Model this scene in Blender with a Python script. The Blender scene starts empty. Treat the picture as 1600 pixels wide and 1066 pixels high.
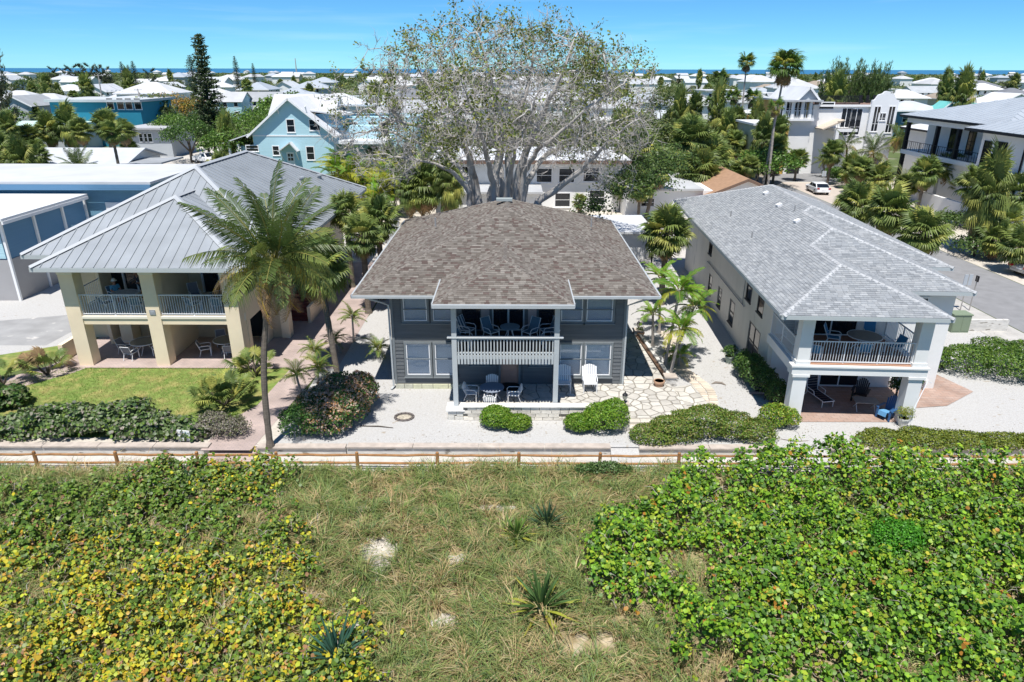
import bpy, math, random
import numpy as np
from mathutils import Vector, Matrix
import mathutils.noise as mnoise

R = random.Random(11)
NR = np.random.default_rng(11)
PI = math.pi
SC = bpy.context.scene
COL = SC.collection

# ---------------------------------------------------------------- camera
CAM_H, FPX = 15.5, 1066.67
PITCH = math.atan(425.0 / FPX)
cam_d = bpy.data.cameras.new('camera')
cam_d.lens, cam_d.sensor_width = 24.0, 36.0
cam_d.clip_start, cam_d.clip_end = 0.5, 120000.0
cam = bpy.data.objects.new('camera', cam_d)
COL.objects.link(cam)
cam.matrix_world = Matrix.Translation((0, 0, CAM_H)) @ Matrix.Rotation(PI / 2 - PITCH, 4, 'X') @ Matrix.Rotation(math.radians(0.13), 4, 'Z')
SC.camera = cam

# ---------------------------------------------------------------- light
SUN = Vector((-0.07, -0.36, 0.931)).normalized()
elev = math.asin(SUN.z)
az = math.atan2(SUN.x, SUN.y)
world = bpy.data.worlds.new('World')
SC.world = world
world.use_nodes = True
wn, wl = world.node_tree.nodes, world.node_tree.links
wn.clear()
sky = wn.new('ShaderNodeTexSky')
sky.sky_type = 'NISHITA'
sky.sun_disc = False
sky.sun_elevation = elev
sky.sun_rotation = az
sky.altitude = 3500
sky.air_density = 1.0
sky.dust_density = 0.0
sky.ozone_density = 6.0
tint = wn.new('ShaderNodeMix'); tint.data_type = 'RGBA'; tint.blend_type = 'MULTIPLY'
tint.inputs[0].default_value = 1.0
tint.inputs[7].default_value = (0.31, 0.57, 0.68, 1)
wl.new(sky.outputs[0], tint.inputs[6])
# thin high streaks of cirrus
tc = wn.new('ShaderNodeTexCoord'); mp = wn.new('ShaderNodeMapping')
mp.inputs['Scale'].default_value = (1.6, 1.6, 26.0); mp.inputs['Rotation'].default_value = (0.0, 0.05, 0.4)
nz = wn.new('ShaderNodeTexNoise'); nz.inputs['Scale'].default_value = 2.2; nz.inputs['Detail'].default_value = 6
rp = wn.new('ShaderNodeMapRange')
for k, v in (('From Min', 0.52), ('From Max', 0.85), ('To Min', 0.0), ('To Max', 0.16)): rp.inputs[k].default_value = v
wl.new(tc.outputs['Generated'], mp.inputs[0]); wl.new(mp.outputs[0], nz.inputs[0]); wl.new(nz.outputs[0], rp.inputs[0])
cl = wn.new('ShaderNodeMix'); cl.data_type = 'RGBA'
cl.inputs[7].default_value = (6.0, 6.6, 7.2, 1)
wl.new(rp.outputs[0], cl.inputs[0]); wl.new(tint.outputs[2], cl.inputs[6])
bg = wn.new('ShaderNodeBackground'); bg.inputs[1].default_value = 0.15
wo = wn.new('ShaderNodeOutputWorld')
wl.new(cl.outputs[2], bg.inputs[0]); wl.new(bg.outputs[0], wo.inputs[0])
sun_d = bpy.data.lights.new('sun', 'SUN')
sun_d.energy, sun_d.angle, sun_d.color = 4.8, math.radians(0.53), (1.0, 0.96, 0.90)
sun = bpy.data.objects.new('sun', sun_d); COL.objects.link(sun)
sun.rotation_euler = SUN.to_track_quat('Z', 'Y').to_euler()
SC.view_settings.view_transform = 'Standard'
SC.view_settings.look = 'None'
SC.view_settings.exposure = 0.43
SC.view_settings.gamma = 1.0
SC.view_settings.use_curve_mapping = False
SC.cycles.max_bounces = 6
SC.cycles.transparent_max_bounces = 6
SC.cycles.caustics_reflective = False; SC.cycles.caustics_refractive = False

# ---------------------------------------------------------------- survey helpers: sight lines of the survey photo met with real planes
CP, SP = math.cos(PITCH), math.sin(PITCH)
def G(u, v, z=0.0):
    dx, dy = (u - 800) / FPX, (533 - v) / FPX
    y, w = CP + dy * SP, -SP + dy * CP
    t = (z - CAM_H) / w
    return (dx * t, y * t, z)
def at(u, v, Y):
    dx, dy = (u - 800) / FPX, (533 - v) / FPX
    y, w = CP + dy * SP, -SP + dy * CP
    t = Y / y
    return (dx * t, Y, CAM_H + w * t)
def za(v, Y): return at(800, v, Y)[2]

# ---------------------------------------------------------------- materials
MATS = {}
def mat(name, rgb=(.5, .5, .5), rough=.6, var=.0, scale=4.0, bump=0.0, bscale=30.0, attr=False, spec=.3, metal=0.0, trans=0.0, rgb2=None, lo=.4, hi=.6, detail=5.0, stretch=None, spots=None, objvar=0.0):
    if name in MATS: return MATS[name]
    m = bpy.data.materials.new(name); m.use_nodes = True
    n, l = m.node_tree.nodes, m.node_tree.links
    bs = n['Principled BSDF']
    bs.inputs['Roughness'].default_value = rough
    bs.inputs['Specular IOR Level'].default_value = spec
    bs.inputs['Metallic'].default_value = metal
    co = n.new('ShaderNodeTexCoord').outputs['Object']
    if stretch:
        mpn = n.new('ShaderNodeMapping'); mpn.inputs['Scale'].default_value = stretch
        l.new(co, mpn.inputs[0]); co = mpn.outputs[0]
    def noise(s, d=5.0):
        q = n.new('ShaderNodeTexNoise'); q.inputs['Scale'].default_value = s; q.inputs['Detail'].default_value = d
        l.new(co, q.inputs['Vector']); return q
    if attr:
        a = n.new('ShaderNodeAttribute'); a.attribute_name = 'Col'; c = a.outputs['Color']
    else:
        g = n.new('ShaderNodeRGB'); g.outputs[0].default_value = (*rgb, 1); c = g.outputs[0]
    if rgb2:
        q = noise(scale, detail); r_ = n.new('ShaderNodeMapRange'); r_.inputs['From Min'].default_value = lo; r_.inputs['From Max'].default_value = hi
        l.new(q.outputs[0], r_.inputs[0])
        x = n.new('ShaderNodeMix'); x.data_type = 'RGBA'; x.inputs[7].default_value = (*rgb2, 1)
        l.new(r_.outputs[0], x.inputs[0]); l.new(c, x.inputs[6]); c = x.outputs[2]
    if spots:   # (scale, threshold, rgb): scattered debris / stains
        q = noise(spots[0], 3.0); r_ = n.new('ShaderNodeMapRange'); r_.inputs['From Min'].default_value = spots[1]; r_.inputs['From Max'].default_value = spots[1] + .06
        l.new(q.outputs[0], r_.inputs[0])
        x = n.new('ShaderNodeMix'); x.data_type = 'RGBA'; x.inputs[7].default_value = (*spots[2], 1)
        l.new(r_.outputs[0], x.inputs[0]); l.new(c, x.inputs[6]); c = x.outputs[2]
    if var > 0:
        q = noise(scale * 2.7 if rgb2 else scale)
        r_ = n.new('ShaderNodeMapRange'); r_.inputs['From Min'].default_value = .25; r_.inputs['From Max'].default_value = .75
        r_.inputs['To Min'].default_value = 1 - var; r_.inputs['To Max'].default_value = 1 + var
        l.new(q.outputs[0], r_.inputs[0])
        x = n.new('ShaderNodeMix'); x.data_type = 'RGBA'; x.blend_type = 'MULTIPLY'; x.inputs[0].default_value = 1
        l.new(c, x.inputs[6]); l.new(r_.outputs[0], x.inputs[7]); c = x.outputs[2]
    if objvar > 0:
        oi = n.new('ShaderNodeObjectInfo')
        h = n.new('ShaderNodeHueSaturation')
        r_ = n.new('ShaderNodeMapRange'); r_.inputs['To Min'].default_value = 1 - objvar; r_.inputs['To Max'].default_value = 1 + objvar
        l.new(oi.outputs['Random'], r_.inputs[0]); l.new(r_.outputs[0], h.inputs['Value'])
        r2 = n.new('ShaderNodeMapRange'); r2.inputs['To Min'].default_value = .5 - objvar * .05; r2.inputs['To Max'].default_value = .5 + objvar * .05
        ml = n.new('ShaderNodeMath'); ml.operation = 'FRACT'; m2 = n.new('ShaderNodeMath'); m2.operation = 'MULTIPLY'; m2.inputs[1].default_value = 7.31
        l.new(oi.outputs['Random'], m2.inputs[0]); l.new(m2.outputs[0], ml.inputs[0]); l.new(ml.outputs[0], r2.inputs[0]); l.new(r2.outputs[0], h.inputs['Hue'])
        l.new(c, h.inputs['Color']); c = h.outputs[0]
    l.new(c, bs.inputs['Base Color'])
    if bump > 0:
        q = noise(bscale, 4.0); b = n.new('ShaderNodeBump'); b.inputs['Strength'].default_value = bump; b.inputs['Distance'].default_value = .05
        l.new(q.outputs[0], b.inputs['Height']); l.new(b.outputs[0], bs.inputs['Normal'])
    if trans > 0:
        t = n.new('ShaderNodeBsdfTranslucent'); l.new(c, t.inputs['Color'])
        mx = n.new('ShaderNodeMixShader'); mx.inputs[0].default_value = trans
        l.new(bs.outputs[0], mx.inputs[1]); l.new(t.outputs[0], mx.inputs[2])
        l.new(mx.outputs[0], n['Material Output'].inputs['Surface'])
    MATS[name] = m
    return m

def brick_mat(name, c1, c2, mortar, sx, sy, msize=.02, rough=.8, bump=.3):
    if name in MATS: return MATS[name]
    m = bpy.data.materials.new(name); m.use_nodes = True
    n, l = m.node_tree.nodes, m.node_tree.links
    bs = n['Principled BSDF']; bs.inputs['Roughness'].default_value = rough; bs.inputs['Specular IOR Level'].default_value = .2
    tcn = n.new('ShaderNodeTexCoord'); bk = n.new('ShaderNodeTexBrick')
    bk.inputs['Color1'].default_value = (*c1, 1); bk.inputs['Color2'].default_value = (*c2, 1); bk.inputs['Mortar'].default_value = (*mortar, 1)
    bk.inputs['Scale'].default_value = 1.0; bk.inputs['Brick Width'].default_value = sx; bk.inputs['Row Height'].default_value = sy
    bk.inputs['Mortar Size'].default_value = msize
    l.new(tcn.outputs['Object'], bk.inputs['Vector'])
    q = n.new('ShaderNodeTexNoise'); q.inputs['Scale'].default_value = .9; q.inputs['Detail'].default_value = 6
    l.new(tcn.outputs['Object'], q.inputs['Vector'])
    r_ = n.new('ShaderNodeMapRange'); r_.inputs['From Min'].default_value = .3; r_.inputs['From Max'].default_value = .7
    r_.inputs['To Min'].default_value = .8; r_.inputs['To Max'].default_value = 1.15
    l.new(q.outputs[0], r_.inputs[0])
    x = n.new('ShaderNodeMix'); x.data_type = 'RGBA'; x.blend_type = 'MULTIPLY'; x.inputs[0].default_value = 1
    l.new(bk.outputs[0], x.inputs[6]); l.new(r_.outputs[0], x.inputs[7]); l.new(x.outputs[2], bs.inputs['Base Color'])
    b = n.new('ShaderNodeBump'); b.inputs['Strength'].default_value = bump; b.inputs['Distance'].default_value = .02; b.invert = True
    l.new(bk.outputs['Fac'], b.inputs['Height']); l.new(b.outputs[0], bs.inputs['Normal'])
    MATS[name] = m
    return m

# ---------------------------------------------------------------- mesh builder
class MB:
    def __init__(s): s.v, s.f, s.c = [], [], []
    def add(s, vs, fs, col=None):
        o = len(s.v); s.v.extend([tuple(p) for p in vs])
        for f in fs:
            s.f.append([i + o for i in f]); s.c.append(col)
        return s
    def box(s, x0, x1, y0, y1, z0, z1, col=None):
        if x1 < x0: x0, x1 = x1, x0
        if y1 < y0: y0, y1 = y1, y0
        vs = [(x0, y0, z0), (x1, y0, z0), (x1, y1, z0), (x0, y1, z0), (x0, y0, z1), (x1, y0, z1), (x1, y1, z1), (x0, y1, z1)]
        return s.add(vs, [(0, 3, 2, 1), (4, 5, 6, 7), (0, 1, 5, 4), (1, 2, 6, 5), (2, 3, 7, 6), (3, 0, 4, 7)], col)
    def beam(s, p, q, w, h, up=(0, 0, 1), col=None):
        p, q = Vector(p), Vector(q); d = (q - p).normalized(); u = Vector(up)
        if abs(d.dot(u)) > .98: u = Vector((0, 1, 0))
        a = d.cross(u).normalized() * (w / 2); b = a.cross(d).normalized() * (h / 2)
        vs = [p - a - b, p + a - b, p + a + b, p - a + b, q - a - b, q + a - b, q + a + b, q - a + b]
        return s.add(vs, [(0, 3, 2, 1), (4, 5, 6, 7), (0, 1, 5, 4), (1, 2, 6, 5), (2, 3, 7, 6), (3, 0, 4, 7)][::1], col)
    def tube(s, pts, rad, n=8, col=None, cap=True):
        pts = [Vector(p) for p in pts]
        if not hasattr(rad, '__len__'): rad = [rad] * len(pts)
        rings = []; o = len(s.v); prev = None
        for i, p in enumerate(pts):
            d = (pts[min(i + 1, len(pts) - 1)] - pts[max(i - 1, 0)])
            d = d.normalized() if d.length > 1e-9 else Vector((0, 0, 1))
            if prev is None:
                u = Vector((1, 0, 0)) if abs(d.x) < .8 else Vector((0, 1, 0))
            else: u = prev
            a = (u - d * u.dot(d)).normalized(); b = d.cross(a); prev = a
            for k in range(n):
                t = 2 * PI * k / n
                s.v.append(tuple(p + (a * math.cos(t) + b * math.sin(t)) * rad[i]))
        for i in range(len(pts) - 1):
            for k in range(n):
                k2 = (k + 1) % n
                s.f.append([o + i * n + k, o + i * n + k2, o + (i + 1) * n + k2, o + (i + 1) * n + k]); s.c.append(col)
        if cap:
            s.f.append([o + k for k in range(n)][::-1]); s.c.append(col)
            s.f.append([o + (len(pts) - 1) * n + k for k in range(n)]); s.c.append(col)
        return s
    def lathe(s, c, prof, n=12, col=None):   # prof: (r, z) list
        return s.tube([(c[0], c[1], c[2] + z) for r, z in prof], [max(r, .001) for r, z in prof], n, col)
    def prism(s, poly, z0, z1, col=None):
        n = len(poly)
        vs = [(x, y, z0) for x, y in poly] + [(x, y, z1) for x, y in poly]
        return s.add(vs, [list(range(n))[::-1], list(range(n, 2 * n))] + [(i, (i + 1) % n, n + (i + 1) % n, n + i) for i in range(n)], col)
    def slab(s, pts, t, col=None):           # planar polygon (3D) given thickness downwards along its normal
        pts = [Vector(p) for p in pts]
        nrm = Vector((0, 0, 0))
        for i in range(len(pts)): nrm += pts[i].cross(pts[(i + 1) % len(pts)])
        nrm.normalize()
        if nrm.z < 0: pts = pts[::-1]; nrm = -nrm
        n = len(pts); vs = pts + [p - nrm * t for p in pts]
        return s.add(vs, [list(range(n)), list(range(n, 2 * n))[::-1]] + [(n + i, n + (i + 1) % n, (i + 1) % n, i) for i in range(n)], col)
    def wallx(s, y, x0, x1, z0, z1, holes, th):  # wall in the XZ plane at front y (thickness to +y), with rectangular holes (a,b,c,d)
        xs = sorted({x0, x1} | {h[0] for h in holes} | {h[1] for h in holes}); zs = sorted({z0, z1} | {h[2] for h in holes} | {h[3] for h in holes})
        for i in range(len(xs) - 1):
            for j in range(len(zs) - 1):
                cx, cz = (xs[i] + xs[i + 1]) / 2, (zs[j] + zs[j + 1]) / 2
                if any(h[0] < cx < h[1] and h[2] < cz < h[3] for h in holes): continue
                s.box(xs[i], xs[i + 1], y, y + th, zs[j], zs[j + 1])
        return s
    def wally(s, x, y0, y1, z0, z1, holes, th):
        ys = sorted({y0, y1} | {h[0] for h in holes} | {h[1] for h in holes}); zs = sorted({z0, z1} | {h[2] for h in holes} | {h[3] for h in holes})
        for i in range(len(ys) - 1):
            for j in range(len(zs) - 1):
                cy, cz = (ys[i] + ys[i + 1]) / 2, (zs[j] + zs[j + 1]) / 2
                if any(h[0] < cy < h[1] and h[2] < cz < h[3] for h in holes): continue
                s.box(x, x + th, ys[i], ys[i + 1], zs[j], zs[j + 1])
        return s
    def mesh(s, name, m, smooth=False):
        me = bpy.data.meshes.new(name)
        me.from_pydata(s.v, [], s.f)
        if m is not None:
            me.materials.append(m)
        if any(c is not None for c in s.c):
            ca = me.color_attributes.new('Col', 'FLOAT_COLOR', 'CORNER')
            arr = np.empty((len(me.loops), 4), np.float32); k = 0
            for f, c in zip(s.f, s.c):
                c = c if c is not None else (.5, .5, .5)
                arr[k:k + len(f)] = (c[0], c[1], c[2], 1); k += len(f)
            ca.data.foreach_set('color', arr.ravel())
        if smooth:
            me.polygons.foreach_set('use_smooth', [True] * len(me.polygons))
        me.update()
        return me
    def build(s, name, m, parent=None, smooth=False, loc=None):
        return link(name, s.mesh(name, m, smooth), parent, loc)

def link(name, data, parent=None, loc=None, mw=None):
    o = bpy.data.objects.new(name, data); COL.objects.link(o)
    if parent is not None: o.parent = parent
    if loc is not None: o.location = loc
    if mw is not None: o.matrix_local = mw
    return o
def tag(o, label=None, cat=None, group=None, kind=None):
    if label: o['label'] = label
    if cat: o['category'] = cat
    if group: o['group'] = group
    if kind: o['kind'] = kind
    return o
def thing(name, label, cat, loc=(0, 0, 0), rz=0.0, group=None):
    o = bpy.data.objects.new(name, None); COL.objects.link(o)
    o.location = loc; o.rotation_euler = (0, 0, rz)
    return tag(o, label, cat, group)
KIDS = {}
def kids(o):
    return list(o.children)
def dup(o, loc, rz=0.0, label=None, group=None, scale=None):
    r = o.copy(); COL.objects.link(r); r.location = loc; r.rotation_euler = (0, 0, rz)
    if scale: r.scale = (scale,) * 3 if not hasattr(scale, '__len__') else scale
    if label: r['label'] = label
    if group: r['group'] = group
    for c in kids(o):
        d = c.copy(); COL.objects.link(d); d.parent = r
        for e in kids(c):
            g = e.copy(); COL.objects.link(g); g.parent = d
    return r
def structure(o): o['kind'] = 'structure'; return o

# numpy meshes: V (N,3), F (M,k), per-face colours (M,3)
def npmesh(name, V, F, m, C=None, smooth=False):
    V = np.asarray(V, np.float32); F = np.asarray(F, np.int32); k = F.shape[1]
    me = bpy.data.meshes.new(name)
    me.vertices.add(len(V)); me.vertices.foreach_set('co', V.ravel())
    me.loops.add(F.size); me.loops.foreach_set('vertex_index', F.ravel())
    me.polygons.add(len(F)); me.polygons.foreach_set('loop_start', np.arange(0, F.size, k, dtype=np.int32))
    if m is not None: me.materials.append(m)
    if C is not None:
        ca = me.color_attributes.new('Col', 'FLOAT_COLOR', 'CORNER')
        cc = np.ones((len(F), k, 4), np.float32); cc[:, :, :3] = np.asarray(C, np.float32)[:, None, :]
        ca.data.foreach_set('color', cc.ravel())
    if smooth: me.polygons.foreach_set('use_smooth', np.ones(len(F), dtype=bool))
    me.update(calc_edges=True); me.validate()
    return me

def rot_frames(nrm, spin):   # orthonormal frames with z = nrm
    n = nrm / np.linalg.norm(nrm, axis=1, keepdims=True)
    h = np.where(np.abs(n[:, 2:3]) < .9, np.array([[0, 0, 1.]]), np.array([[1., 0, 0]]))
    a = np.cross(h, n); a /= np.linalg.norm(a, axis=1, keepdims=True); b = np.cross(n, a)
    c, s = np.cos(spin)[:, None], np.sin(spin)[:, None]
    return a * c + b * s, -a * s + b * c, n
def scatter(T, F, P, nrm, spin, size, cols):
    """copies of template T (k,3)/F at points P, z along nrm; returns V, F, C"""
    T = np.asarray(T, float); F = np.asarray(F)
    A, B, N = rot_frames(nrm, spin)
    sz = np.asarray(size)[:, None, None]
    V = P[:, None, :] + sz * (T[None, :, 0:1] * A[:, None, :] + T[None, :, 1:2] * B[:, None, :] + T[None, :, 2:3] * N[:, None, :])
    FF = (F[None] + (np.arange(len(P)) * len(T))[:, None, None]).reshape(-1, F.shape[1])
    CC = np.repeat(cols, len(F), axis=0)
    return V.reshape(-1, 3), FF, CC
def merge(parts):
    Vs, Fs, Cs, o = [], [], [], 0
    for V, F, C in parts:
        Vs.append(V); Fs.append(F + o); Cs.append(C); o += len(V)
    return np.concatenate(Vs), np.concatenate(Fs), np.concatenate(Cs)
def fbm(x, y, s=1.0, seed=0.0):
    return np.array([mnoise.fractal(Vector((a * s + seed, b * s - seed, seed * .37)), 1.0, 2.0, 3) for a, b in zip(np.ravel(x), np.ravel(y))])
LEAF_ROUND = (np.array([(0, -.1, 0), (.75, .1, .10), (.9, .85, .18), (0, 1.5, .05), (-.9, .85, .18), (-.75, .1, .10)]), np.array([(0, 1, 2, 3), (0, 3, 4, 5)]))
LEAF_OVAL = (np.array([(0, 0, 0), (.38, .55, .12), (0, 1.25, -.05), (-.38, .55, .12)]), np.array([(0, 1, 2, 3)]))
# ---------------------------------------------------------------- setting
gravel = mat('gravel', (.47, .465, .455), .9, var=.16, scale=9, bump=.7, bscale=22, spots=(2.3, .66, (.36, .32, .27)), spec=.1, rgb2=(.41, .395, .375), lo=.45, hi=.75, detail=8)
sand = mat('sand', (.52, .48, .42), .95, var=.12, scale=3, bump=.4, bscale=12, rgb2=(.43, .38, .32), lo=.45, hi=.8, spec=.1)
path_sand = mat('path_sand', (.49, .465, .43), .95, var=.12, scale=2.5, bump=.35, bscale=14, spots=(3.0, .68, (.45, .40, .33)), spec=.1)
townsoil = mat('town_soil', (.42, .38, .31), .95, var=.2, scale=.11, rgb2=(.10, .13, .05), lo=.30, hi=.44, bump=.3, bscale=2, spec=.1, detail=8)
dune_soil = mat('dune_soil', (.30, .24, .14), .95, var=.3, scale=1.3, rgb2=(.55, .47, .35), lo=.56, hi=.72, bump=.6, bscale=9, spec=.1, detail=8)
asphalt = mat('asphalt', (.235, .235, .24), .9, var=.12, scale=1.2, bump=.2, bscale=40, spec=.2, spots=(.5, .68, (.17, .17, .18)))
concrete = mat('concrete', (.42, .405, .38), .9, var=.16, scale=1.4, bump=.2, bscale=25, spec=.15, spots=(1.1, .66, (.36, .33, .29)))
conc_grey = mat('slab_concrete', (.31, .31, .31), .9, var=.18, scale=.8, bump=.2, bscale=20, spec=.15, spots=(.9, .63, (.5, .48, .46)))
lawn_m = mat('lawn', (.17, .235, .06), .95, var=.3, scale=1.1, rgb2=(.33, .29, .11), lo=.46, hi=.68, bump=.5, bscale=30, spec=.1, detail=9)
paver = brick_mat('paver', (.45, .355, .32), (.40, .32, .295), (.33, .28, .26), .24, .12, .012)
paver_dark = brick_mat('paver_terrace', (.38, .255, .20), (.42, .31, .26), (.28, .22, .19), .42, .21, .014)
seam = mat('sea_water', (.004, .10, .21), .25, var=.08, scale=.002, spec=.4)

def sheet(name, poly, z, m, label=None):
    mb = MB(); mb.add([(p[0], p[1], z) for p in poly], [list(range(len(poly)))])
    o = mb.build(name, m)
    if o.data.polygons[0].normal.z < 0:
        o.data.flip_normals()
    structure(o)
    return o
# town ground: from the retaining wall inland, fine enough near, one quad to the shore beyond
sheet('ground', [(-5000, 26.3), (5000, 26.3), (5000, 2700), (-5000, 2700)], 0.0, townsoil)
sheet('sea', [(-90000, 2600), (90000, 2600), (90000, 100000), (-90000, 100000)], -0.6, seam)
# dune in front of the path: gentle humps
gx = np.linspace(-60, 60, 121); gy = np.linspace(-20, 25.15, 61)
XX, YY = np.meshgrid(gx, gy)
def dune_z(x, y):
    f = np.clip((25.0 - np.asarray(y)) / 3.0, 0, 1)
    return -.42 + f * .30 * fbm(x, y, .22, 3.0) + f * .12
ZZ = dune_z(XX.ravel(), YY.ravel())
V = np.stack([XX.ravel(), YY.ravel(), ZZ], 1)
nx = len(gx); Fq = [(j * nx + i, j * nx + i + 1, (j + 1) * nx + i + 1, (j + 1) * nx + i) for j in range(len(gy) - 1) for i in range(nx - 1)]
structure(link('dune_ground', npmesh('dune_ground', V, Fq, dune_soil, smooth=True)))
sheet('far_dune', [(-5000, -400), (5000, -400), (5000, 25.0), (-5000, 25.0)], -.80, dune_soil)
sheet('beach_path', [(-60, 24.9), (60, 24.9), (60, 26.3), (-60, 26.3)], -.40, path_sand)
# lots
sheet('gravel_yard', [(-10.6, 26.25), (31.5, 26.25), (31.5, 36), (29.5, 47), (29.5, 62), (-9.6, 62), (-9.6, 44), (-10.6, 34)], .006, gravel)
sheet('lawn', [(-27.5, 27.0), (-14.0, 27.0), (-12.65, 30), (-12.2, 34.6), (-24.6, 34.6), (-28.5, 31.5)], .012, lawn_m)
sheet('side_lawn', [(-29.0, 32.3), (-26.0, 35.6), (-26.3, 38.5), (-31.5, 35.5), (-33, 32), (-31, 29.5)], .010, lawn_m)
sheet('front_garden_soil', [(-40, 26.25), (-10.6, 26.25), (-10.6, 29.2), (-40, 29.2)], .004, sand)
sheet('brick_path', [(-13.6, 25.9), (-11.4, 25.9), (-10.9, 31.0), (-10.4, 36), (-10.2, 46), (-11.9, 46), (-12.2, 36), (-12.6, 30.2), (-13.4, 28.6)], .018, paver)
sheet('side_court', [(-14.9, 34.7), (-9.7, 34.7), (-9.7, 60), (-14.9, 60)], .012, paver)
sheet('garden_path', [(-28.6, 31.4), (-27.3, 30.4), (-24.0, 34.0), (-23.0, 36.0), (-25.4, 36.5), (-25.9, 35.0)], .020, paver)
sheet('brick_terrace', [(-25.5, 34.7), (-13.9, 34.7), (-13.9, 44), (-25.5, 44)], .024, paver)
sheet('garden_walk', [(-30, 28.5), (-26.3, 28.5), (-26.0, 29.2), (-30, 29.3)], .016, path_sand)
sheet('side_drive', [(-45, 38), (-28.0, 38.0), (-27.6, 44.2), (-37.0, 41.3), (-45, 38.8)], .009, conc_grey)
sheet('sand_drive', [(-60, 36), (-27.2, 36.2), (-27.0, 62), (-60, 62)], .005, gravel)
sheet('tile_terrace', [(12.9, 28.6), (18.9, 28.6), (18.9, 29.9), (21.6, 30.3), (23.9, 31.9), (22.6, 36.0), (12.9, 36.4)], .030, paver_dark)
# road on the right and its verges
sheet('road', [(32.5, -20), (39.6, -20), (39.6, 330), (32.5, 330)], .014, asphalt)
sheet('pavement', [(29.9, 24), (32.4, 24), (32.4, 62), (29.9, 62)], .020, concrete)
sheet('rear_lot', [(-31, 62.1), (32.4, 62.1), (32.4, 99), (-31, 99)], .003, sand)
sheet('verge_sand', [(39.7, 20), (60, 20), (60, 114), (39.7, 114)], .007, sand)
sheet('paved_driveway', [(39.8, 86), (50, 86), (47.5, 100), (39.8, 103)], .011, mat('pink_drive', (.46, .40, .35), .9, var=.1, scale=2))
sheet('side_street', [(39.4, 103), (52, 103), (52, 118), (39.4, 112)], .019, asphalt)
# back lane behind the middle house and the sandy lot on the left
sheet('back_lane', [(-22, 56.5), (31, 60), (31, 69), (-22, 66)], .013, path_sand)
sheet('sandy_lot', [(-78, 95), (-44, 95), (-50, 150), (-78, 150)], .006, path_sand)
sheet('side_road', [(-62, 88), (-40, 88), (-45, 128), (-50, 128)], .016, asphalt)

# retaining walls of the yards along the path
conc_old = mat('old_concrete', (.60, .58, .54), .9, var=.2, scale=1.5, bump=.35, bscale=16, spec=.1, spots=(1.6, .60, (.27, .25, .22)), stretch=(1, 1, 3))
cap_m = mat('weathered_cap', (.46, .40, .35), .9, var=.2, scale=3, bump=.3, bscale=20)
def retaining(x0, x1, label, h=.10):
    t = thing('retaining_wall', label, 'wall', (0, 0, 0), 0, 'low walls along the beach path')
    MB().box(x0, x1, 26.12, 26.38, -.6, h - .07).build('wall_face', conc_old, t)
    n = max(1, int((x1 - x0) / 2.4)); w = (x1 - x0) / n
    for i in range(n):
        MB().box(x0 + i * w + .012, x0 + (i + 1) * w - .012, 26.05, 26.44, h - .069, h).build('cap_slab', cap_m, t)
retaining(-45, -13.3, 'long pale garden wall beneath the dark hedge left of the brick path')
retaining(-11.2, -7.3, 'short stretch of low wall in front of the flowering bed by the coconut palm', .06)
retaining(-7.25, 4.35, 'stained retaining wall with a flat cap in front of the grey house gravel')
retaining(5.6, 11.8, 'low pale wall under the mounded green ground cover right of the steps', .06)
retaining(14.0, 45, 'pale retaining wall behind the tall green thicket by the light house', .05)

# ramps where the paths come down to the beach path
def ramp(x0, x1, m, y0=26.42, y1=25.45):
    structure(MB().add([(x0, y0, .02), (x1, y0, .02), (x1, y1, -.40), (x0, y1, -.40), (x0, y0, -.6), (x1, y0, -.6), (x1, y1, -.6), (x0, y1, -.6)], [(0, 3, 2, 1), (0, 1, 5, 4), (1, 2, 6, 5), (2, 3, 7, 6), (3, 0, 4, 7)]).build('path_ramp', m))
ramp(-13.29, -11.21, paver); ramp(4.36, 5.59, gravel); ramp(11.81, 13.99, gravel)
# split rail fence along the path
wood = mat('fence_wood', (.33, .17, .07), .8, var=.3, scale=3, bump=.4, bscale=30, stretch=(1, 1, 1))
t = thing('split_rail_fence', 'long brown split rail fence with two rails along the sandy beach path', 'fence')
FX = [-30.4, -27.0, -23.6, -20.15, -16.71, -13.3, -9.96, -6.55, -3.14, .3, 3.71, 7.1, 10.5, 13.9, 17.3, 20.64, 24.0, 27.4]
for i, x in enumerate(FX):
    lean = R.uniform(-.04, .04)
    MB().tube([(x, 25.0, -.6), (x + lean, 25.0, .3), (x + lean * 1.1, 25.0, .47), (x + lean * 1.1, 25.0, .50)], [.078, .074, .07, .03], 8).build('post', wood, t)
    if i:
        for z in (.33, -.05):
            a = FX[i - 1] + .02; n = 5
            pts = [(a + (x - a) * k / n, 25.0 + R.uniform(-.02, .02), z + R.uniform(-.02, .02)) for k in range(n + 1)]
            MB().tube(pts, [.04] + [.052] * (n - 1) + [.04], 6).build('rail', wood, t)
# ---------------------------------------------------------------- house building helpers
def plane_frame(poly):
    p = [Vector(q) for q in poly]
    u = (p[1] - p[0]).normalized()
    n = u.cross(p[2] - p[0]).normalized()
    if n.z < 0: n = -n
    v = n.cross(u).normalized()
    if v.z < 0: v = -v
    return p[0], u, v, n, [((q - p[0]).dot(u), (q - p[0]).dot(v)) for q in p]
def span(p2, v):
    xs = []
    n = len(p2)
    for i in range(n):
        a, b = p2[i], p2[(i + 1) % n]
        if (a[1] - v) * (b[1] - v) <= 0 and abs(a[1] - b[1]) > 1e-9:
            t = (v - a[1]) / (b[1] - a[1]); xs.append(a[0] + t * (b[0] - a[0]))
    return (min(xs), max(xs)) if len(xs) >= 2 else None
def spanu(p2, u):
    return span([(q[1], q[0]) for q in p2], u)

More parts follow.
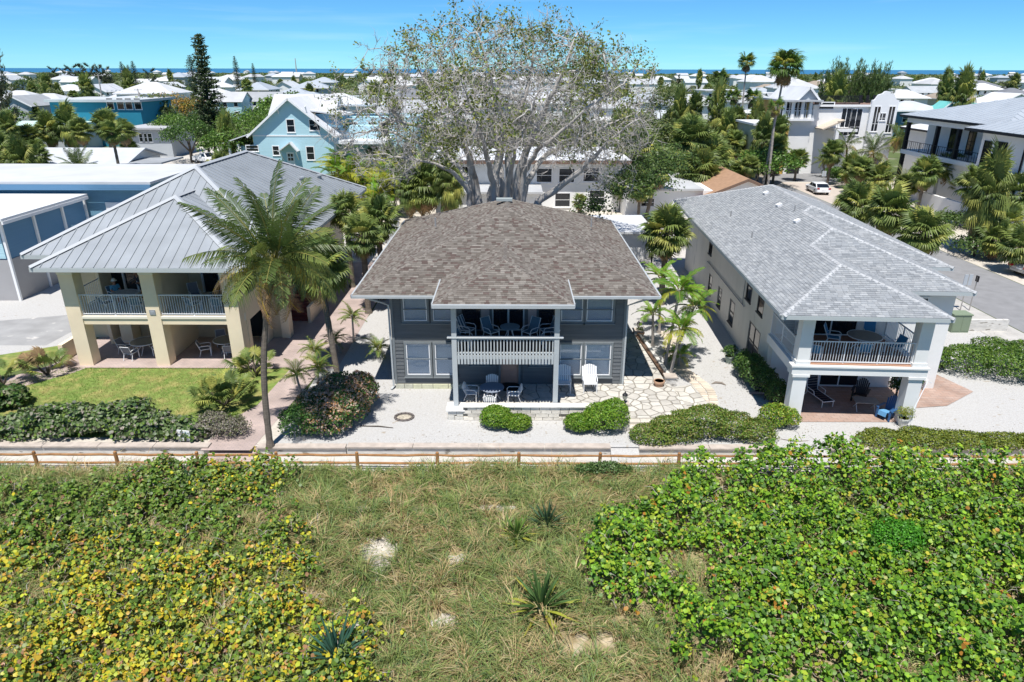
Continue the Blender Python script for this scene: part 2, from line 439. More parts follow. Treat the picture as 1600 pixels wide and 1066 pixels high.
def shingles(polys, roof, m, cols, w=.31, ex=.142, skip=None, single=300):
    items = []
    for poly in polys:
        o, U, Vv, N, p2 = plane_frame(poly)
        vmax = max(q[1] for q in p2); rows = int(vmax / ex) + 1
        for r in range(rows):
            v0, v1 = r * ex, min((r + 1) * ex + .012, vmax - .002)
            a, b = span(p2, v0 + 1e-4), span(p2, v1)
            if not a or not b or v1 - v0 < .02: continue
            off = R.random() * w
            u = a[0] - off
            while u < a[1]:
                ww = w * R.choice((.55, .8, 1, 1, 1.25))
                u0, u1 = u + .004, u + ww - .004
                bl, br = max(u0, a[0]), min(u1, a[1]); tl, tr = max(u0, b[0]), min(u1, b[1])
                u += ww
                if br - bl < .03: continue
                if tr < tl: tl = tr = min(max((bl + br) / 2, b[0]), b[1])
                h = R.uniform(.016, .024)
                P = lambda uu, vv, hh: o + U * uu + Vv * vv + N * hh
                vs = [P(bl, v0, 0), P(br, v0, 0), P(tr, v1, 0), P(tl, v1, 0), P(bl, v0, h), P(br, v0, h), P(tr, v1, .004), P(tl, v1, .004)]
                c = Vector(vs[0])
                if skip and skip(c): continue
                items.append((c.y - .35 * c.z, vs, R.choice(cols)))
    items.sort(key=lambda t: t[0])
    F = [(4, 5, 6, 7), (0, 1, 5, 4), (1, 2, 6, 5), (3, 0, 4, 7)]
    def jit(c):
        f = R.uniform(.88, 1.12); return tuple(max(.01, k * f) for k in c)
    for _, vs, c in items[:single]:
        o = vs[0]; MB().add([v - o for v in vs], F, jit(c)).build('shingle', m, roof, loc=o)
    rest = MB()
    for _, vs, c in items[single:]: rest.add(vs, F, jit(c))
    if rest.v:
        tag(rest.build('shingle_courses', m, roof), kind='stuff')

def metal_panels(polys, roof, m, seam_m, w=.56):
    for poly in polys:
        o, U, Vv, N, p2 = plane_frame(poly)
        umin, umax = min(q[0] for q in p2), max(q[0] for q in p2)
        n = max(1, round((umax - umin) / w)); ww = (umax - umin) / n
        cuts = sorted({round(q[0], 4) for q in p2})
        for i in range(n):
            a, b = umin + i * ww, umin + (i + 1) * ww
            us = [a] + [c for c in cuts if a + 1e-3 < c < b - 1e-3] + [b]
            lo, hi = [], []
            for u in us:
                s = spanu(p2, min(max(u, umin + 1e-4), umax - 1e-4))
                if s: lo.append((u, s[0])); hi.append((u, s[1]))
            if len(lo) < 2: continue
            ring = lo + hi[::-1]
            pts = [o + U * q[0] + Vv * q[1] + N * .012 for q in ring]
            cl = [pts[0]]
            for q in pts[1:]:
                if (q - cl[-1]).length > 1e-3: cl.append(q)
            if (cl[0] - cl[-1]).length < 1e-3: cl.pop()
            if len(cl) < 3: continue
            mb = MB(); mb.slab(cl, .010)
            s = spanu(p2, min(max(a, umin + 1e-3), umax - 1e-3))
            if s and s[1] - s[0] > .1:
                mb.beam(o + U * a + Vv * s[0] + N * .03, o + U * a + Vv * s[1] + N * .03, .035, .05, up=N)
            mb.build('roof_panel', m, roof)

def hip(x0, x1, y0, y1, z, s):
    """planes (eave edge first) of a hip roof whose ridge runs along y, plus ridge ends"""
    hw = (x1 - x0) / 2; cx = (x0 + x1) / 2; zr = z + s * hw
    A, B = (cx, y0 + hw, zr), (cx, y1 - hw, zr)
    f = [(x0, y0, z), (x1, y0, z), A]; b = [(x1, y1, z), (x0, y1, z), B]
    l = [(x0, y1, z), (x0, y0, z), A, B]; r = [(x1, y0, z), (x1, y1, z), B, A]
    return dict(front=f, back=b, left=l, right=r, A=A, B=B, corners=[(x0, y0, z), (x1, y0, z), (x1, y1, z), (x0, y1, z)])

def caps(lines, roof, m, w=.26, n_len=.32, cols=None, name='ridge_cap'):
    for a, b in lines:
        a, b = Vector(a), Vector(b); L = (b - a).length; d = (b - a) / L
        side = d.cross(Vector((0, 0, 1))).normalized()
        n = max(1, int(L / n_len)); mb = MB()
        for i in range(n):
            p, q = a + d * (L * i / n), a + d * (L * (i + 1) / n + .03)
            up = Vector((0, 0, .045)); q2 = Vector((0, 0, .018))
            c = R.choice(cols) if cols else None
            if c:
                f_ = R.uniform(.92, 1.08); c = tuple(k * f_ for k in c)
            vs = [p - side * w / 2 - Vector((0, 0, .035)), p + up, p + side * w / 2 - Vector((0, 0, .035)), q - side * w / 2 - Vector((0, 0, .06)), q + q2, q + side * w / 2 - Vector((0, 0, .06))]
            mb.add(vs, [(0, 1, 4, 3), (1, 2, 5, 4), (0, 2, 1)], c)
        mb.build(name, m, roof)

def glass_mat(name, t=.82, tint=(.9, .95, 1)):
    m = bpy.data.materials.new(name); m.use_nodes = True
    n, l = m.node_tree.nodes, m.node_tree.links; n.clear()
    o = n.new('ShaderNodeOutputMaterial'); mx = n.new('ShaderNodeMixShader'); tr = n.new('ShaderNodeBsdfTransparent'); gl = n.new('ShaderNodeBsdfGlossy')
    tr.inputs[0].default_value = (*tint, 1); gl.inputs['Roughness'].default_value = .03; mx.inputs[0].default_value = 1 - t
    l.new(tr.outputs[0], mx.inputs[1]); l.new(gl.outputs[0], mx.inputs[2]); l.new(mx.outputs[0], o.inputs[0])
    return m
glass = glass_mat('window_glass', .965)
dark_glass = mat('dark_glass', (.012, .016, .022), .06, spec=.6)
blue_glass = mat('sky_glass', (.03, .06, .09), .05, spec=.9)
white = mat('white_paint', (.80, .80, .80), .5, var=.04, scale=2, spec=.3)
blind_m = mat('blind_white', (.86, .86, .86), .7)
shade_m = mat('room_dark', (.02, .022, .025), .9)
lilac = mat('blind_lilac', (.60, .60, .64), .7)

def window(house, org, w, h, rot=0.0, fm=None, gm=None, fw=.07, mull=(), rails=(.5,), blind=None, sill=True, name='window', pm=None):
    """window frame mesh with pane (and blind) sub-parts; org is its lower left corner on the wall face, as seen from outside"""
    fm = fm or white; gm = gm or dark_glass
    mw = Matrix.Translation(org) @ Matrix.Rotation(rot, 4, 'Z')
    mb = MB(); y0, y1 = -.05, .03
    mb.box(-fw, 0, y0, y1, -fw, h + fw); mb.box(w, w + fw, y0, y1, -fw, h + fw)
    mb.box(0, w, y0, y1, -fw, 0); mb.box(0, w, y0, y1, h, h + fw)
    for q in mull: mb.box(q * w - fw * .35, q * w + fw * .35, -.035, .02, 0, h)
    for q in rails: mb.box(0, w, -.03, .02, q * h - .025, q * h + .025)
    f = link(name, mb.mesh(name, fm), house, mw=mw)
    MB().box(0, w, -.004, .004, 0, h).build('pane', gm, f)
    if blind:
        b0, b1, bm = blind[0], blind[1], blind[2]
        n = max(3, int((b1 - b0) * h / .055)); q = MB()
        for i in range(n):
            z = b0 * h + (b1 - b0) * h * i / n
            q.add([(.01, .055, z), (w - .01, .055, z), (w - .01, .035, z + .05), (.01, .035, z + .05)], [(0, 1, 2, 3)])
        q.build('blind', bm, f)
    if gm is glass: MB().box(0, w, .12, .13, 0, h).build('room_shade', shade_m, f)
    if sill: MB().box(-fw - .04, w + fw + .04, -.11, .0, -fw - .05, -fw - .001).build('sill', fm, f)
    return f

def railing(house, p, q, h, n, m, dz=.10, post_every=None, bal=.022, rail=.045, name='balcony_railing'):
    p, q = Vector(p), Vector(q); mb = MB()
    mb.beam(p + Vector((0, 0, h)), q + Vector((0, 0, h)), rail * 1.3, rail); mb.beam(p + Vector((0, 0, dz)), q + Vector((0, 0, dz)), rail, rail)
    if post_every:
        k = max(1, round((q - p).length / post_every))
        for i in range(k + 1):
            c = p.lerp(q, i / k); mb.beam(c, c + Vector((0, 0, h)), rail, rail, up=(q - p))
    r = mb.build(name, m, house)
    bme = MB(); bme.beam((0, 0, dz), (0, 0, h), bal, bal, up=(q - p)); bme = bme.mesh('baluster', m)
    for i in range(n):
        link('baluster', bme, r, loc=p.lerp(q, (i + .5) / n))
    return r

# ---------------------------------------------------------------- furniture makers
alu = mat('white_aluminium', (.72, .74, .76), .4, spec=.4)
def chair(label, loc, rz, sling, group=None, frame=None, high=False, plastic=False, stripes=None):
    """patio armchair facing local -y: seat, backrest, two armrests, four legs"""
    frame = frame or alu
    t = thing('patio_chair', label, 'chair', loc, rz, group)
    w, d, sh = .27, .27, .40; bh = 1.02 if high else .88; lean = .26 if high else .18
    if plastic:
        MB().add([(-w, -d, sh + .03), (w, -d, sh + .03), (w, d, sh - .02), (-w, d, sh - .02), (-w, -d, sh), (w, -d, sh), (w, d, sh - .05), (-w, d, sh - .05)], [(0, 1, 2, 3), (7, 6, 5, 4), (0, 4, 5, 1), (1, 5, 6, 2), (2, 6, 7, 3), (3, 7, 4, 0)]).build('seat', sling, t)
        mb = MB(); n = 7
        for i in range(n):
            a = -1 + 2 * i / (n - 1); zt = bh - .10 * a * a
            mb.beam((a * w, d - .02, sh - .02), (a * w * 1.02, d + lean, zt), .072, .025, up=(0, 1, 0))
        mb.build('backrest', sling, t)
        fr = sling
    else:
        k = 5; mb = MB()
        prof = [(-d, sh + .03), (-d * .3, sh - .015), (d * .5, sh - .01), (d, sh + .02)]
        cs = stripes or None
        for i in range(k):
            xa, xb = -w + 2 * w * i / k, -w + 2 * w * (i + 1) / k
            c = cs[i % 2] if cs else None
            for (ya, z0), (yb, z1) in zip(prof[:-1], prof[1:]): mb.add([(xa, ya, z0), (xb, ya, z0), (xb, yb, z1), (xa, yb, z1)], [(0, 1, 2, 3)], c)
        mb.build('seat', sling, t)
        mb = MB(); prof = [(d * .9, sh + .02), (d + lean * .45, (sh + bh) / 2), (d + lean, bh)]
        for i in range(k):
            xa, xb = -w + 2 * w * i / k, -w + 2 * w * (i + 1) / k
            c = cs[i % 2] if cs else None
            for (ya, z0), (yb, z1) in zip(prof[:-1], prof[1:]): mb.add([(xa, ya, z0), (xb, ya, z0), (xb, yb, z1), (xa, yb, z1)], [(0, 1, 2, 3)], c)
        mb.build('backrest', sling, t)
        mb = MB(); r = .018
        mb.tube([(-w, d, sh), (-w, d + lean, bh), (w, d + lean, bh), (w, d, sh)], r, 6); mb.tube([(-w, -d, sh + .03), (-w, d, sh), (w, d, sh), (w, -d, sh + .03), (-w, -d, sh + .03)], r, 6)
        mb.build('frame', frame, t); fr = frame
    for s in (-1, 1):
        MB().tube([(s * w, -d, 0), (s * w * 1.03, -d * .96, sh + .16), (s * w * 1.05, -d * .6, sh + .235), (s * w * 1.05, d * .8, sh + .22), (s * w, d + lean * .5, sh + .19)], .02, 6).build('armrest', fr, t)
        MB().tube([(s * w, d + .10, 0), (s * w, d - .04, sh)], .018, 6).build('leg', fr, t)
        MB().tube([(s * w * .98, -d * .9, .0), (s * w * .98, -d * .92, sh)], .018, 6).build('leg', fr, t)
    return t
def round_table(label, loc, r, h, top_m, leg_m, rim_m=None, group=None):
    t = thing('round_table', label, 'table', loc, R.random(), group)
    MB().lathe((0, 0, h - .03), [(r * .98, 0), (r, .01), (r, .025), (r * .97, .03)], 28).build('tabletop', top_m, t)
    if rim_m: MB().tube([(r * math.cos(a), r * math.sin(a), h - .012) for a in [2 * PI * k / 28 for k in range(29)]], .022, 6).build('rim', rim_m, t)
    for k in range(4):
        a = PI / 4 + k * PI / 2
        MB().tube([(r * .25 * math.cos(a), r * .25 * math.sin(a), h - .03), (r * .35 * math.cos(a), r * .35 * math.sin(a), h * .5), (r * .72 * math.cos(a), r * .72 * math.sin(a), .01)], .02, 6).build('leg', leg_m, t)
    return t
def adirondack(label, loc, rz, m, group=None):
    t = thing('adirondack_chair', label, 'chair', loc, rz, group)
    for i in range(5):
        y = -.30 + i * .12
        MB().box(-.27, .27, y, y + .105, .36 - i * .035, .38 - i * .035).build('seat_slat', m, t)
    for i in range(7):
        a = -1 + i / 3; zt = 1.0 - .17 * a * a
        MB().beam((a * .20, .24, .2), (a * .27, .24 + (zt - .2) * .42, zt), .072, .02, up=(0, 1, 0)).build('back_slat', m, t)
    for s in (-1, 1):
        MB().beam((s * .34, -.36, .56), (s * .34, .40, .54), .12, .022).build('armrest', m, t)
        MB().beam((s * .30, -.32, 0), (s * .30, -.32, .555), .09, .03, up=(0, 1, 0)).build('leg', m, t)
        MB().beam((s * .27, -.34, .36), (s * .27, .55, .03), .03, .11).build('rear_leg', m, t)
    return t
def chaise(label, loc, rz, sling, frame, group=None, back=.75):
    t = thing('chaise_longue', label, 'lounge chair', loc, rz, group)
    w = .30
    def strip(name, a, b, n=6):
        a, b = Vector(a), Vector(b); mb = MB()
        for i in range(n):
            p, q = a.lerp(b, i / n + .012), a.lerp(b, (i + 1) / n - .004)
            mb.add([(-w, p.y, p.z), (w, p.y, p.z), (w, q.y, q.z), (-w, q.y, q.z)], [(0, 1, 2, 3)])
        mb.build(name, sling, t)
    strip('seat', (0, -1.2, .34), (0, .15, .34)); strip('backrest', (0, .16, .34), (0, .16 + .62 * (1.2 - back), .34 + .72 * back + .1))
    mb = MB(); top = (.16 + .62 * (1.2 - back), .34 + .72 * back + .1)
    for s in (-1, 1): mb.tube([(s * w, -1.22, .34), (s * w, .15, .34), (s * w, top[0], top[1])], .02, 6)
    mb.tube([(-w, -1.22, .34), (w, -1.22, .34)], .02, 6); mb.tube([(-w, top[0], top[1]), (w, top[0], top[1])], .02, 6)
    mb.build('frame', frame, t)
    for s in (-1, 1):
        MB().tube([(s * w, -1.15, 0), (s * w, -1.15, .34)], .02, 6).build('leg', frame, t)
        MB().tube([(s * w, .1, .34), (s * w, .22, .12), (s * w, .38, 0)], .02, 6).build('leg', frame, t)
        MB().tube([(s * w, -.45, .35), (s * w * 1.1, -.42, .55), (s * w * 1.1, .22, .56)], .02, 6).build('armrest', frame, t)
    return t
# ---------------------------------------------------------------- the grey two-storey house in the middle
siding = mat('grey_siding', (.125, .135, .142), .6, var=.16, scale=1.6, bump=.2, bscale=14, stretch=(.4, 1, 6), spec=.3)
trim_g = mat('grey_trim', (.18, .20, .21), .55, var=.08, scale=2)
rail_g = mat('pale_grey_paint', (.46, .49, .50), .5, var=.06, scale=2)
gutter = mat('gutter_white', (.42, .45, .47), .4, var=.05, scale=3)
shing_b = mat('brown_shingle', attr=True, rough=.9, var=.14, scale=30, bump=.25, bscale=120, spec=.15)
soffit = mat('soffit', (.30, .32, .33), .7)
BR = [(.145, .128, .112), (.168, .15, .132), (.19, .172, .152), (.125, .108, .094), (.112, .084, .075), (.158, .141, .125), (.215, .197, .176)]
pink = mat('salmon_paint', (.50, .29, .22), .55, var=.05, scale=3)
pink2 = mat('dusty_pink_paint', (.42, .33, .31), .6, var=.05, scale=2)
floor_d = mat('deck_dark', (.045, .045, .05), .8)
flag_m = mat('flagstone', attr=True, rough=.85, var=.12, scale=3, bump=.3, bscale=18, spec=.15)
lime = mat('limestone_block', attr=True, rough=.9, var=.15, scale=4, bump=.4, bscale=20, spec=.1)
mortar = mat('mortar', (.27, .25, .215), .95, var=.15, scale=3)

gh = thing('grey_house', 'dark grey clapboard two storey house with brown shingle hip roof and central balcony porch', 'house', (-.17, 40, 0))
GO = Vector((-.17, 40, 0))
class Off(MB):        # meshes modelled in world coordinates, stored relative to the thing's base
    pass
def part(mb, name, m, parent, origin, smooth=False, **kw):
    mb.v = [(x - origin[0], y - origin[1], z - origin[2]) for x, y, z in mb.v]
    return mb.build(name, m, parent, smooth)
def gp(mb, name, m, parent=None, smooth=False): return part(mb, name, m, parent or gh, GO, smooth)
X0, X1, Y0, Y1 = -6.05, 5.70, 32.2, 48.2
EZ, SL = 5.35, .385
# openings of the front wall
ups = [(-5.42, -4.25), (-3.95, -2.85), (2.45, 3.52), (3.72, 5.02)]
los = [(-5.40, -4.20), (-3.93, -2.90), (2.45, 3.55), (3.75, 5.05)]
holes = [(a, b, 3.76, 4.95) for a, b in ups] + [(a, b, .80, 2.52) for a, b in los] + [(-.66, .42, .30, 2.36), (-1.0, .62, 3.25, 5.15), (-2.05, -1.2, 1.45, 2.5), (1.0, 1.95, 1.4, 2.5)]
wall = gp(MB().wallx(Y0 + .03, X0 + .02, X1 - .02, .0, 5.3, holes, .16), 'front_wall', siding)
side = MB(); side.wally(X0, Y0 + .2, Y1, 0, 5.3, [], .16); side.wally(X1 - .16, Y0 + .2, Y1, 0, 5.3, [], .16); side.wallx(Y1, X0, X1, 0, 5.3, [], .16)
gp(side, 'side_wall', siding)
# clapboards of the front: every board between openings is a plank
bz = .30; pw = .205
while bz < 5.25:
    top = min(bz + pw, 5.28)
    blocked = sorted([(h[0] - .14, h[1] + .14) for h in holes if h[2] - .1 < (bz + top) / 2 < h[3] + .1])
    x = X0; segs = []
    for a, b in blocked:
        if a > x + .05: segs.append((x, a))
        x = max(x, b)
    if x < X1 - .05: segs.append((x, X1))
    for a, b in segs:
        mb = MB(); e = R.uniform(-.004, .004)
        vs = [(a, Y0 - .022 + e, bz), (b, Y0 - .022 + e, bz), (b, Y0 + .004, top + .012), (a, Y0 + .004, top + .012), (a, Y0 + .029, bz), (b, Y0 + .029, bz), (b, Y0 + .029, top), (a, Y0 + .029, top)]
        mb.add(vs, [(0, 1, 2, 3), (0, 4, 5, 1), (0, 3, 7, 4), (1, 5, 6, 2)])
        gp(mb, 'plank', siding, wall)
    bz += pw
for o in wall.children: pass
# corner boards, stone foundation course
for x in (X0 - .03, X1 - .10): gp(MB().box(x, x + .13, Y0 - .05, Y0 + .08, .28, 5.3), 'corner_board', trim_g)
fnd = gp(MB().box(X0 + .02, X1 - .02, Y0 - .02, Y0 + .1, -.1, .29), 'foundation', mortar)
x = X0
while x < X1 - .1:
    w = min(R.uniform(.35, .8), X1 - x); gp(MB().box(x + .015, x + w - .015, Y0 - .06 - R.uniform(0, .02), Y0 + .02, 0, .26, (R.uniform(.5, .62),) * 2 + (.42,)), 'stone', lime, fnd); x += w
def gw(a, b, z0, z1, bl, fm=trim_g, fw=.11, gm=None):
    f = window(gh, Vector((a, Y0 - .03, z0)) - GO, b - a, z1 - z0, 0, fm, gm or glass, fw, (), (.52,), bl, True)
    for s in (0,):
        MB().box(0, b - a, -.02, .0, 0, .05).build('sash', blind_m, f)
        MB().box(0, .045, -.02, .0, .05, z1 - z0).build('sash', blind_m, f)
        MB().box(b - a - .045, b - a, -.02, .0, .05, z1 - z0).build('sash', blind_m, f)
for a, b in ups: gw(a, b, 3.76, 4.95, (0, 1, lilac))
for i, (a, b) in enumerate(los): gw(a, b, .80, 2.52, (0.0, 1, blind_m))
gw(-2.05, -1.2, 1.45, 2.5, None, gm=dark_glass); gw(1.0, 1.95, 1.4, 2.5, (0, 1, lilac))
# panelled door
dr = gp(MB().box(-.58, .34, Y0 + .05, Y0 + .10, .31, 2.32), 'door', pink)
for px in (-.50, -.08):
    for pz, ph in ((.42, .62), (1.15, .55), (1.80, .38)): gp(MB().box(px, px + .34, Y0 + .03, Y0 + .052, pz, pz + ph), 'door_panel', pink, dr)
gp(MB().lathe((.27, Y0 + .02, 1.25), [(.02, -.03), (.035, 0), (.02, .03)], 8), 'handle', mat('brass', (.5, .35, .12), .3, metal=1), dr)
fr = MB(); fr.box(-.68, -.58, Y0 - .03, Y0 + .08, .3, 2.42); fr.box(.34, .44, Y0 - .03, Y0 + .08, .3, 2.42); fr.box(-.58, .34, Y0 - .03, Y0 + .08, 2.32, 2.42)
gp(fr, 'door_frame', trim_g)
# upper sliding door and pink panels
sd = MB(); sd.box(-1.0, -.93, Y0, Y0 + .1, 3.25, 5.15); sd.box(.55, .62, Y0, Y0 + .1, 3.25, 5.15); sd.box(-.23, -.14, Y0, Y0 + .1, 3.25, 5.15); sd.box(-1, .62, Y0, Y0 + .1, 5.06, 5.15); sd.box(-1, .62, Y0, Y0 + .1, 3.25, 3.31)
sdo = gp(sd, 'sliding_door', rail_g)
gp(MB().box(-.93, -.23, Y0 + .05, Y0 + .06, 3.31, 5.06), 'pane', dark_glass, sdo); gp(MB().box(-.14, .55, Y0 + .05, Y0 + .06, 3.31, 5.06), 'pane', dark_glass, sdo)
for a in (-1.55, .80): gp(MB().box(a, a + .42, Y0 - .045, Y0 - .025, 3.26, 5.2), 'wall_panel', pink2)
for a in (-2.5, 1.35): gp(MB().box(a, a + .9, Y0 - .05, Y0 - .03, 3.3, 5.2), 'dark_screen', dark_glass)
# balcony: deck, beam skirt, posts, railing
PYF = 29.2
deck = gp(MB().box(-2.75, 2.18, PYF + .02, Y0 - .05, 3.02, 3.20), 'balcony_deck', floor_d)
for i in range(22):
    x = -2.72 + i * .222; gp(MB().box(x + .006, x + .216, PYF + .03, Y0 - .06, 3.205, 3.232), 'plank', floor_d, deck)
for x in (-2.66, 2.06):
    zb = .30 if x > 0 else .56
    gp(MB().box(x - .115, x + .115, PYF - .11, PYF + .12, zb, 5.62), 'porch_post', rail_g)
br = MB(); br.box(-2.54, 1.94, PYF - .06, PYF + .06, 2.98, 3.14); gp(br, 'balcony_beam', rail_g)
rl = MB(); rl.box(-2.98, 2.36, PYF - .14, PYF + .10, 4.03, 4.085); rl.box(-2.54, 1.94, PYF - .03, PYF + .05, 3.93, 3.99); rl.box(-2.54, 1.94, PYF - .03, PYF + .05, 3.24, 3.30)
rlo = gp(rl, 'balcony_railing', rail_g)
bm_ = MB().box(-.028, .028, -.075, -.035, -.34, .82).mesh('baluster', rail_g)
for i in range(30):
    x = -2.47 + i * (4.35 / 29); link('baluster', bm_, rlo, loc=(x - GO.x, PYF - GO.y, 3.14))
bm2 = MB().box(-.05, .05, -.104, -.078, -.40, .10).mesh('skirt_board', rail_g)
for i in range(30):
    x = -2.47 + i * (4.35 / 29); link('skirt_board', bm2, rlo, loc=(x - GO.x, PYF - GO.y, 3.14))
for sx in (-2.66, 2.06):
    s = MB(); s.box(sx - .03, sx + .03, PYF + .12, Y0, 4.03, 4.08); s.box(sx - .03, sx + .03, PYF + .12, Y0, 3.24, 3.30); so = gp(s, 'balcony_railing', rail_g)
    for i in range(17): link('baluster', MATS.setdefault('_gb', MB().box(-.02, .02, -.028, .028, 3.28, 4.04).mesh('baluster', rail_g)), so, loc=(sx - GO.x, PYF + .25 + i * .165 - GO.y, 0))
# roof
mh = hip(-7.70, 7.10, 31.35, 49.0, EZ, SL)
PZ = 5.80
pc, hw2 = -.39, 3.14; pr = PZ + SL * hw2
yj = 31.35 + (PZ - EZ) / SL; yr = 31.35 + (pr - EZ) / SL
pa = (pc, 28.7 + hw2, pr)
pf = [(pc - hw2, 28.7, PZ), (pc + hw2, 28.7, PZ), pa]
pl = [(pc - hw2, yj, PZ), (pc - hw2, 28.7, PZ), pa, (pc, yr, pr)]
prr = [(pc + hw2, 28.7, PZ), (pc + hw2, yj, PZ), (pc, yr, pr), pa]
rf = MB()
for k in ('front', 'back', 'left', 'right'): rf.slab([Vector(q) + Vector((0, 0, -.004)) for q in mh[k]], .10)
for q in (pf, pl, prr): rf.slab([Vector(p) + Vector((0, 0, -.004)) for p in q], .08)
roof = gp(rf, 'roof', mat('roof_deck', (.17, .15, .14), .9))
rel = lambda poly, O: [tuple(Vector(p) - O) for p in poly]
shingles([rel(mh[k], GO) for k in ('front', 'left', 'right', 'back')] + [rel(p, GO) for p in (pf, pl, prr)], roof, shing_b, BR, w=.25)
A, B = mh['A'], mh['B']; cs = mh['corners']
caps([(Vector(a) - GO, Vector(b) - GO) for a, b in [(cs[0], A), (cs[1], A), (cs[2], B), (cs[3], B), (A, B), (pf[0], pa), (pf[1], pa), (pa, (pc, yr, pr))]], roof, shing_b, .30, .30, [(.21, .19, .17), (.175, .155, .138)])
gp(MB().box(-.95, .0, 40.6, 41.1, 8.22, 8.36), 'ridge_vent', mat('vent_grey', (.32, .36, .36), .5), roof)
for (px, py, pz) in ((-4.6, 40.6, 6.9), (4.9, 42.0, 6.6)): gp(MB().tube([(px, py, pz - .2), (px, py, pz + .35)], .05, 8), 'vent_pipe', mat('pipe_grey', (.3, .3, .3), .6), roof)
for q in ((-7.74, pc - hw2 - .02, 31.23, 31.35), (pc + hw2 + .02, 7.14, 31.23, 31.35), (-7.80, -7.68, 31.36, 49), (7.08, 7.2, 31.36, 49)): gp(MB().box(*q, EZ - .12, EZ + .004), 'gutter', gutter, roof)
gp(MB().box(pc - hw2 - .03, pc + hw2 + .03, 28.56, 28.70, PZ - .15, PZ + .012), 'gutter', gutter, roof)
for s in (-1, 1):
    mb = MB(); x = pc + s * (hw2 + .03); mb.box(x - .03, x + .03, 28.71, yj, PZ - .14, PZ + .03); gp(mb, 'fascia', gutter, roof)
gp(MB().box(-2.9, 2.3, 28.9, Y0, 5.60, 5.68), 'porch_ceiling', soffit)
gp(MB().box(-7.6, 7.0, 31.5, Y0 + .1, 5.20, 5.245), 'soffit', soffit)
for x, s in ((X0 - .1, -1), (X1 + .05, 1)):
    mb = MB(); mb.tube([(x + s * .0 + s * 1.0, 31.4, EZ - .12), (x + s * .45, 31.7, EZ - .4), (x, Y0 - .05, EZ - .75), (x, Y0 - .05, .15), (x + s * .1, Y0 - .25, .06)], .05, 8)
    gp(mb, 'downpipe', rail_g)

# ---- flagstone patio, one object per stone
def vor(sites, poly):
    cells = []
    for i, s in enumerate(sites):
        c = list(poly)
        order = sorted(range(len(sites)), key=lambda j: (sites[j][0] - s[0]) ** 2 + (sites[j][1] - s[1]) ** 2)[1:26]
        for j in order:
            mx, my = (s[0] + sites[j][0]) / 2, (s[1] + sites[j][1]) / 2; nx_, ny_ = sites[j][0] - s[0], sites[j][1] - s[1]
            out = []
            for k in range(len(c)):
                a, b = c[k], c[(k + 1) % len(c)]
                da, db = (a[0] - mx) * nx_ + (a[1] - my) * ny_, (b[0] - mx) * nx_ + (b[1] - my) * ny_
                if da <= 0: out.append(a)
                if da * db < 0:
                    q = da / (da - db); out.append((a[0] + q * (b[0] - a[0]), a[1] + q * (b[1] - a[1])))
            c = out
            if len(c) < 3: break
        if len(c) >= 3: cells.append(c)
    return cells
def shrink(c, d):
    cx, cy = sum(p[0] for p in c) / len(c), sum(p[1] for p in c) / len(c)
    out = []
    for p in c:
        L = math.hypot(p[0] - cx, p[1] - cy); k = max(.3, 1 - d / max(L, .05)); out.append((cx + (p[0] - cx) * k, cy + (p[1] - cy) * k))
    return out
def flagstones(name, poly, z, n, gap=.045, kind='structure', base=.28, light=(.53, .505, .455)):
    bs = MB(); bs.prism(poly, z - base, z - .03); o = bs.build(name, mortar); o['kind'] = kind
    xs, ys = [p[0] for p in poly], [p[1] for p in poly]; st = []
    tries = 0; dmin = math.sqrt((max(xs) - min(xs)) * (max(ys) - min(ys)) / n) * .62
    while len(st) < n and tries < 20000:
        tries += 1; p = (R.uniform(min(xs), max(xs)), R.uniform(min(ys), max(ys)))
        if all((p[0] - q[0]) ** 2 + (p[1] - q[1]) ** 2 > (dmin * R.uniform(.6, 1.2)) ** 2 for q in st): st.append(p)
    for c in vor(st, poly):
        q = shrink(c, gap)
        a = abs(sum(q[i][0] * q[(i + 1) % len(q)][1] - q[(i + 1) % len(q)][0] * q[i][1] for i in range(len(q)))) / 2
        if a < .01: continue
        v = R.uniform(.80, 1.10); h = R.uniform(-.006, .008)
        MB().prism(q, z - .045, z + h, tuple(k * v for k in light)).build('stone', flag_m, o)
    return o
flagstones('flagstone_patio', [(-2.3, 29.06), (5.1, 29.06), (5.1, 28.45), (6.6, 28.45), (8.6, 29.0), (8.2, 32.2), (-2.3, 32.12)], .30, 175)
flagstones('flagstone_side_walk', [(5.85, 32.24), (8.1, 32.24), (7.5, 40.5), (5.85, 40.5)], .28, 60)
flagstones('patio_apron', [(5.45, 27.3), (8.2, 27.4), (9.9, 29.6), (9.5, 32.6), (8.25, 32.2), (8.65, 28.95), (6.6, 28.4), (5.45, 28.4)], .08, 60, base=.2)
# two steps down from the patio
st = thing('stone_steps', 'two pale stone steps going down from the flagstone patio beside the round green shrub', 'steps')
for i, (y, z) in enumerate(((28.40, .29), (28.05, .16))):
    x = 5.1
    while x < 7.7 - .1:
        w = R.uniform(.5, .9); w = min(w, 7.7 - x); MB().box(x + .008, x + w - .008, y - .36, y, 0, z, tuple(k * f_ for f_ in (R.uniform(.85, 1.05),) for k in (.62, .58, .50))).build('step_block', lime, st); x += w
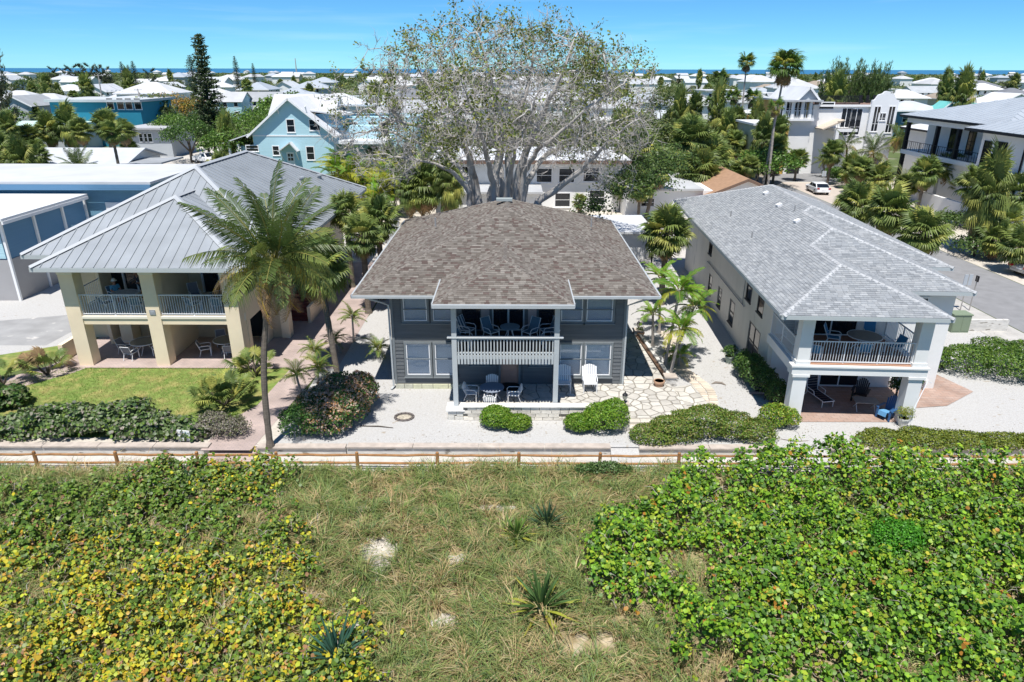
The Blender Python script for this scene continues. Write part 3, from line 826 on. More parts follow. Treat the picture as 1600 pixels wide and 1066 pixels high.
# low seat wall of stone blocks with pedestal
sw = thing('low_stone_wall', 'low pale block wall with dark gaps in front of the grey house patio', 'wall', (1, 28.8, 0))
SO = Vector((1, 28.8, 0))
part(MB().box(-2.3, 5.0, 28.76, 28.98, -.1, .70), 'wall_core', mortar, sw, SO)
for r_ in range(4):
    x = -2.3 + (.2 if r_ % 2 else 0); z0 = .02 + r_ * .172
    while x < 5.0 - .06:
        w = min(R.choice((.4, .42, .5, .62)), 5.0 - x)
        if not (r_ in (1, 2) and R.random() < .16):
            part(MB().box(x + .012, x + w - .012, 28.70 - R.uniform(0, .02), 28.78, z0, z0 + .155, tuple(k * f_ for f_ in (R.uniform(.82, 1.08),) for k in (.70, .66, .58))), 'block', lime, sw, SO)
        x += w
x = -2.32
while x < 5.0:
    w = min(1.22, 5.05 - x); part(MB().box(x + .006, x + w - .006, 28.64, 29.04, .705, .77, (.74, .71, .65)), 'cap_slab', lime, sw, SO); x += w
ped = thing('stone_pedestal', 'square stone pedestal with a white cap under the left porch post', 'pedestal', (-2.66, 29.1, 0))
PO = Vector((-2.66, 29.1, 0))
part(MB().box(-3.0, -2.33, 28.78, 29.45, -.1, .49), 'core', mortar, ped, PO)
for k, (xa, xb, za_, zb_) in enumerate(((-3.02, -2.72, 0, .26), (-2.70, -2.31, 0, .2), (-3.02, -2.62, .28, .47), (-2.60, -2.31, .22, .47))):
    part(MB().box(xa, xb, 28.73, 28.80, za_, zb_, (.62, .6, .54)), 'stone', lime, ped, PO)
part(MB().box(-3.10, -2.22, 28.66, 29.5, .49, .555, (.78, .76, .72)), 'cap_slab', lime, ped, PO)
# planter wall on the right side of the house
pw_ = thing('side_planter_wall', 'narrow low wall with pale end piers between the grey house walk and the small palms', 'wall', (7.9, 36, 0))
WO = Vector((7.9, 36, 0))
brown_soil = mat('brown_soil', (.12, .075, .05), .95, var=.3, scale=5)
part(MB().prism([(8.30, 32.9), (8.50, 32.9), (7.98, 39.2), (7.78, 39.2)], -.1, .40), 'wall_face', lime if False else conc_old, pw_, WO)
part(MB().prism([(8.12, 32.9), (8.29, 32.9), (7.77, 39.2), (7.60, 39.2)], 0, .30), 'soil_bed', brown_soil, pw_, WO)
for (x, y) in ((8.32, 32.65), (7.80, 39.45)):
    part(MB().box(x - .28, x + .28, y - .24, y + .24, -.1, .52), 'pier', conc_old, pw_, WO); part(MB().box(x - .33, x + .33, y - .29, y + .29, .521, .58), 'cap_slab', cap_m, pw_, WO)
# stepping bricks along the white gravel
sp_ = structure(MB().add([(8.9, 32.5, .009), (10.6, 32.5, .009), (9.6, 40.5, .009), (8.9, 40.5, .009)], [(0, 1, 2, 3)]).build('stepping_path', gravel))
stone_me = [MB().box(-.21, .21, -.10, .10, 0, .05, tuple(k * f for k in (.62, .54, .44))).mesh('stone', lime) for f in (.85, .95, 1.0, 1.08)]
for i in range(46):
    tt = i / 46; y = 30.2 + tt * 10.5; cx = 9.75 - .35 * tt + (.35 * math.sin(tt * 9))
    for k in range(2):
        o = link('stone', R.choice(stone_me), sp_, loc=(cx + (k - .5) * .46 + R.uniform(-.03, .03), y + R.uniform(-.02, .02), .0)); o.rotation_euler = (0, 0, R.uniform(-.1, .1))
# ---- furniture of the grey house
blue_sling = mat('blue_sling', (.08, .15, .21), .7, var=.05)
stripe_sling = mat('striped_sling', attr=True, rough=.7)
ST = [(.05, .09, .14), (.5, .55, .6)]
wht = mat('white_resin', (.78, .78, .78), .45)
ZB = 3.235
chair('high backed striped sling chair at the left end of the grey balcony', (-2.15, 31.3, ZB), math.radians(60), stripe_sling, high=True, stripes=ST)
chair('low sling chair tucked behind the left post of the grey balcony', (-2.2, 30.0, ZB), math.radians(80), blue_sling)
chair('blue sling chair left of the small round table on the grey balcony', (-1.0, 31.0, ZB), math.radians(40), blue_sling, high=True)
chair('blue sling chair right of the small round table on the grey balcony', (.85, 31.0, ZB), math.radians(-40), blue_sling, high=True)
chair('sling chair at the right end of the grey balcony turned to the table', (1.7, 31.2, ZB), math.radians(-70), blue_sling, high=True)
chair('nearer sling chair behind the right post of the grey balcony', (1.75, 30.1, ZB), math.radians(-75), blue_sling)
round_table('small round blue topped table between the chairs on the grey balcony', (-.10, 30.9, ZB), .48, .72, mat('blue_top', (.16, .26, .34), .4), alu)
chair('white resin armchair behind the round patio table of the grey house', (-1.0, 31.0, .30), 0, wht, plastic=True)
chair('white resin armchair on the left of the round patio table', (-1.95, 30.35, .30), math.radians(80), wht, plastic=True)
chair('white resin armchair with its back to the low stone wall', (-1.05, 29.45, .30), math.radians(178), wht, plastic=True)
chair('white folding armchair with crossed legs right of the round patio table', (.05, 30.2, .30), math.radians(-85), wht, plastic=True)
round_table('round grey patio table behind the low stone wall', (-.98, 30.25, .30), .60, .72, mat('grey_top', (.27, .31, .38), .5), wht)
chair('white reclining armchair in the sun right of the grey porch', (3.95, 31.35, .30), 0, wht, plastic=True, high=True).scale = (1.2, 1.15, 1.2)
chair('white reclining armchair half in shade beside the right porch post', (2.62, 31.3, .30), 0, wht, plastic=True, high=True).scale = (1.2, 1.15, 1.2)
MB().lathe((-.1, 31.75, .312), [(.55, 0), (.55, .012), (.5, .015)], 20).build('door_mat', mat('mat_dark', (.02, .02, .02), .95)); tag(bpy.data.objects['door_mat'], 'dark half round mat in front of the salmon door', 'mat')
# ---------------------------------------------------------------- left house: cream stucco under a standing seam metal roof
metal = mat('seam_metal', (.33, .355, .375), .45, var=.13, scale=.7, spec=.5, metal=.25)
metal_rib = metal
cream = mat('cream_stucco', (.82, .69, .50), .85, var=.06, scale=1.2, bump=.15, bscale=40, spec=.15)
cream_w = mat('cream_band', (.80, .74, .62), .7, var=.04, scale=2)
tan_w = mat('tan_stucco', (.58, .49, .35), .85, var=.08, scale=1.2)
eave_m = mat('eave_band', (.44, .48, .49), .5)
rail_w = mat('rail_white', (.70, .72, .74), .4)
lh = thing('cream_house', 'cream two storey house with grey standing seam metal roof and two open verandas per floor', 'house', (-19.5, 47, 0))
LO = Vector((-19.5, 47, 0))
def lp(mb, name, m, parent=None, **k): return part(mb, name, m, parent or lh, LO, **k)
PX = [(-24.2, -23.42), (-19.87, -19.13), (-15.58, -14.82)]
FY = 35.0
for a, b in PX:
    lp(MB().box(a, b, FY, FY + .75, 0, 5.62), 'pillar', cream)
    lp(MB().box(a - .03, b + .03, FY - .03, FY + .78, 5.30, 5.63), 'pillar_capital', cream_w)
for (a, _), (_, b) in ((PX[0], PX[1]), (PX[1], PX[2])):
    a2 = [p for p in PX if p[0] == a][0][1]; b2 = [p for p in PX if p[1] == b][0][0]
    lp(MB().box(a2, b2, FY + .06, FY + .5, 2.46, 2.80), 'floor_beam', cream)
    lp(MB().box(a2, b2, FY + .0, FY + .55, 2.80, 2.94), 'floor_band', cream_w)
    railing(lh, Vector((a2, FY + .16, 2.94)) - LO, Vector((b2, FY + .16, 2.94)) - LO, 1.18, 27, rail_w, post_every=2.0)
lp(MB().box(-24.2, -14.8, FY + .56, 39.4, 2.50, 2.93), 'veranda_floor', cream_w)
lp(MB().box(-24.2, -14.8, FY + .1, 39.4, 5.64, 5.70), 'veranda_ceiling', cream_w)
# walls behind the verandas with sliding doors
doors = [(-24.15, -21.7), (-18.6, -15.6)]
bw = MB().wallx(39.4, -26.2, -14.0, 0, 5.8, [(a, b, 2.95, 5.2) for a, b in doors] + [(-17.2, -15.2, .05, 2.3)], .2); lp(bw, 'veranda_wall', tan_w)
for a, b in doors:
    f = MB(); f.box(a, a + .1, 39.3, 39.44, 2.95, 5.2); f.box(b - .1, b, 39.3, 39.44, 2.95, 5.2)
    for q in (.36, .68): f.box(a + (b - a) * q - .06, a + (b - a) * q + .06, 39.32, 39.44, 2.95, 5.2)
    fo = lp(f, 'sliding_door', rail_w); lp(MB().box(a + .1, b - .1, 39.43, 39.45, 2.95, 5.2), 'pane', dark_glass, fo)
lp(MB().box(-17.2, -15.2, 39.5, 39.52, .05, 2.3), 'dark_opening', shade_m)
lp(MB().box(-19.62, -19.38, FY + .75, 39.4, 0, 5.64), 'party_wall', cream)
lp(MB().box(-23.6, -22.9, 38.4, 39.3, 0, 2.5), 'inner_pillar', cream)
lp(MB().box(-20.1, -19.7, 38.2, 39.3, 0, 2.5), 'inner_pillar', cream)
lp(MB().box(-24.2, -24.0, 38.2, 39.4, 0, 5.64), 'side_wall', cream); 
railing(lh, Vector((-24.1, FY + .8, 2.94)) - LO, Vector((-24.1, 38.2, 2.94)) - LO, 1.18, 14, rail_w)
sidew = MB(); sidew.wally(-14.98, FY + .75, 58.8, 0, 5.75, [(36.2, 38.6, .05, 2.35), (36.2, 38.6, 3.75, 5.1), (44, 45.2, 3.6, 5.0), (49, 50.2, 3.6, 5.0), (41.2, 43.6, .05, 2.4)], .2)
lp(sidew, 'side_wall', cream)
lp(MB().wally(-26.2, 39.4, 58.8, 0, 5.75, [], .2), 'side_wall', cream); lp(MB().wallx(58.8, -26.2, -14.8, 0, 5.75, [], .2), 'rear_wall', cream)
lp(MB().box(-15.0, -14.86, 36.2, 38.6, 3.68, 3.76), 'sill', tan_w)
for y in (44, 49): window(lh, Vector((-14.78, y, 3.6)) - LO, 1.2, 1.4, PI / 2, white)
for i in range(9):   # brick red outside stairs at the side
    lp(MB().box(-14.7, -13.4, 44.6 - i * .28, 44.9 - i * .28, 0, .18 * (9 - i)), 'stair_step', mat('stair_red', (.24, .07, .06), .8), lh)
lp(MB().box(-14.75, -13.3, 44.95, 46.2, 0, 2.0), 'landing', cream); lp(MB().box(-13.35, -13.15, 42.0, 46.2, 0, 1.1), 'stair_wall', cream)
lp(MB().box(-14.2, -13.7, 39.3, 40.0, 0, 5.6), 'pillar', cream)
lp(MB().box(-25.6, -25.35, 35.6, 37.4, 0, 1.0), 'garden_wall', cream)
s1, s2 = .53, .49
mh = hip(-27.2, -12.7, 36.8, 59.9, 5.88, s1)
pc, hw2, z0 = -19.45, 5.55, 5.88
pr = z0 + s2 * hw2; yb = 36.8 + (pr - z0) / s1
pa = (pc, 34.2 + hw2, pr); pb = (pc, yb, pr)
pf = [(pc - hw2, 34.2, z0), (pc + hw2, 34.2, z0), pa]
pl = [(pc - hw2, 36.8, z0), (pc - hw2, 34.2, z0), pa, pb]; prr = [(pc + hw2, 34.2, z0), (pc + hw2, 36.8, z0), pb, pa]
rf = MB()
dn = Vector((0, 0, -.006))
for k in ('front', 'back', 'left', 'right'): rf.slab([Vector(q) + dn for q in mh[k]], .09)
for q in (pf, pl, prr): rf.slab([Vector(p) + dn for p in q], .07)
lroof = lp(rf, 'roof', eave_m)
metal_panels([rel(q, LO) for q in (mh['front'], mh['right'], mh['left'], mh['back'], pf, pl, prr)], lroof, metal, metal_rib)
A, B = mh['A'], mh['B']; cs = mh['corners']
for a, b in [(cs[0], A), (cs[1], A), (cs[2], B), (cs[3], B), (A, B), (pf[0], pa), (pf[1], pa), (pa, pb)]:
    a, b = Vector(a), Vector(b); side = (b - a).cross(Vector((0, 0, 1))).normalized(); mb = MB()
    vs = [a - side * .2 + Vector((0, 0, -.0)), a + Vector((0, 0, .10)), a + side * .2, b - side * .2, b + Vector((0, 0, .10)), b + side * .2]
    mb.add([v + Vector((0, 0, .02)) for v in vs], [(0, 1, 4, 3), (1, 2, 5, 4), (0, 2, 1), (3, 4, 5)])
    lp(mb, 'hip_flashing', mat('flashing', (.45, .47, .485), .4, metal=.2), lroof)
eb = MB(); eb.box(pc - hw2 - .01, pc + hw2 + .01, 34.16, 34.30, 5.66, 5.87); eb.box(-27.2, pc - hw2 - .02, 36.76, 36.9, 5.66, 5.87); eb.box(pc + hw2 + .02, -12.7, 36.76, 36.9, 5.66, 5.87)
eb.box(-12.78, -12.66, 36.9, 59.9, 5.66, 5.87); eb.box(-27.24, -27.1, 36.9, 59.9, 5.66, 5.87)
lp(eb, 'fascia', eave_m, lroof)
lp(MB().box(-26.9, -13.0, 37.0, 59.6, 5.60, 5.64), 'soffit', soffit, lroof)
lp(MB().box(-24.9, -14.0, 34.35, 36.9, 5.60, 5.637), 'soffit', soffit, lroof)
for (x, y) in ((-17.0, 50.5), (-15.4, 55.5), (-15.9, 52.5)):
    zz = 5.88 + s1 * (-12.7 - x); lp(MB().lathe((x, y, zz), [(.16, -.1), (.16, .22), (.24, .24), (.22, .34), (.02, .40)], 10), 'roof_vent', metal, lroof)
# house plate on the middle pillar
plate = MB().box(-19.68, -19.36, FY - .035, FY - .001, 3.05, 3.32)
po = lp(plate, 'name_plate', mat('plate_grey', (.28, .30, .33), .5))
for k in range(2): lp(MB().box(-19.62, -19.42 - .04 * k, FY - .042, FY - .036, 3.22 - .08 * k, 3.25 - .08 * k), 'plate_line', mat('plate_line', (.5, .52, .54), .5), po)
for (x, z) in ((-18.95, 5.25), (-18.75, 5.35), (-18.85, 5.02)): lp(MB().lathe((x, FY + 1.7, z), [(.10, -.03), (.12, 0), (.10, .03)], 8), 'wall_ornament', shade_m)
# furniture on its verandas
grey_sling = mat('grey_sling', (.16, .18, .22), .7, var=.05)
tt_glass = mat('table_glass', (.20, .21, .20), .15, spec=.6)
beige = mat('beige_frame', (.66, .64, .58), .4)
GF = .03
round_table('round glass table on the left ground floor veranda of the cream house', (-21.4, 36.9, GF), .78, .72, tt_glass, alu, alu)
chair('grey sling chair left of the glass table on the left ground veranda', (-22.5, 36.8, GF), math.radians(80), grey_sling)
chair('grey sling chair in front of the glass table on the left ground veranda', (-21.75, 35.95, GF), math.radians(170), grey_sling)
chair('grey sling chair right of the glass table on the left ground veranda', (-20.45, 36.6, GF), math.radians(-95), grey_sling)
chair('grey sling chair at the back of the glass table on the left ground veranda', (-20.9, 37.9, GF), math.radians(-10), grey_sling)
round_table('round glass table on the right ground floor veranda of the cream house', (-16.7, 37.2, GF), .78, .72, tt_glass, alu, alu)
chair('grey sling chair left of the glass table on the right ground veranda', (-17.75, 36.6, GF), math.radians(110), grey_sling)
chair('grey sling chair behind the glass table on the right ground veranda', (-17.4, 38.0, GF), math.radians(25), grey_sling)
chair('grey sling chair in front of the glass table on the right ground veranda', (-16.2, 36.2, GF), math.radians(190), grey_sling)
ZL = 2.94
round_table('glass table with papers on the upper left veranda between two people', (-21.95, 36.9, ZL), .72, .74, mat('cluttered_top', (.45, .47, .5), .5, var=.4, scale=9), alu, alu)
chair('blue sling chair behind the left upper railing of the cream house', (-22.6, 36.15, ZL), math.radians(150), blue_sling)
chair('blue sling chair in front of the table on the upper left veranda', (-20.85, 36.0, ZL), math.radians(190), blue_sling)
chair('blue sling chair of the seated person in the white hat', (-22.9, 37.6, ZL), math.radians(55), blue_sling)
round_table('glass table on the upper right veranda of the cream house', (-16.4, 36.8, ZL), .72, .74, tt_glass, alu, alu)
chair('dark sling chair leaning by the upper right veranda wall', (-18.3, 37.6, ZL), math.radians(35), grey_sling, high=True)
chair('sling chair behind the upper right railing nearest the middle pillar', (-17.7, 36.0, ZL), math.radians(150), blue_sling)
chair('sling chair in front of the table on the upper right veranda', (-16.3, 35.9, ZL), math.radians(185), blue_sling)
chair('sling chair behind the table on the upper right veranda', (-16.2, 38.0, ZL), 0, grey_sling)

# ---------------------------------------------------------------- people on the upper left veranda
skin_m = mat('skin', (.42, .22, .15), .6)
def body(name, joints, edges, radii, m, parent):
    me = bpy.data.meshes.new(name); me.from_pydata(joints, edges, []); me.update()
    o = link(name, me, parent)
    sk = o.modifiers.new('skin', 'SKIN'); sk.use_smooth_shade = True
    for i, r_ in enumerate(radii): me.skin_vertices[0].data[i].radius = (r_, r_)
    me.skin_vertices[0].data[0].use_root = True
    sb = o.modifiers.new('sub', 'SUBSURF'); sb.levels = 1; sb.render_levels = 2
    me.materials.append(m); return o
def person(label, loc, rz, shirt, trousers, seated, hat=None, hair=None, lean=.0):
    t = thing('person', label, 'person', loc, rz)
    hz = .50 if seated else .92
    L = lambda x, y, z: (x, y - lean * max(0, z - hz) * .9, z)
    J = [(0, .02, hz), L(0, .03, hz + .22), L(0, .02, hz + .42), L(0, 0, hz + .52), L(0, -.02, hz + .60), L(0, -.035, hz + .70), L(0, -.03, hz + .80)]
    rr = [.145, .135, .155, .075, .055, .095, .075]
    E = [(0, 1), (1, 2), (2, 3), (3, 4), (4, 5), (5, 6)]
    for s in (-1, 1):
        k = len(J)
        J += [L(s * .19, .02, hz + .45), L(s * .25, -.06, hz + .20), L(s * .17, -.30, hz + .17), L(s * .13, -.38, hz + .18)]; rr += [.065, .048, .038, .03]
        E += [(2, k), (k, k + 1), (k + 1, k + 2), (k + 2, k + 3)]
        for f, (fx, fl) in enumerate(((-.03, .075), (-.01, .09), (.012, .085), (.032, .07))):
            J.append(L(s * .13 + fx, -.38 - fl, hz + .165)); rr.append(.010); E.append((k + 3, len(J) - 1))
        J.append(L(s * .10, -.42, hz + .20)); rr.append(.011); E.append((k + 3, len(J) - 1))
        k = len(J)
        if seated: J += [(s * .10, -.02, hz - .01), (s * .12, -.42, hz), (s * .12, -.40, .09), (s * .12, -.55, .04)]
        else: J += [(s * .10, .02, hz - .08), (s * .11, -.01, .50), (s * .11, .03, .09), (s * .12, -.13, .04)]
        rr += [.10, .068, .045, .035]; E += [(0, k), (k, k + 1), (k + 1, k + 2), (k + 2, k + 3)]
    b = body('body', J, E, rr, skin_m, t)
    c = body('shirt', [J[0], J[1], J[2], L(0, .01, hz + .50)] + [L(s * .19, .02, hz + .45) for s in (-1, 1)] + [L(s * .235, -.04, hz + .26) for s in (-1, 1)], [(0, 1), (1, 2), (2, 3), (2, 4), (2, 5), (4, 6), (5, 7)], [.165, .158, .175, .085, .085, .085, .072, .072], shirt, t)
    k0 = 7 + 9; legs = []
    q = [J[0]]; e = []; r2 = [.16]
    for si in range(2):
        a = 7 + si * 13 + 9; q += [J[a], J[a + 1]]; r2 += [.115, .085]; n = len(q); e += [(0, n - 2), (n - 2, n - 1)]
    body('trousers', q, e, r2, trousers, t)
    hc = Vector(L(0, -.035, hz + .73))
    MB().tube([hc + Vector((0, -.10, .0)), hc + Vector((0, -.125, -.02)), hc + Vector((0, -.10, -.035))], [.012, .016, .012], 6).build('nose', skin_m, t)
    for s in (-1, 1):
        MB().lathe(hc + Vector((s * .095, .01, -.01)), [(.008, -.03), (.02, 0), (.008, .03)], 6).build('ear', skin_m, t)
        MB().lathe(hc + Vector((s * .035, -.088, .02)), [(.006, -.008), (.012, 0), (.006, .008)], 6).build('eye', shade_m, t)
    MB().beam(hc + Vector((-.03, -.09, -.06)), hc + Vector((.03, -.09, -.06)), .015, .010, up=(0, 1, 0)).build('mouth', mat('lip', (.32, .12, .10), .6), t)
    if hat: MB().lathe(hc + Vector((0, 0, .02)), [(.17, 0), (.17, .012), (.105, .02), (.10, .10), (.06, .14), (.001, .15)], 14).build('hat', hat, t)
    if hair: MB().lathe(hc + Vector((0, .02, -.02)), [(.098, 0), (.108, .05), (.095, .10), (.05, .135), (.001, .14)], 12).build('hair', hair, t)
    return t
person('seated person in a white hat and light blue shirt on the upper left veranda', (-22.85, 37.6, ZL), math.radians(55), mat('cyan_shirt', (.10, .33, .50), .8), mat('grey_cloth', (.2, .2, .22), .8), True, hat=mat('hat_white', (.75, .74, .70), .8))
person('standing person in a dark patterned shirt leaning over the veranda table', (-21.55, 38.1, ZL), math.radians(-20), mat('dark_shirt', (.035, .035, .05), .8, var=.5, scale=9), mat('dark_cloth', (.03, .03, .035), .8), False, hair=mat('grey_hair', (.30, .20, .14), .9), lean=.45)

# ---------------------------------------------------------------- right house: pale stucco, light grey shingles
stucco = mat('pale_stucco', (.76, .71, .62), .9, var=.08, scale=.8, bump=.15, bscale=40, spec=.1, spots=(.7, .66, (.52, .49, .44)), stretch=(1, 1, .35))
stucco_t = mat('stucco_trim', (.76, .76, .74), .8, var=.03, scale=2)
shing_g = mat('grey_shingle', attr=True, rough=.9, var=.12, scale=30, bump=.25, bscale=120, spec=.15)
GR = [(.27, .285, .30), (.295, .31, .322), (.235, .25, .265), (.325, .338, .348), (.28, .295, .308)]
rh = thing('pale_house', 'long pale stucco two storey house with light grey shingle roof and a columned corner balcony', 'house', (11.85, 28.2, 0), math.radians(-3))
ez, s = 5.5, .375
def zr(x0): return ez + s * x0
A1, E1 = (3.67, 3.67, zr(3.67)), (3.67, 7.62, zr(3.67)); A2, E2 = (5.23, 9.18, zr(5.23)), (5.23, 13.72, zr(5.23)); A3, B3 = (5.9, 14.39, zr(5.9)), (5.9, 22.6, zr(5.9))
P = lambda x, y: (x, y, ez)
left = [P(0, 28.5), P(0, 0), A1, E1, A2, E2, A3, B3]
planes = [left, [P(0, 0), P(7.34, 0), A1], [P(7.34, 0), P(7.34, 3.95), E1, A1], [P(7.34, 3.95), P(10.46, 3.95), A2, E1], [P(10.46, 3.95), P(10.46, 8.49), E2, A2], [P(10.46, 8.49), P(11.8, 8.49), A3, E2], [P(11.8, 8.49), P(11.8, 28.5), B3, A3], [P(11.8, 28.5), P(0, 28.5), B3]]
rf = MB()
for q in planes: rf.slab([Vector(p) + Vector((0, 0, -.006)) for p in q], .09)
rroof = rf.build('roof', mat('grey_deck', (.3, .31, .33), .9), rh)
shingles(planes, rroof, shing_g, GR, w=.29, ex=.15)
caps([(P(0, 0), A1), (P(7.34, 0), A1), (A1, E1), (P(10.46, 3.95), A2), (E1, A2), (A2, E2), (P(11.8, 8.49), A3), (E2, A3), (A3, B3), (P(11.8, 28.5), B3), (P(0, 28.5), B3)], rroof, shing_g, .34, .3, [(.43, .44, .45), (.39, .40, .41)])
fb = MB()
for a, b in ((P(0, 0), P(7.34, 0)), (P(7.34, 0), P(7.34, 3.95)), (P(7.34, 3.95), P(10.46, 3.95)), (P(10.46, 3.95), P(10.46, 8.49)), (P(10.46, 8.49), P(11.8, 8.49)), (P(11.8, 8.49), P(11.8, 28.5)), (P(0, 0), P(0, 28.5))):
    d = (Vector(b) - Vector(a)).normalized(); fb.beam(Vector(a) + Vector((0, 0, -.10)) - d * 0, Vector(b) + Vector((0, 0, -.10)), .05, .18)
fb.build('fascia', eave_m, rroof)
MB().box(.06, 7.28, .06, 28.4, 5.30, 5.34).build('soffit', soffit, rroof); MB().box(7.3, 10.4, 4.0, 28.4, 5.30, 5.34).build('soffit', soffit, rroof); MB().box(10.41, 11.74, 8.55, 28.4, 5.30, 5.34).build('soffit', soffit, rroof)
for (x, y) in ((4.3, 12.0), (4.6, 16.5), (4.9, 20.5)): 
    z = zr(x); MB().beam((x - .15, y, z + .06), (x + .15, y + .1, z + .17), .26, .14).build('roof_vent', white, rroof)
for (x, y) in ((1.8, 12), (2.0, 18), (4.9, 14.4)): MB().tube([(x, y, zr(x) - .1), (x, y, zr(x) + .38)], .045, 8).build('vent_pipe', mat('pipe_grey'), rroof)
# columns and balcony
for x in (1.15, 6.35):
    MB().box(x - .02, x + .60, .55, 1.15, 0, 2.42).build('column', stucco_t, rh)
    MB().box(x - .10, x + .68, .47, 1.23, 2.34, 2.46).build('column_capital', stucco_t, rh)
    MB().box(x + .02, x + .57, .58, 1.12, 2.95, 5.3).build('column', stucco_t, rh)
    MB().box(x - .03, x + .62, .53, 1.17, 2.93, 3.12).build('column_base', stucco_t, rh)
MB().box(1.0, 7.05, .50, .95, 2.47, 2.84).build('balcony_beam', stucco_t, rh); MB().box(.94, 7.1, .44, 1.0, 2.84, 2.92).build('balcony_cornice', stucco_t, rh)
MB().box(1.05, 1.4, .96, 4.6, 2.47, 2.90).build('balcony_beam', stucco_t, rh); MB().box(6.7, 7.02, .96, 4.6, 2.47, 2.9).build('balcony_beam', stucco_t, rh)
bfl = MB().box(1.41, 6.69, .96, 4.6, 2.6, 2.90).build('balcony_floor', mat('balcony_tile', (.30, .16, .11), .8, var=.1, scale=3), rh)
MB().box(1.72, 6.34, .62, 1.0, 2.921, 2.985).build('balcony_edge', mat('terracotta_edge', (.42, .24, .16), .8), rh)
railing(rh, (1.76, .72, 2.98), (6.36, .72, 2.98), 1.06, 37, rail_w, post_every=1.5, dz=.07)
railing(rh, (1.2, 1.2, 2.92), (1.2, 4.6, 2.92), 1.1, 26, rail_w, post_every=1.7, dz=.07)
railing(rh, (6.9, 1.2, 2.92), (6.9, 4.6, 2.92), 1.1, 26, rail_w, post_every=1.7, dz=.07)
# body walls
wins_l = [(18.8, 3.35, .9, 1.35), (12.9, 4.3, .75, .75), (8.6, 3.25, 1.0, 1.5), (6.3, 3.25, 1.0, 1.5), (17.8, .75, .9, 1.25), (14.9, .75, .9, 1.2), (11.6, .75, 1.05, 1.35), (6.2, .35, 2.0, 1.9)]
wl_ = MB().wally(1.2, 4.6, 27.6, 0, 5.4, [(y, y + w, z, z + h) for y, z, w, h in wins_l], .22); wl_.build('side_wall', stucco, rh)
for y, z, w, h in wins_l:
    window(rh, (1.24, y + w, z), w, h, -PI / 2, mat('bronze_frame', (.10, .09, .08), .5), dark_glass, .06, (.5,) if w > 1.5 else (), (.5,), None)
fw_ = MB().wallx(4.6, 1.43, 9.95, 0, 5.4, [(4.1, 6.0, .1, 2.15), (2.9, 5.4, 2.95, 5.0), (7.6, 8.6, 4.1, 4.95), (8.3, 9.0, 1.0, 2.6)], .22); fw_.build('front_wall', stucco_t, rh)
for (a, b, z0_, z1_) in ((4.1, 6.0, .1, 2.15), (2.9, 5.4, 2.95, 5.0)):
    window(rh, (a, 4.62, z0_), b - a, z1_ - z0_, 0, white, dark_glass, .09, (.5,), (), (0, 1, blind_m) if z0_ < 1 else None, name='sliding_door')
window(rh, (7.6, 4.6, 4.1), 1.0, .85, 0, white, blue_glass, .10); window(rh, (8.3, 4.6, 1.0), .7, 1.6, 0, white, dark_glass, .10)
MB().wally(9.73, 4.83, 8.9, 0, 5.4, [], .22).build('side_wall', stucco_t, rh); MB().wallx(8.9, 9.96, 11.2, 0, 5.4, [(10.2, 10.8, 4.2, 4.9)], .22).build('front_wall', stucco_t, rh)
window(rh, (10.2, 8.92, 4.2), .6, .7, 0, white, blue_glass); MB().wally(11.0, 9.12, 27.6, 0, 5.4, [], .22).build('side_wall', stucco_t, rh); MB().wallx(27.38, 1.43, 11.0, 0, 5.4, [], .22).build('rear_wall', stucco, rh)
MB().box(7.7, 9.5, 4.40, 4.59, .45, .58).build('ledge', stucco_t, rh)
MB().tube([(1.14, 9.5, 2.7), (1.14, 19.5, 2.72)], .03, 6).build('wall_pipe', mat('pipe_grey'), rh); MB().tube([(1.14, 9.9, 2.7), (1.14, 9.9, 5.3)], .02, 6).build('wall_pipe', mat('pipe_grey'), rh)
# furniture
def RW(x, y, z=0):
    a = math.radians(-3); return (11.85 + x * math.cos(a) - y * math.sin(a), 28.2 + x * math.sin(a) + y * math.cos(a), z)
bright_blue = mat('bright_blue_sling', (.05, .22, .42), .6)
grey_str = mat('grey_strap', (.42, .42, .42), .6)
navy = mat('navy_sling', (.012, .014, .028), .7)
dk = mat('dark_resin', (.018, .016, .018), .5); bl_res = mat('blue_resin', (.03, .10, .24), .45)
Zr = 2.905
chaise('grey strap lounge chair on the pale house balcony by the left column', RW(2.3, 3.0, Zr), math.radians(-15), grey_str, alu, back=1.0)
chaise('grey strap lounge chair further back on the balcony beside the side railing', RW(1.75, 3.5, Zr), 0, grey_str, alu, back=1.0)
round_table('round grey table on the balcony of the pale house', RW(5.0, 2.7, Zr), .78, .72, mat('slate_top', (.22, .21, .20), .4, var=.15, scale=4), alu, alu)
chair('bright blue sling chair left of the balcony table of the pale house', RW(3.8, 3.2, Zr), math.radians(60), bright_blue, high=True)
chair('bright blue sling chair behind the balcony table of the pale house', RW(5.7, 3.7, Zr), math.radians(-20), bright_blue, high=True)
chair('bright blue sling chair in front of the balcony table of the pale house', RW(4.5, 1.6, Zr), math.radians(170), bright_blue)
chair('blue sling chair right of the balcony table near the right column', RW(6.2, 2.2, Zr), math.radians(-80), bright_blue)
chair('low blue chair behind the railing next to the left balcony column', RW(2.2, 1.3, Zr), math.radians(150), bright_blue)
T0 = .035
chaise('navy sling lounge chair with a white frame on the tiled terrace', RW(3.3, 3.2, T0), math.radians(12), navy, white, back=1.0)
adirondack('black slatted armchair to the right of the navy lounge chair', RW(5.5, 3.0, T0), math.radians(-35), dk)
adirondack('dark slatted armchair just inside the left terrace column', RW(2.0, 2.4, T0), math.radians(60), dk)
adirondack('navy slatted armchair outside the left column in the shade', RW(.75, 3.2, T0), math.radians(40), mat('navy_resin', (.02, .03, .06), .5))
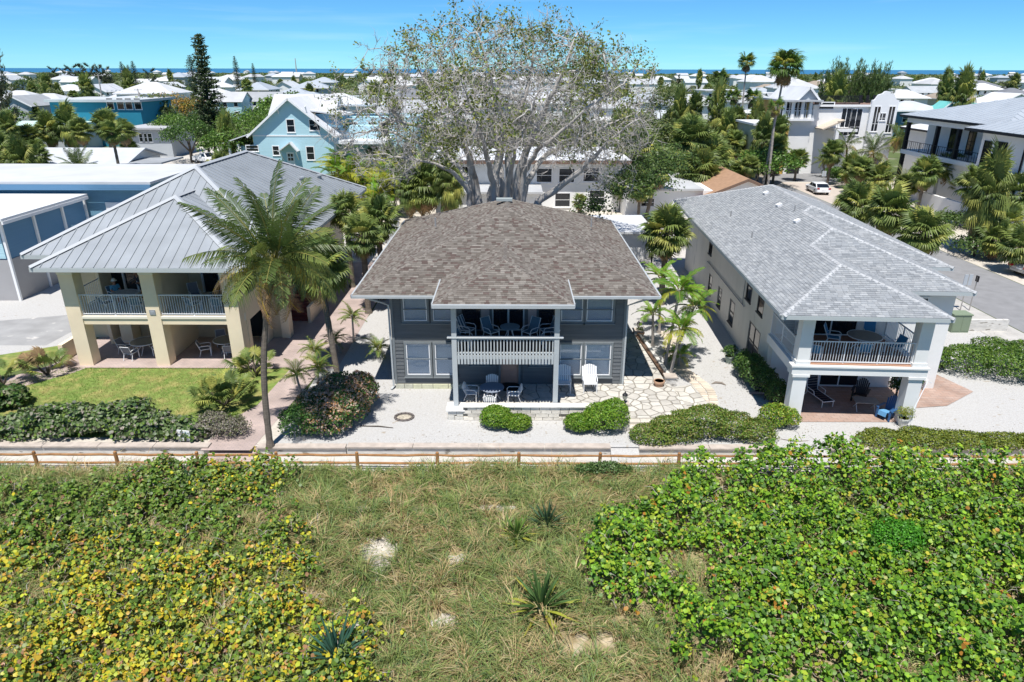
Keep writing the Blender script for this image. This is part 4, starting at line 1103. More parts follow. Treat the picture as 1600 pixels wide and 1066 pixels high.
adirondack('bright blue slatted armchair with a towel in the sun at the right column', RW(6.0, 1.15, T0), math.radians(-55), bl_res)
tw = MB().add([(-.2, -.38, .42), (.2, -.38, .42), (.2, .1, .34), (-.2, .1, .34), (-.2, -.42, .2), (.2, -.42, .2)], [(0, 1, 2, 3), (0, 4, 5, 1)]).build('towel', mat('towel_blue', (.12, .32, .55), .95))
tw.location = RW(6.0, 1.15, T0 + .01); tw.rotation_euler = (0, 0, math.radians(-58)); tag(tw, 'light blue towel over the seat of the bright blue chair', 'towel')
t = thing('folding_table', 'low grey rectangular table in front of the black slatted chair', 'table', RW(5.3, 1.9, T0), math.radians(-8))
MB().box(-.55, .55, -.35, .35, .50, .535).build('tabletop', mat('slate_top'), t)
for sx in (-.42, .42):
    for sy in (-1, 1): MB().tube([(sx, sy * .3, 0), (sx, -sy * .22, .5)], .016, 6).build('leg', alu, t)
# big plant pot group etc come with the planting
# ---------------------------------------------------------------- vegetation
leaf_m = mat('leaf', attr=True, rough=.45, trans=.28, spec=.35, objvar=.12)
leafs_m = mat('leaf_stuff', attr=True, rough=.45, trans=.28, spec=.35)
grass_m = mat('dune_grass_blade', attr=True, rough=.6, trans=.25, spec=.2)
bark = mat('palm_bark', (.17, .145, .12), .9, var=.3, scale=3, bump=.8, bscale=9, stretch=(1, 1, 5), spec=.1)
bark_l = mat('pale_bark', (.34, .31, .28), .9, var=.2, scale=2, bump=.5, bscale=10, stretch=(1, 1, 4), spec=.1)
bark_d = mat('dark_bark', (.09, .075, .06), .95, var=.3, scale=4, bump=.6, bscale=12)
twig_m = mat('grey_twig', (.34, .30, .27), .9, var=.25, scale=2)
dead_m = mat('dead_frond', attr=True, rough=.9, trans=.15, spec=.1, objvar=.15)
def jitc(c, k=.12):
    f = R.uniform(1 - k, 1 + k); return tuple(max(.004, q * f * R.uniform(.96, 1.04)) for q in c)
def pick(cols, n, jit=.15):
    cols = np.asarray(cols, float); i = NR.integers(0, len(cols), n)
    return np.clip(cols[i] * NR.uniform(1 - jit, 1 + jit, (n, 1)) * NR.uniform(.95, 1.05, (n, 3)), .003, .9)
def inpoly(px, py, poly):
    px, py = np.asarray(px), np.asarray(py); c = np.zeros(px.shape, bool); n = len(poly)
    for i in range(n):
        (x1, y1), (x2, y2) = poly[i][:2], poly[(i + 1) % n][:2]
        hit = ((y1 > py) != (y2 > py)) & (px < (x2 - x1) * (py - y1) / (y2 - y1 + 1e-12) + x1)
        c ^= hit
    return c

# ---- fronds
def fan_frond(col, n=20, pet=.72, bl=.88, droop=.35, arc=285, hang=.3):
    mb = MB(); hub = Vector((pet, 0, -.06 * pet))
    mb.beam((0, 0, 0), hub, .035, .02, col=tuple(k * .9 for k in col))
    for i in range(n):
        a = math.radians(-arc / 2 + arc * (i + .5) / n + R.uniform(-3, 3)); l = bl * (1 - .30 * abs(2 * (i + .5) / n - 1)) * R.uniform(.88, 1.08)
        d = Vector((math.cos(a), math.sin(a), 0)); s = Vector((-d.y, d.x, 0)); w = l * .046 + .008
        p0 = hub + d * .05; p1 = hub + d * l * .55 + Vector((0, 0, .10 * l - droop * l * .2)); p2 = hub + d * l * (.92 - hang * .3) + Vector((0, 0, -droop * l * (.6 + R.random() * .6)))
        f = Vector((0, 0, w * .45))
        c = jitc(col, .18)
        mb.add([p0 - s * .012, p0 + s * .012, p1 + s * w + f * 0, p1 - f, p1 - s * w, p2], [(0, 3, 4), (0, 1, 3), (1, 2, 3), (4, 3, 5), (3, 2, 5)], c)
    return mb
def pin_frond(col, L=2.6, n=30, ll=.6, arch=.9, hang=.6, w=.03, tipcol=None, vee=.2, stemc=(.30, .28, .08)):
    mb = MB(); pts = []
    for i in range(n + 1):
        t = i / n; pts.append(Vector((L * (t - .18 * arch * t * t), 0, L * (.16 * arch * t - .55 * arch * t ** 2.2))))
    for i in range(0, n, 3):
        a, b = pts[i], pts[min(i + 3, n)]; mb.beam(a, b, .045 * (1 - .8 * i / n) + .006, .03 * (1 - .8 * i / n) + .006, col=stemc)
    for i in range(int(n * .14), n):
        if R.random() < .10: continue
        t = i / n; p = pts[i]; d = (pts[i + 1] - pts[i]).normalized(); l = ll * (math.sin(PI * (.12 + .86 * t)) ** .6) * R.uniform(.7, 1.12)
        for sg in (-1, 1):
            fw = .45 + .5 * t
            dr = (d * fw + Vector((0, sg, vee)) * 1.0).normalized()
            q1 = p + dr * l * .5 + Vector((0, 0, -hang * l * .12)); q2 = p + dr * l * (1 - .35 * hang) + Vector((0, 0, -hang * l * (.65 + R.random() * .3)))
            s = d * w * .5
            c = jitc(col if not tipcol or t < R.uniform(.25, .7) else tipcol, .2)
            mb.add([p - s * .6, p + s * .6, q1 + s, q1 - s, q2], [(0, 1, 2, 3), (3, 2, 4)], c)
    return mb
SAB = dict(g=(.19, .245, .06), y=(.36, .37, .09), d=(.125, .18, .05), b=(.30, .21, .11))
fan_meshes = {k: [fan_frond(SAB[k], n=R.choice((24, 26, 28)), pet=R.uniform(.62, .85), droop=dr).mesh('fan_frond', leaf_m if k != 'b' else dead_m) for dr in ((.10, .28, .5) if k != 'b' else (.8, 1.0))] for k in SAB}
wash_cols = dict(g=(.11, .19, .03), y=(.30, .30, .05), d=(.07, .12, .025), b=(.27, .19, .10))
wash_meshes = {k: [fan_frond(wash_cols[k], n=24, pet=1.0, bl=1.05, droop=dr).mesh('fan_frond', leaf_m if k != 'b' else dead_m) for dr in (.3, .6)] for k in wash_cols}
def frond_list(n, lo, hi, dead=4, deadlo=-80, deadhi=-55):
    out = []
    for i in range(n):
        t = (i + .5) / n; el = hi + (lo - hi) * t ** .85
        kind = R.choices('gdy', (5, 3, .6 + 2.2 * t))[0]
        out.append((i * 137.5 + R.uniform(-14, 14), el + R.uniform(-8, 8), kind, .98 - .16 * t))
    for i in range(dead): out.append((i * 137.5 + R.uniform(0, 60), R.uniform(deadlo, deadhi), 'b', .85))
    return out
def frond_mw(az, el, sc, z=0.0, r=.08, roll=.3):
    a = math.radians(az)
    return Matrix.Translation((r * math.cos(a), r * math.sin(a), z)) @ Matrix.Rotation(a, 4, 'Z') @ Matrix.Rotation(-math.radians(el), 4, 'Y') @ Matrix.Rotation(R.uniform(-roll, roll), 4, 'X') @ Matrix.Scale(sc, 4)
def join_meshes(items, name, m):
    """several (mesh, matrix) merged into one mesh with their colours"""
    Vs, Fs, Cs = [], [], []; o = 0
    mb = MB()
    for me, mw in items:
        co = np.empty(len(me.vertices) * 3, np.float32); me.vertices.foreach_get('co', co); co = co.reshape(-1, 3)
        M = np.array(mw); co = co @ M[:3, :3].T + M[:3, 3]
        ca = me.color_attributes['Col'].data; cl = np.empty(len(ca) * 4, np.float32); ca.foreach_get('color', cl); cl = cl.reshape(-1, 4)
        base = len(mb.v); mb.v.extend(map(tuple, co.tolist()))
        for p in me.polygons:
            mb.f.append([base + i for i in p.vertices]); mb.c.append(tuple(cl[p.loop_start][:3]))
    return mb.mesh(name, m)
def trunk_mb(h, r0, r1, lean=(0, 0), rings=True, n=9, curve=0.0):
    k = max(5, int(h / .35)); pts, rad = [], []
    for i in range(k + 1):
        t = i / k; pts.append((lean[0] * t + curve * math.sin(PI * t), lean[1] * t, h * t))
        rr = r0 + (r1 - r0) * t ** .7
        if i == 0: rr *= 1.35
        rad.append(rr * (1.0 if i % 2 or not rings else 1.09) * R.uniform(.96, 1.04))
    return MB().tube(pts, rad, n)
protos = {}
def palm(kind, x, y, h, label, sc=1.0, lean=(0, 0), rz=None, name='sabal_palm', z=0.0, nf=30, near=True, group=None, dead=None, curve=0.0, tr=None, trm=None, cat='palm tree'):
    """trunk + crown; near palms carry each frond as a part of its own"""
    t = thing(name, label, cat, (x, y, z), R.uniform(0, 6.28) if rz is None else rz, group)
    r0 = tr or {'sabal': .19, 'wash': .17, 'coco': .145, 'date': .24, 'small': .07, 'adon': .09}[kind]
    trunk_mb(h, r0, r0 * (.95 if kind == 'sabal' else .72), lean, curve=curve).build('trunk', trm or (bark if kind in ('sabal', 'date', 'coco') else bark_l), t)
    top = Vector((lean[0], lean[1], h))
    if kind == 'sabal': sc *= 1.30 if near else 1.10; L_ = frond_list(int(nf * 1.35), -58, 88, 5 if dead is None else dead); ms = fan_meshes
    elif kind == 'wash': L_ = frond_list(nf, -30, 80, 10 if dead is None else dead); ms = wash_meshes
    elif kind == 'coco': L_ = frond_list(nf, -30, 86, 3 if dead is None else dead, -78, -40); ms = coco_meshes
    elif kind == 'date': L_ = frond_list(nf, -28, 78, 3 if dead is None else dead); ms = date_meshes
    else: L_ = frond_list(nf, -18, 74, 0 if dead is None else dead); ms = {'small': small_meshes, 'adon': adon_meshes}[kind]
    items = [(R.choice(ms[k]), Matrix.Translation(top) @ frond_mw(az, el, s_ * sc * R.uniform(.9, 1.08), R.uniform(-.25, .1) * min(1, sc), roll=.85 if kind == 'coco' else .4)) for az, el, k, s_ in [(q[0], q[1], 'u' if kind == 'coco' and q[1] > 46 else q[2], 1.0 if kind == 'coco' and q[1] > 46 else q[3]) for q in L_]]
    if kind == 'sabal':   # old leaf bases under the crown
        mb = MB()
        for i in range(26):
            a = i * 2.4; zz = h - 1.0 + i * .035; mb.beam(top + Vector((.15 * math.cos(a), .15 * math.sin(a), zz - h)), top + Vector((.42 * math.cos(a), .42 * math.sin(a), zz - h + .26)), .06, .03, col=(.22, .17, .11))
        mb.build('leaf_bases', dead_m, t)
    if near:
        for me, mw in items: link('frond', me, t, mw=mw)
    else:
        link('crown', join_meshes(items, 'crown', leaf_m), t)
    return t
COC = dict(g=(.15, .19, .045), y=(.36, .32, .05), d=(.095, .145, .04), b=(.42, .27, .13))
coco_meshes = dict(u=[pin_frond(COC['d'], 3.5, 50, .95, a_, .55, .06, vee=.3).mesh('coco_frond', leaf_m) for a_ in (.3, .5)], g=[pin_frond(COC['g'], 3.4, 50, .95, a_, 1.0, .058).mesh('coco_frond', leaf_m) for a_ in (.7, .95)], d=[pin_frond(COC['d'], 3.3, 50, .95, a_, .8, .058).mesh('coco_frond', leaf_m) for a_ in (.6, .85)],
    y=[pin_frond(COC['y'], 3.3, 40, .9, 1.1, 1.1, .04, tipcol=(.36, .24, .11), stemc=(.52, .38, .05)).mesh('coco_frond', leaf_m)], b=[pin_frond(COC['b'], 3.0, 36, .75, 1.0, 1.0, .045, tipcol=(.30, .19, .11), stemc=(.50, .33, .06)).mesh('coco_frond', dead_m)])
date_meshes = dict(g=[pin_frond((.13, .18, .085), 2.9, 34, .42, .75, .15, .03, vee=.5).mesh('date_frond', leaf_m)], d=[pin_frond((.09, .14, .07), 2.8, 34, .4, .6, .12, .03, vee=.5).mesh('date_frond', leaf_m)], y=[pin_frond((.22, .22, .09), 2.8, 32, .4, 1.0, .3, .03, vee=.3).mesh('date_frond', leaf_m)], b=[pin_frond((.30, .2, .1), 2.4, 24, .36, 1.1, .8, .025).mesh('date_frond', dead_m)])
small_meshes = dict(g=[pin_frond((.17, .27, .04), 1.05, 18, .30, .9, .35, .035, vee=.3).mesh('small_frond', leaf_m)], d=[pin_frond((.11, .19, .035), 1.0, 18, .28, .8, .3, .035, vee=.3).mesh('small_frond', leaf_m)], y=[pin_frond((.30, .33, .06), 1.05, 18, .3, 1.1, .5, .035).mesh('small_frond', leaf_m)], b=[pin_frond((.34, .25, .12), .9, 14, .26, 1.1, .8, .03).mesh('small_frond', dead_m)])
adon_meshes = dict(g=[pin_frond((.16, .30, .02), 1.75, 24, .52, 1.0, .45, .07, vee=.45).mesh('plume_frond', leaf_m)], d=[pin_frond((.10, .21, .02), 1.7, 24, .5, .8, .4, .07, vee=.5).mesh('plume_frond', leaf_m)], y=[pin_frond((.34, .36, .03), 1.7, 24, .5, 1.15, .6, .065).mesh('plume_frond', leaf_m)], b=[pin_frond((.34, .27, .1), 1.5, 18, .42, 1.1, .9, .05).mesh('plume_frond', dead_m)])

# ---- leaf shrubs
def leaf_cloud(blobs, n, size, cols, up=.35, shell=.35, tmpl=LEAF_OVAL, zmin=.02, jit=.2, lump=.22):
    """leaves through the outer part of a union of ellipsoids (cx,cy,cz,rx,ry,rz)"""
    B = np.array(blobs, float); wt = (B[:, 3] * B[:, 4] * B[:, 5]) ** (2 / 3); wt /= wt.sum()
    k = NR.choice(len(B), n, p=wt); d = NR.normal(size=(n, 3)); d /= np.linalg.norm(d, axis=1, keepdims=True)
    d[:, 2] = np.where(d[:, 2] < -.35, -d[:, 2], d[:, 2])
    seed = R.uniform(0, 99)
    lf = 1 + lump * fbm(d[:, 0] + k * 3.1, d[:, 1] + d[:, 2] * 1.7, 1.6, seed)
    rad = (1 - shell * NR.random(n) ** 1.6) * lf
    P = B[k, :3] + d * B[k, 3:] * rad[:, None]
    nn = d + NR.normal(size=(n, 3)) * .75 + np.array([0, 0, up]); ok = P[:, 2] > zmin
    inside = np.zeros(n, bool)
    for j in range(len(B)):
        q = (P - B[j, :3]) / B[j, 3:]; inside |= ((q ** 2).sum(1) < .45) & (k != j)
    ok &= ~inside
    P, nn, d = P[ok], nn[ok], d[ok]; m_ = len(P)
    C = pick(cols, m_, jit)
    return scatter(*tmpl, P, nn, NR.uniform(0, 6.28, m_), size * NR.uniform(.7, 1.25, m_), C)
def stems_mb(blobs, r=.03, n=5):
    mb = MB()
    for b in blobs:
        for i in range(n):
            d = Vector((R.uniform(-.7, .7) * b[3], R.uniform(-.7, .7) * b[4], R.uniform(.0, .6) * b[5]))
            c = Vector(b[:3]); mb.tube([(c.x * .8 + R.uniform(-.1, .1), c.y * .8, .0), (c + d * .4), c + d], [r, r * .7, r * .3], 5)
    return mb
def lawn_blades():
    n = 26000; X, Y = NR.uniform(-28.5, -12.8, n), NR.uniform(27, 34.8, n)
    ok = inpoly(X, Y, [(-27.5, 27.0), (-14.0, 27.0), (-12.9, 30), (-13.8, 34.7), (-24.6, 34.7), (-28.5, 31.5)]); X, Y = X[ok], Y[ok]; n = len(X); f = fbm(X, Y, .5, 77)
    a = NR.uniform(0, 6.28, n); w = .014; l = NR.uniform(.03, .09, n); V = np.empty((n, 3, 3)); px, py = np.cos(a) * w, np.sin(a) * w
    V[:, 0] = np.stack([X - px, Y - py, np.full(n, .012)], 1); V[:, 1] = np.stack([X + px, Y + py, np.full(n, .012)], 1); V[:, 2] = np.stack([X + NR.normal(0, .05, n), Y + NR.normal(0, .05, n), .012 + l], 1)
    C = np.where((f + NR.normal(0, .25, n) > -.12)[:, None], pick([(.16, .27, .05), (.20, .31, .06)], n), pick([(.36, .34, .13), (.30, .30, .09)], n))
    link('lawn_grass', npmesh('lawn_grass', V.reshape(-1, 3), np.arange(n * 3).reshape(-1, 3), grass_m, C))['kind'] = 'stuff'
def shrub(x, y, blobs, n, size, cols, label, name='shrub', cat='shrub', z=0.0, group=None, stem_m=None, **kw):
    if size < .1: n, size = int(n * 1.9), size * 1.45
    t = thing(name, label, cat, (x, y, z), 0, group)
    V, F, C = leaf_cloud(blobs, n, size, cols, **kw)
    link('foliage', npmesh('foliage', V, F, leaf_m, C), t)
    stems_mb(blobs).build('stems', stem_m or bark_d, t)['kind'] = 'stuff'
    return t
BRIGHT = [(.13, .25, .02), (.17, .31, .025), (.09, .19, .02), (.24, .34, .04)]
DARK = [(.05, .11, .025), (.07, .15, .03), (.035, .085, .02), (.12, .20, .04)]
SEAG = [(.15, .31, .02), (.20, .37, .025), (.11, .24, .02), (.25, .41, .03), (.31, .41, .035), (.07, .16, .02), (.09, .19, .03), (.12, .25, .03)]
OLIVE = [(.12, .17, .06), (.08, .13, .04), (.17, .20, .08), (.22, .22, .13)]

lawn_blades()
# ---- foreground: sea grape thickets, dune grass
RP = [G(u, v, .6) for u, v in ((1085, 712), (1060, 750), (1000, 778), (935, 815), (915, 860), (930, 905), (1000, 925), (1060, 950), (1080, 1000), (1150, 1045), (1180, 1120), (2150, 1120), (2050, 735), (1560, 722), (1500, 706), (1300, 702), (1160, 702))]
LP = [G(u, v, .5) for u, v in ((-420, 770), (60, 752), (190, 742), (260, 722), (330, 712), (430, 715), (450, 745), (410, 780), (450, 830), (480, 900), (545, 940), (575, 1000), (620, 1120), (-560, 1130))]
def thicket(name, poly, n, base, colfn, size, gap, seed, lift=0.0):
    xs, ys = [p[0] for p in poly], [p[1] for p in poly]
    n = n // 9; X = NR.uniform(min(xs), max(xs), n * 3); Y = NR.uniform(min(ys), min(max(ys), 24.6), n * 3)
    wob = fbm(X, Y, .8, seed + 5) * .9 + NR.normal(0, .38, len(X))
    ok = inpoly(X + wob, Y + wob * .6, poly); X, Y = X[ok], Y[ok]
    f1 = fbm(X, Y, .42, seed); f2 = fbm(X, Y, 1.5, seed + 9); f3 = fbm(X, Y, 3.4, seed + 31)
    ok = (f1 * .6 + f2 * .6 > gap + NR.normal(size=len(X)) * .12) & (f3 > -.33); X, Y, f1, f2, f3 = X[ok][:n], Y[ok][:n], f1[ok][:n], f2[ok][:n], f3[ok][:n]; m_ = len(X)
    H = base * (.75 + .55 * f1 + .45 * f2 + .70 * f3) + lift * np.clip((Y - 21.8) / 2, 0, 1); H = np.clip(H, .12, None)
    Z = dune_z(X, Y) + H + .05
    # leaves sit in rosettes at the branch ends
    C = colfn(X, Y, f1, f2, m_); kk = 9; tw = (X.copy(), Y.copy(), Z.copy()); tn = m_
    rep = lambda a: np.repeat(a, kk, axis=0)
    rad = np.abs(NR.normal(0, .15, m_ * kk)); an = NR.uniform(0, 6.28, m_ * kk); sc_ = rep(NR.uniform(.7, 1.35, m_))
    ox, oy = np.cos(an) * rad * sc_, np.sin(an) * rad * sc_
    X, Y = rep(X) + ox, rep(Y) + oy; Z = rep(Z) - rad * .75 + NR.normal(0, .05, m_ * kk) - np.where(NR.random(m_ * kk) < .22, NR.exponential(.22, m_ * kk), 0)
    m_ = m_ * kk; nn = np.stack([ox * 4.5 + NR.normal(0, .45, m_), oy * 4.5 - .12 + NR.normal(0, .45, m_), np.full(m_, .9)], 1)
    C = rep(C) * NR.uniform(.75, 1.25, (m_, 1)); mixr = NR.random(m_) < .35; C[mixr] = colfn(X, Y, rep(f1), rep(f2), m_)[mixr]
    V, F, C2 = scatter(*LEAF_ROUND, np.stack([X, Y, Z], 1), nn, NR.uniform(0, 6.28, m_), size * NR.uniform(.4, 1.3, m_), C)
    o = link(name, npmesh(name, V, F, leafs_m, C2)); o['kind'] = 'stuff'
    # bare grey branches showing through
    tb = MB()
    for i in range(0, m_, max(1, m_ // 1700)):
        p = Vector((X[i], Y[i], Z[i] - .03)); a = R.uniform(0, 6.28); l = R.uniform(.2, .55)
        q = p + Vector((math.cos(a) * l, math.sin(a) * l, R.uniform(-.15, .18))); mid = p.lerp(q, .5) + Vector((R.uniform(-.06, .06), R.uniform(-.06, .06), .04))
        tb.tube([p - Vector((0, 0, .2)), mid, q], [.012, .010, .004], 3, cap=False)
    o2 = tb.build(name + '_twigs', twig_m); o2['kind'] = 'stuff'
def rcol(X, Y, f1, f2, n):
    c = pick(SEAG, n, .22); y = NR.random(n) < .03 + .05 * (f2 > .3); c[y] = pick([(.45, .40, .04), (.38, .40, .05), (.42, .20, .03)], int(y.sum()), .2)
    return c
def lcol(X, Y, f1, f2, n):
    c = pick([(.12, .21, .03), (.15, .26, .03), (.09, .16, .03), (.20, .26, .05)], n, .22)
    t = np.clip((20.6 - Y) / 3.0, .02, .92) + .35 * (X > -12.5) * (Y > 21.5) + .25 * f1
    y = NR.random(n) < t * .58; c[y] = pick([(.52, .46, .03), (.58, .48, .03), (.42, .44, .04), (.38, .42, .05), (.36, .40, .04), (.53, .36, .04), (.48, .27, .05), (.28, .36, .05)], int(y.sum()), .18)
    b = NR.random(n) < .03; c[b] = pick([(.30, .16, .08), (.38, .22, .12)], int(b.sum()), .2)
    return c
thicket('sea_grape_thicket', RP, 88000, 1.0, rcol, .073, -.30, 3.0, .55)
thicket('yellowing_sea_grape_thicket', LP, 70000, .72, lcol, .068, -.20, 17.0, .25)
# grass
def grass():
    nt = 14500
    X = NR.uniform(-29, 31, nt * 2); Y = 9.5 + 15.42 * NR.random(nt * 2) ** .85
    keep = (np.abs(X) < Y * .98 + 8.0); X, Y = X[keep], Y[keep]
    inr = inpoly(X, Y, RP); inl = inpoly(X, Y, LP)
    q = NR.random(len(X)); keep = np.where(inr, q < .16, np.where(inl, q < .55, True))
    f = fbm(X, Y, .55, 40)
    for (u, v, rx, ry) in ((592, 870, .62, .75), (770, 800, .6, .25), (715, 875, .4, .3), (690, 965, .5, .4), (945, 1010, .35, .4), (550, 985, .4, .5), (560, 800, .5, .2)):
        c = G(u, v, -.3); keep &= ((X - c[0]) / rx) ** 2 + ((Y - c[1]) / ry) ** 2 > 1.25 + .4 * f
    keep &= (f > -.55)
    X, Y, f = X[keep][:nt], Y[keep][:nt], f[keep][:nt]
    nb = 17; n = len(X) * nb
    tx, ty = np.repeat(X, nb), np.repeat(Y, nb); ang = NR.uniform(0, 6.28, n); wind = np.repeat(NR.uniform(0, 6.28, len(X)), nb)
    tall = np.repeat(np.clip(.62 + .45 * fbm(X, Y, .9, 71) + NR.normal(0, .14, len(X)), .25, 1.1), nb)
    bx, by = tx + NR.normal(0, .055, n), ty + NR.normal(0, .055, n); bz = dune_z(bx, by) - .02
    L_ = tall * NR.uniform(.6, 1.15, n); dx, dy = np.cos(ang) * .6 + np.cos(wind) * .55, np.sin(ang) * .6 + np.sin(wind) * .55
    w = NR.uniform(.006, .014, n); px, py = -np.sin(ang) * w, np.cos(ang) * w
    V = np.empty((n, 6, 3)); 
    for j, (t, hz, ww) in enumerate(((0, 0, 1), (.38, .55, 1.0), (.95, .62, .15))):
        cx, cy, cz = bx + dx * L_ * t, by + dy * L_ * t, bz + L_ * hz * NR.uniform(.85, 1.1, n)
        V[:, 2 * j] = np.stack([cx - px * ww, cy - py * ww, cz], 1); V[:, 2 * j + 1] = np.stack([cx + px * ww, cy + py * ww, cz], 1)
    F = np.array([(0, 1, 3, 2), (2, 3, 5, 4)]); FF = (F[None] + (np.arange(n) * 6)[:, None, None]).reshape(-1, 4)
    green = np.repeat(NR.random(len(X)) + .35 * f, nb)
    dry = pick([(.46, .37, .18), (.56, .46, .26), (.38, .30, .14), (.42, .30, .15)], n, .2); grn = pick([(.17, .245, .06), (.23, .29, .09), (.15, .225, .09), (.28, .32, .11)], n, .2)
    C = np.where((green > .34)[:, None], grn, dry)
    o = link('dune_grass', npmesh('dune_grass', V.reshape(-1, 3), FF, grass_m, np.repeat(C, 2, axis=0))); o['kind'] = 'stuff'
grass()
bare = [(592, 870, .60, .85), (775, 797, .55, .2), (715, 878, .35, .25), (690, 968, .4, .3), (545, 985, .35, .4), (560, 800, .5, .15)]
mb = MB()
for (u, v, rx, ry) in [(q[0], q[1], q[2] * 1.45, q[3] * 1.4) for q in bare]:
    c = G(u, v, -.28); n = 14; ring = []
    for k in range(n):
        a = 2 * PI * k / n; q = R.uniform(.75, 1.15); x, y = c[0] + rx * q * math.cos(a), c[1] + ry * q * math.sin(a); ring.append((x, y))
    zc = [float(dune_z([x], [y])[0]) for x, y in ring]; z0 = float(dune_z([c[0]], [c[1]])[0])
    mb.add([(c[0], c[1], z0 + .06)] + [(x, y, z + .02) for (x, y), z in zip(ring, zc)], [(0, k + 1, (k + 1) % n + 1) for k in range(n)])
structure(mb.build('bare_sand', sand, smooth=True))
# yuccas in the grass, each sword leaf its own part
yucca_me = {}
def yucca(x, y, s, label, cols):
    z = float(dune_z([x], [y])[0]); t = thing('yucca', label, 'yucca', (x, y, z), 0, 'yuccas in the dune grass')
    for i in range(46):
        el = 86 - 82 * (i / 46) ** .8; az = i * 137.5 + R.uniform(-15, 15); c = jitc(cols[0] if i < 30 else cols[1], .15); l = R.uniform(.75, 1.0); mb = MB()
        w = .036; sag = .10 * (i / 46)
        mb.add([(0, -.02, 0), (0, .02, 0), (l * .5, w, .02), (l * .5, 0, -.015), (l * .5, -w, .02), (l, 0, -sag)], [(0, 3, 4), (0, 1, 3), (1, 2, 3), (4, 3, 5), (3, 2, 5)], c)
        mb.build('leaf', leaf_m, t).matrix_local = Matrix.Translation((0, 0, .18)) @ Matrix.Rotation(math.radians(az), 4, 'Z') @ Matrix.Rotation(-math.radians(el), 4, 'Y') @ Matrix.Scale(s, 4)
    trunk_mb(.3, .07, .06).build('trunk', bark_d, t)
YG, YY2 = (.09, .17, .05), (.34, .36, .05)
for u, v, s, lb, cc in ((847, 962, 1.5, 'large yucca with yellow tipped leaves standing alone in the dry grass', (YG, YY2)), (855, 826, 1.15, 'dark green yucca nearest the fence among the dune grass', ((.06, .12, .06), (.08, .15, .06))), (808, 846, 1.0, 'small yellow green yucca next to the dark yucca', ((.15, .25, .05), YY2)), (528, 1035, 1.5, 'blue green yucca at the edge of the yellow leaves by the bottom of the photo', ((.05, .13, .09), (.16, .24, .05))), (292, 765, 1.1, 'narrow yucca sticking up through the orange leaves behind the fence', ((.07, .16, .08), (.10, .18, .07)))):
    p = G(u, v, -.2); yucca(p[0], p[1], s, lb, cc)
# small bushes by the fence
p = G(935, 745, -.3); shrub(p[0], p[1], [(-.5, 0, .35, .6, .35, .4), (.3, 0, .4, .8, .35, .45), (1.0, .05, .3, .5, .3, .35)], 1800, .05, [(.10, .19, .05), (.07, .14, .04), (.14, .22, .07)], 'leafy green bush growing through the fence in the middle of the grass', z=-.4)
# fine leaved weeds that knit the thickets and the grass together
def weeds(n=17000):
    X, Y = NR.uniform(-22, 23, n * 2), NR.uniform(11, 24.9, n * 2); ok = np.abs(X) < Y * .95 + 2; X, Y = X[ok], Y[ok]; f = fbm(X, Y, .45, 91)
    near = inpoly(X, Y, RP) | inpoly(X, Y, LP); ok = np.where(near, f > -.15, f + NR.normal(0, .1, len(X)) > .22); X, Y = X[ok][:n], Y[ok][:n]; m_ = len(X)
    P = np.stack([X, Y, dune_z(X, Y) + NR.uniform(.05, .65, m_) * np.where(inpoly(X, Y, RP), 1.0, .6)], 1)
    V, F, C = scatter(*LEAF_OVAL, P, NR.normal(0, .6, (m_, 3)) + np.array([0, 0, .8]), NR.uniform(0, 6.28, m_), NR.uniform(.035, .075, m_), pick([(.13, .22, .04), (.18, .26, .05), (.10, .17, .03), (.24, .27, .08), (.30, .26, .12)], m_, .2))
    link('low_weeds', npmesh('low_weeds', V, F, leafs_m, C))['kind'] = 'stuff'
weeds()
def litter(n=9500):
    X, Y = NR.uniform(-10.4, 31, n), NR.uniform(26.5, 48, n); f = fbm(X, Y, .35, 55); ok = (f > -.05) & ~((X > -6.3) & (X < 8) & (Y > 28.6)) & ~((X > 12.5) & (X < 25) & (Y > 28.4)); X, Y = X[ok], Y[ok]; m_ = len(X)
    V, F, C = scatter(*LEAF_OVAL, np.stack([X, Y, np.full(m_, .018)], 1), NR.normal(0, .25, (m_, 3)) + np.array([0, 0, 1.]), NR.uniform(0, 6.28, m_), NR.uniform(.02, .065, m_), pick([(.24, .19, .12), (.32, .27, .19), (.16, .13, .09), (.36, .33, .27)], m_, .2))
    link('leaf_litter', npmesh('leaf_litter', V, F, leafs_m, C))['kind'] = 'stuff'
litter()
p = G(1395, 850, .4); shrub(p[0], p[1], [(0, 0, .8, .9, .7, .65), (.7, .3, .75, .6, .6, .5)], 2600, .05, [(.07, .28, .02), (.10, .33, .02), (.06, .22, .02)], 'fine leaved vivid green bush in the middle of the round leaved thicket', z=-.2)

# ---- garden shrubs
def ball(u, v, r, hz, label, cols=BRIGHT, n=2600, size=.045, z=0.0):
    p = G(u, v, z); return shrub(p[0], p[1] + r * .5, [(0, 0, hz * .5, r, r * .85, hz * .55), (R.uniform(-.3, .3) * r, R.uniform(-.2, .2), hz * .45, r * .9, r * .8, hz * .5)], n, size, cols, label, z=z, shell=.2, lump=.10)
ball(775, 672, .78, .95, 'round bright green bush at the left of the low stone wall', n=3000)
ball(810, 676, .62, .70, 'lower bright green bush touching the round bush in front of the stone wall', n=2300)
ball(905, 678, .68, .80, 'small bright green bush left of the taller clipped bush by the steps', n=2400)
p = G(948, 682, 0); shrub(p[0], p[1] + .6, [(-.1, 0, .65, 1.0, .8, .72), (.35, .1, .7, .75, .8, .8), (-.4, .1, .5, .7, .7, .6)], 5200, .045, BRIGHT, 'tall clipped bright green bush beside the stone steps', shell=.2, lump=.10)
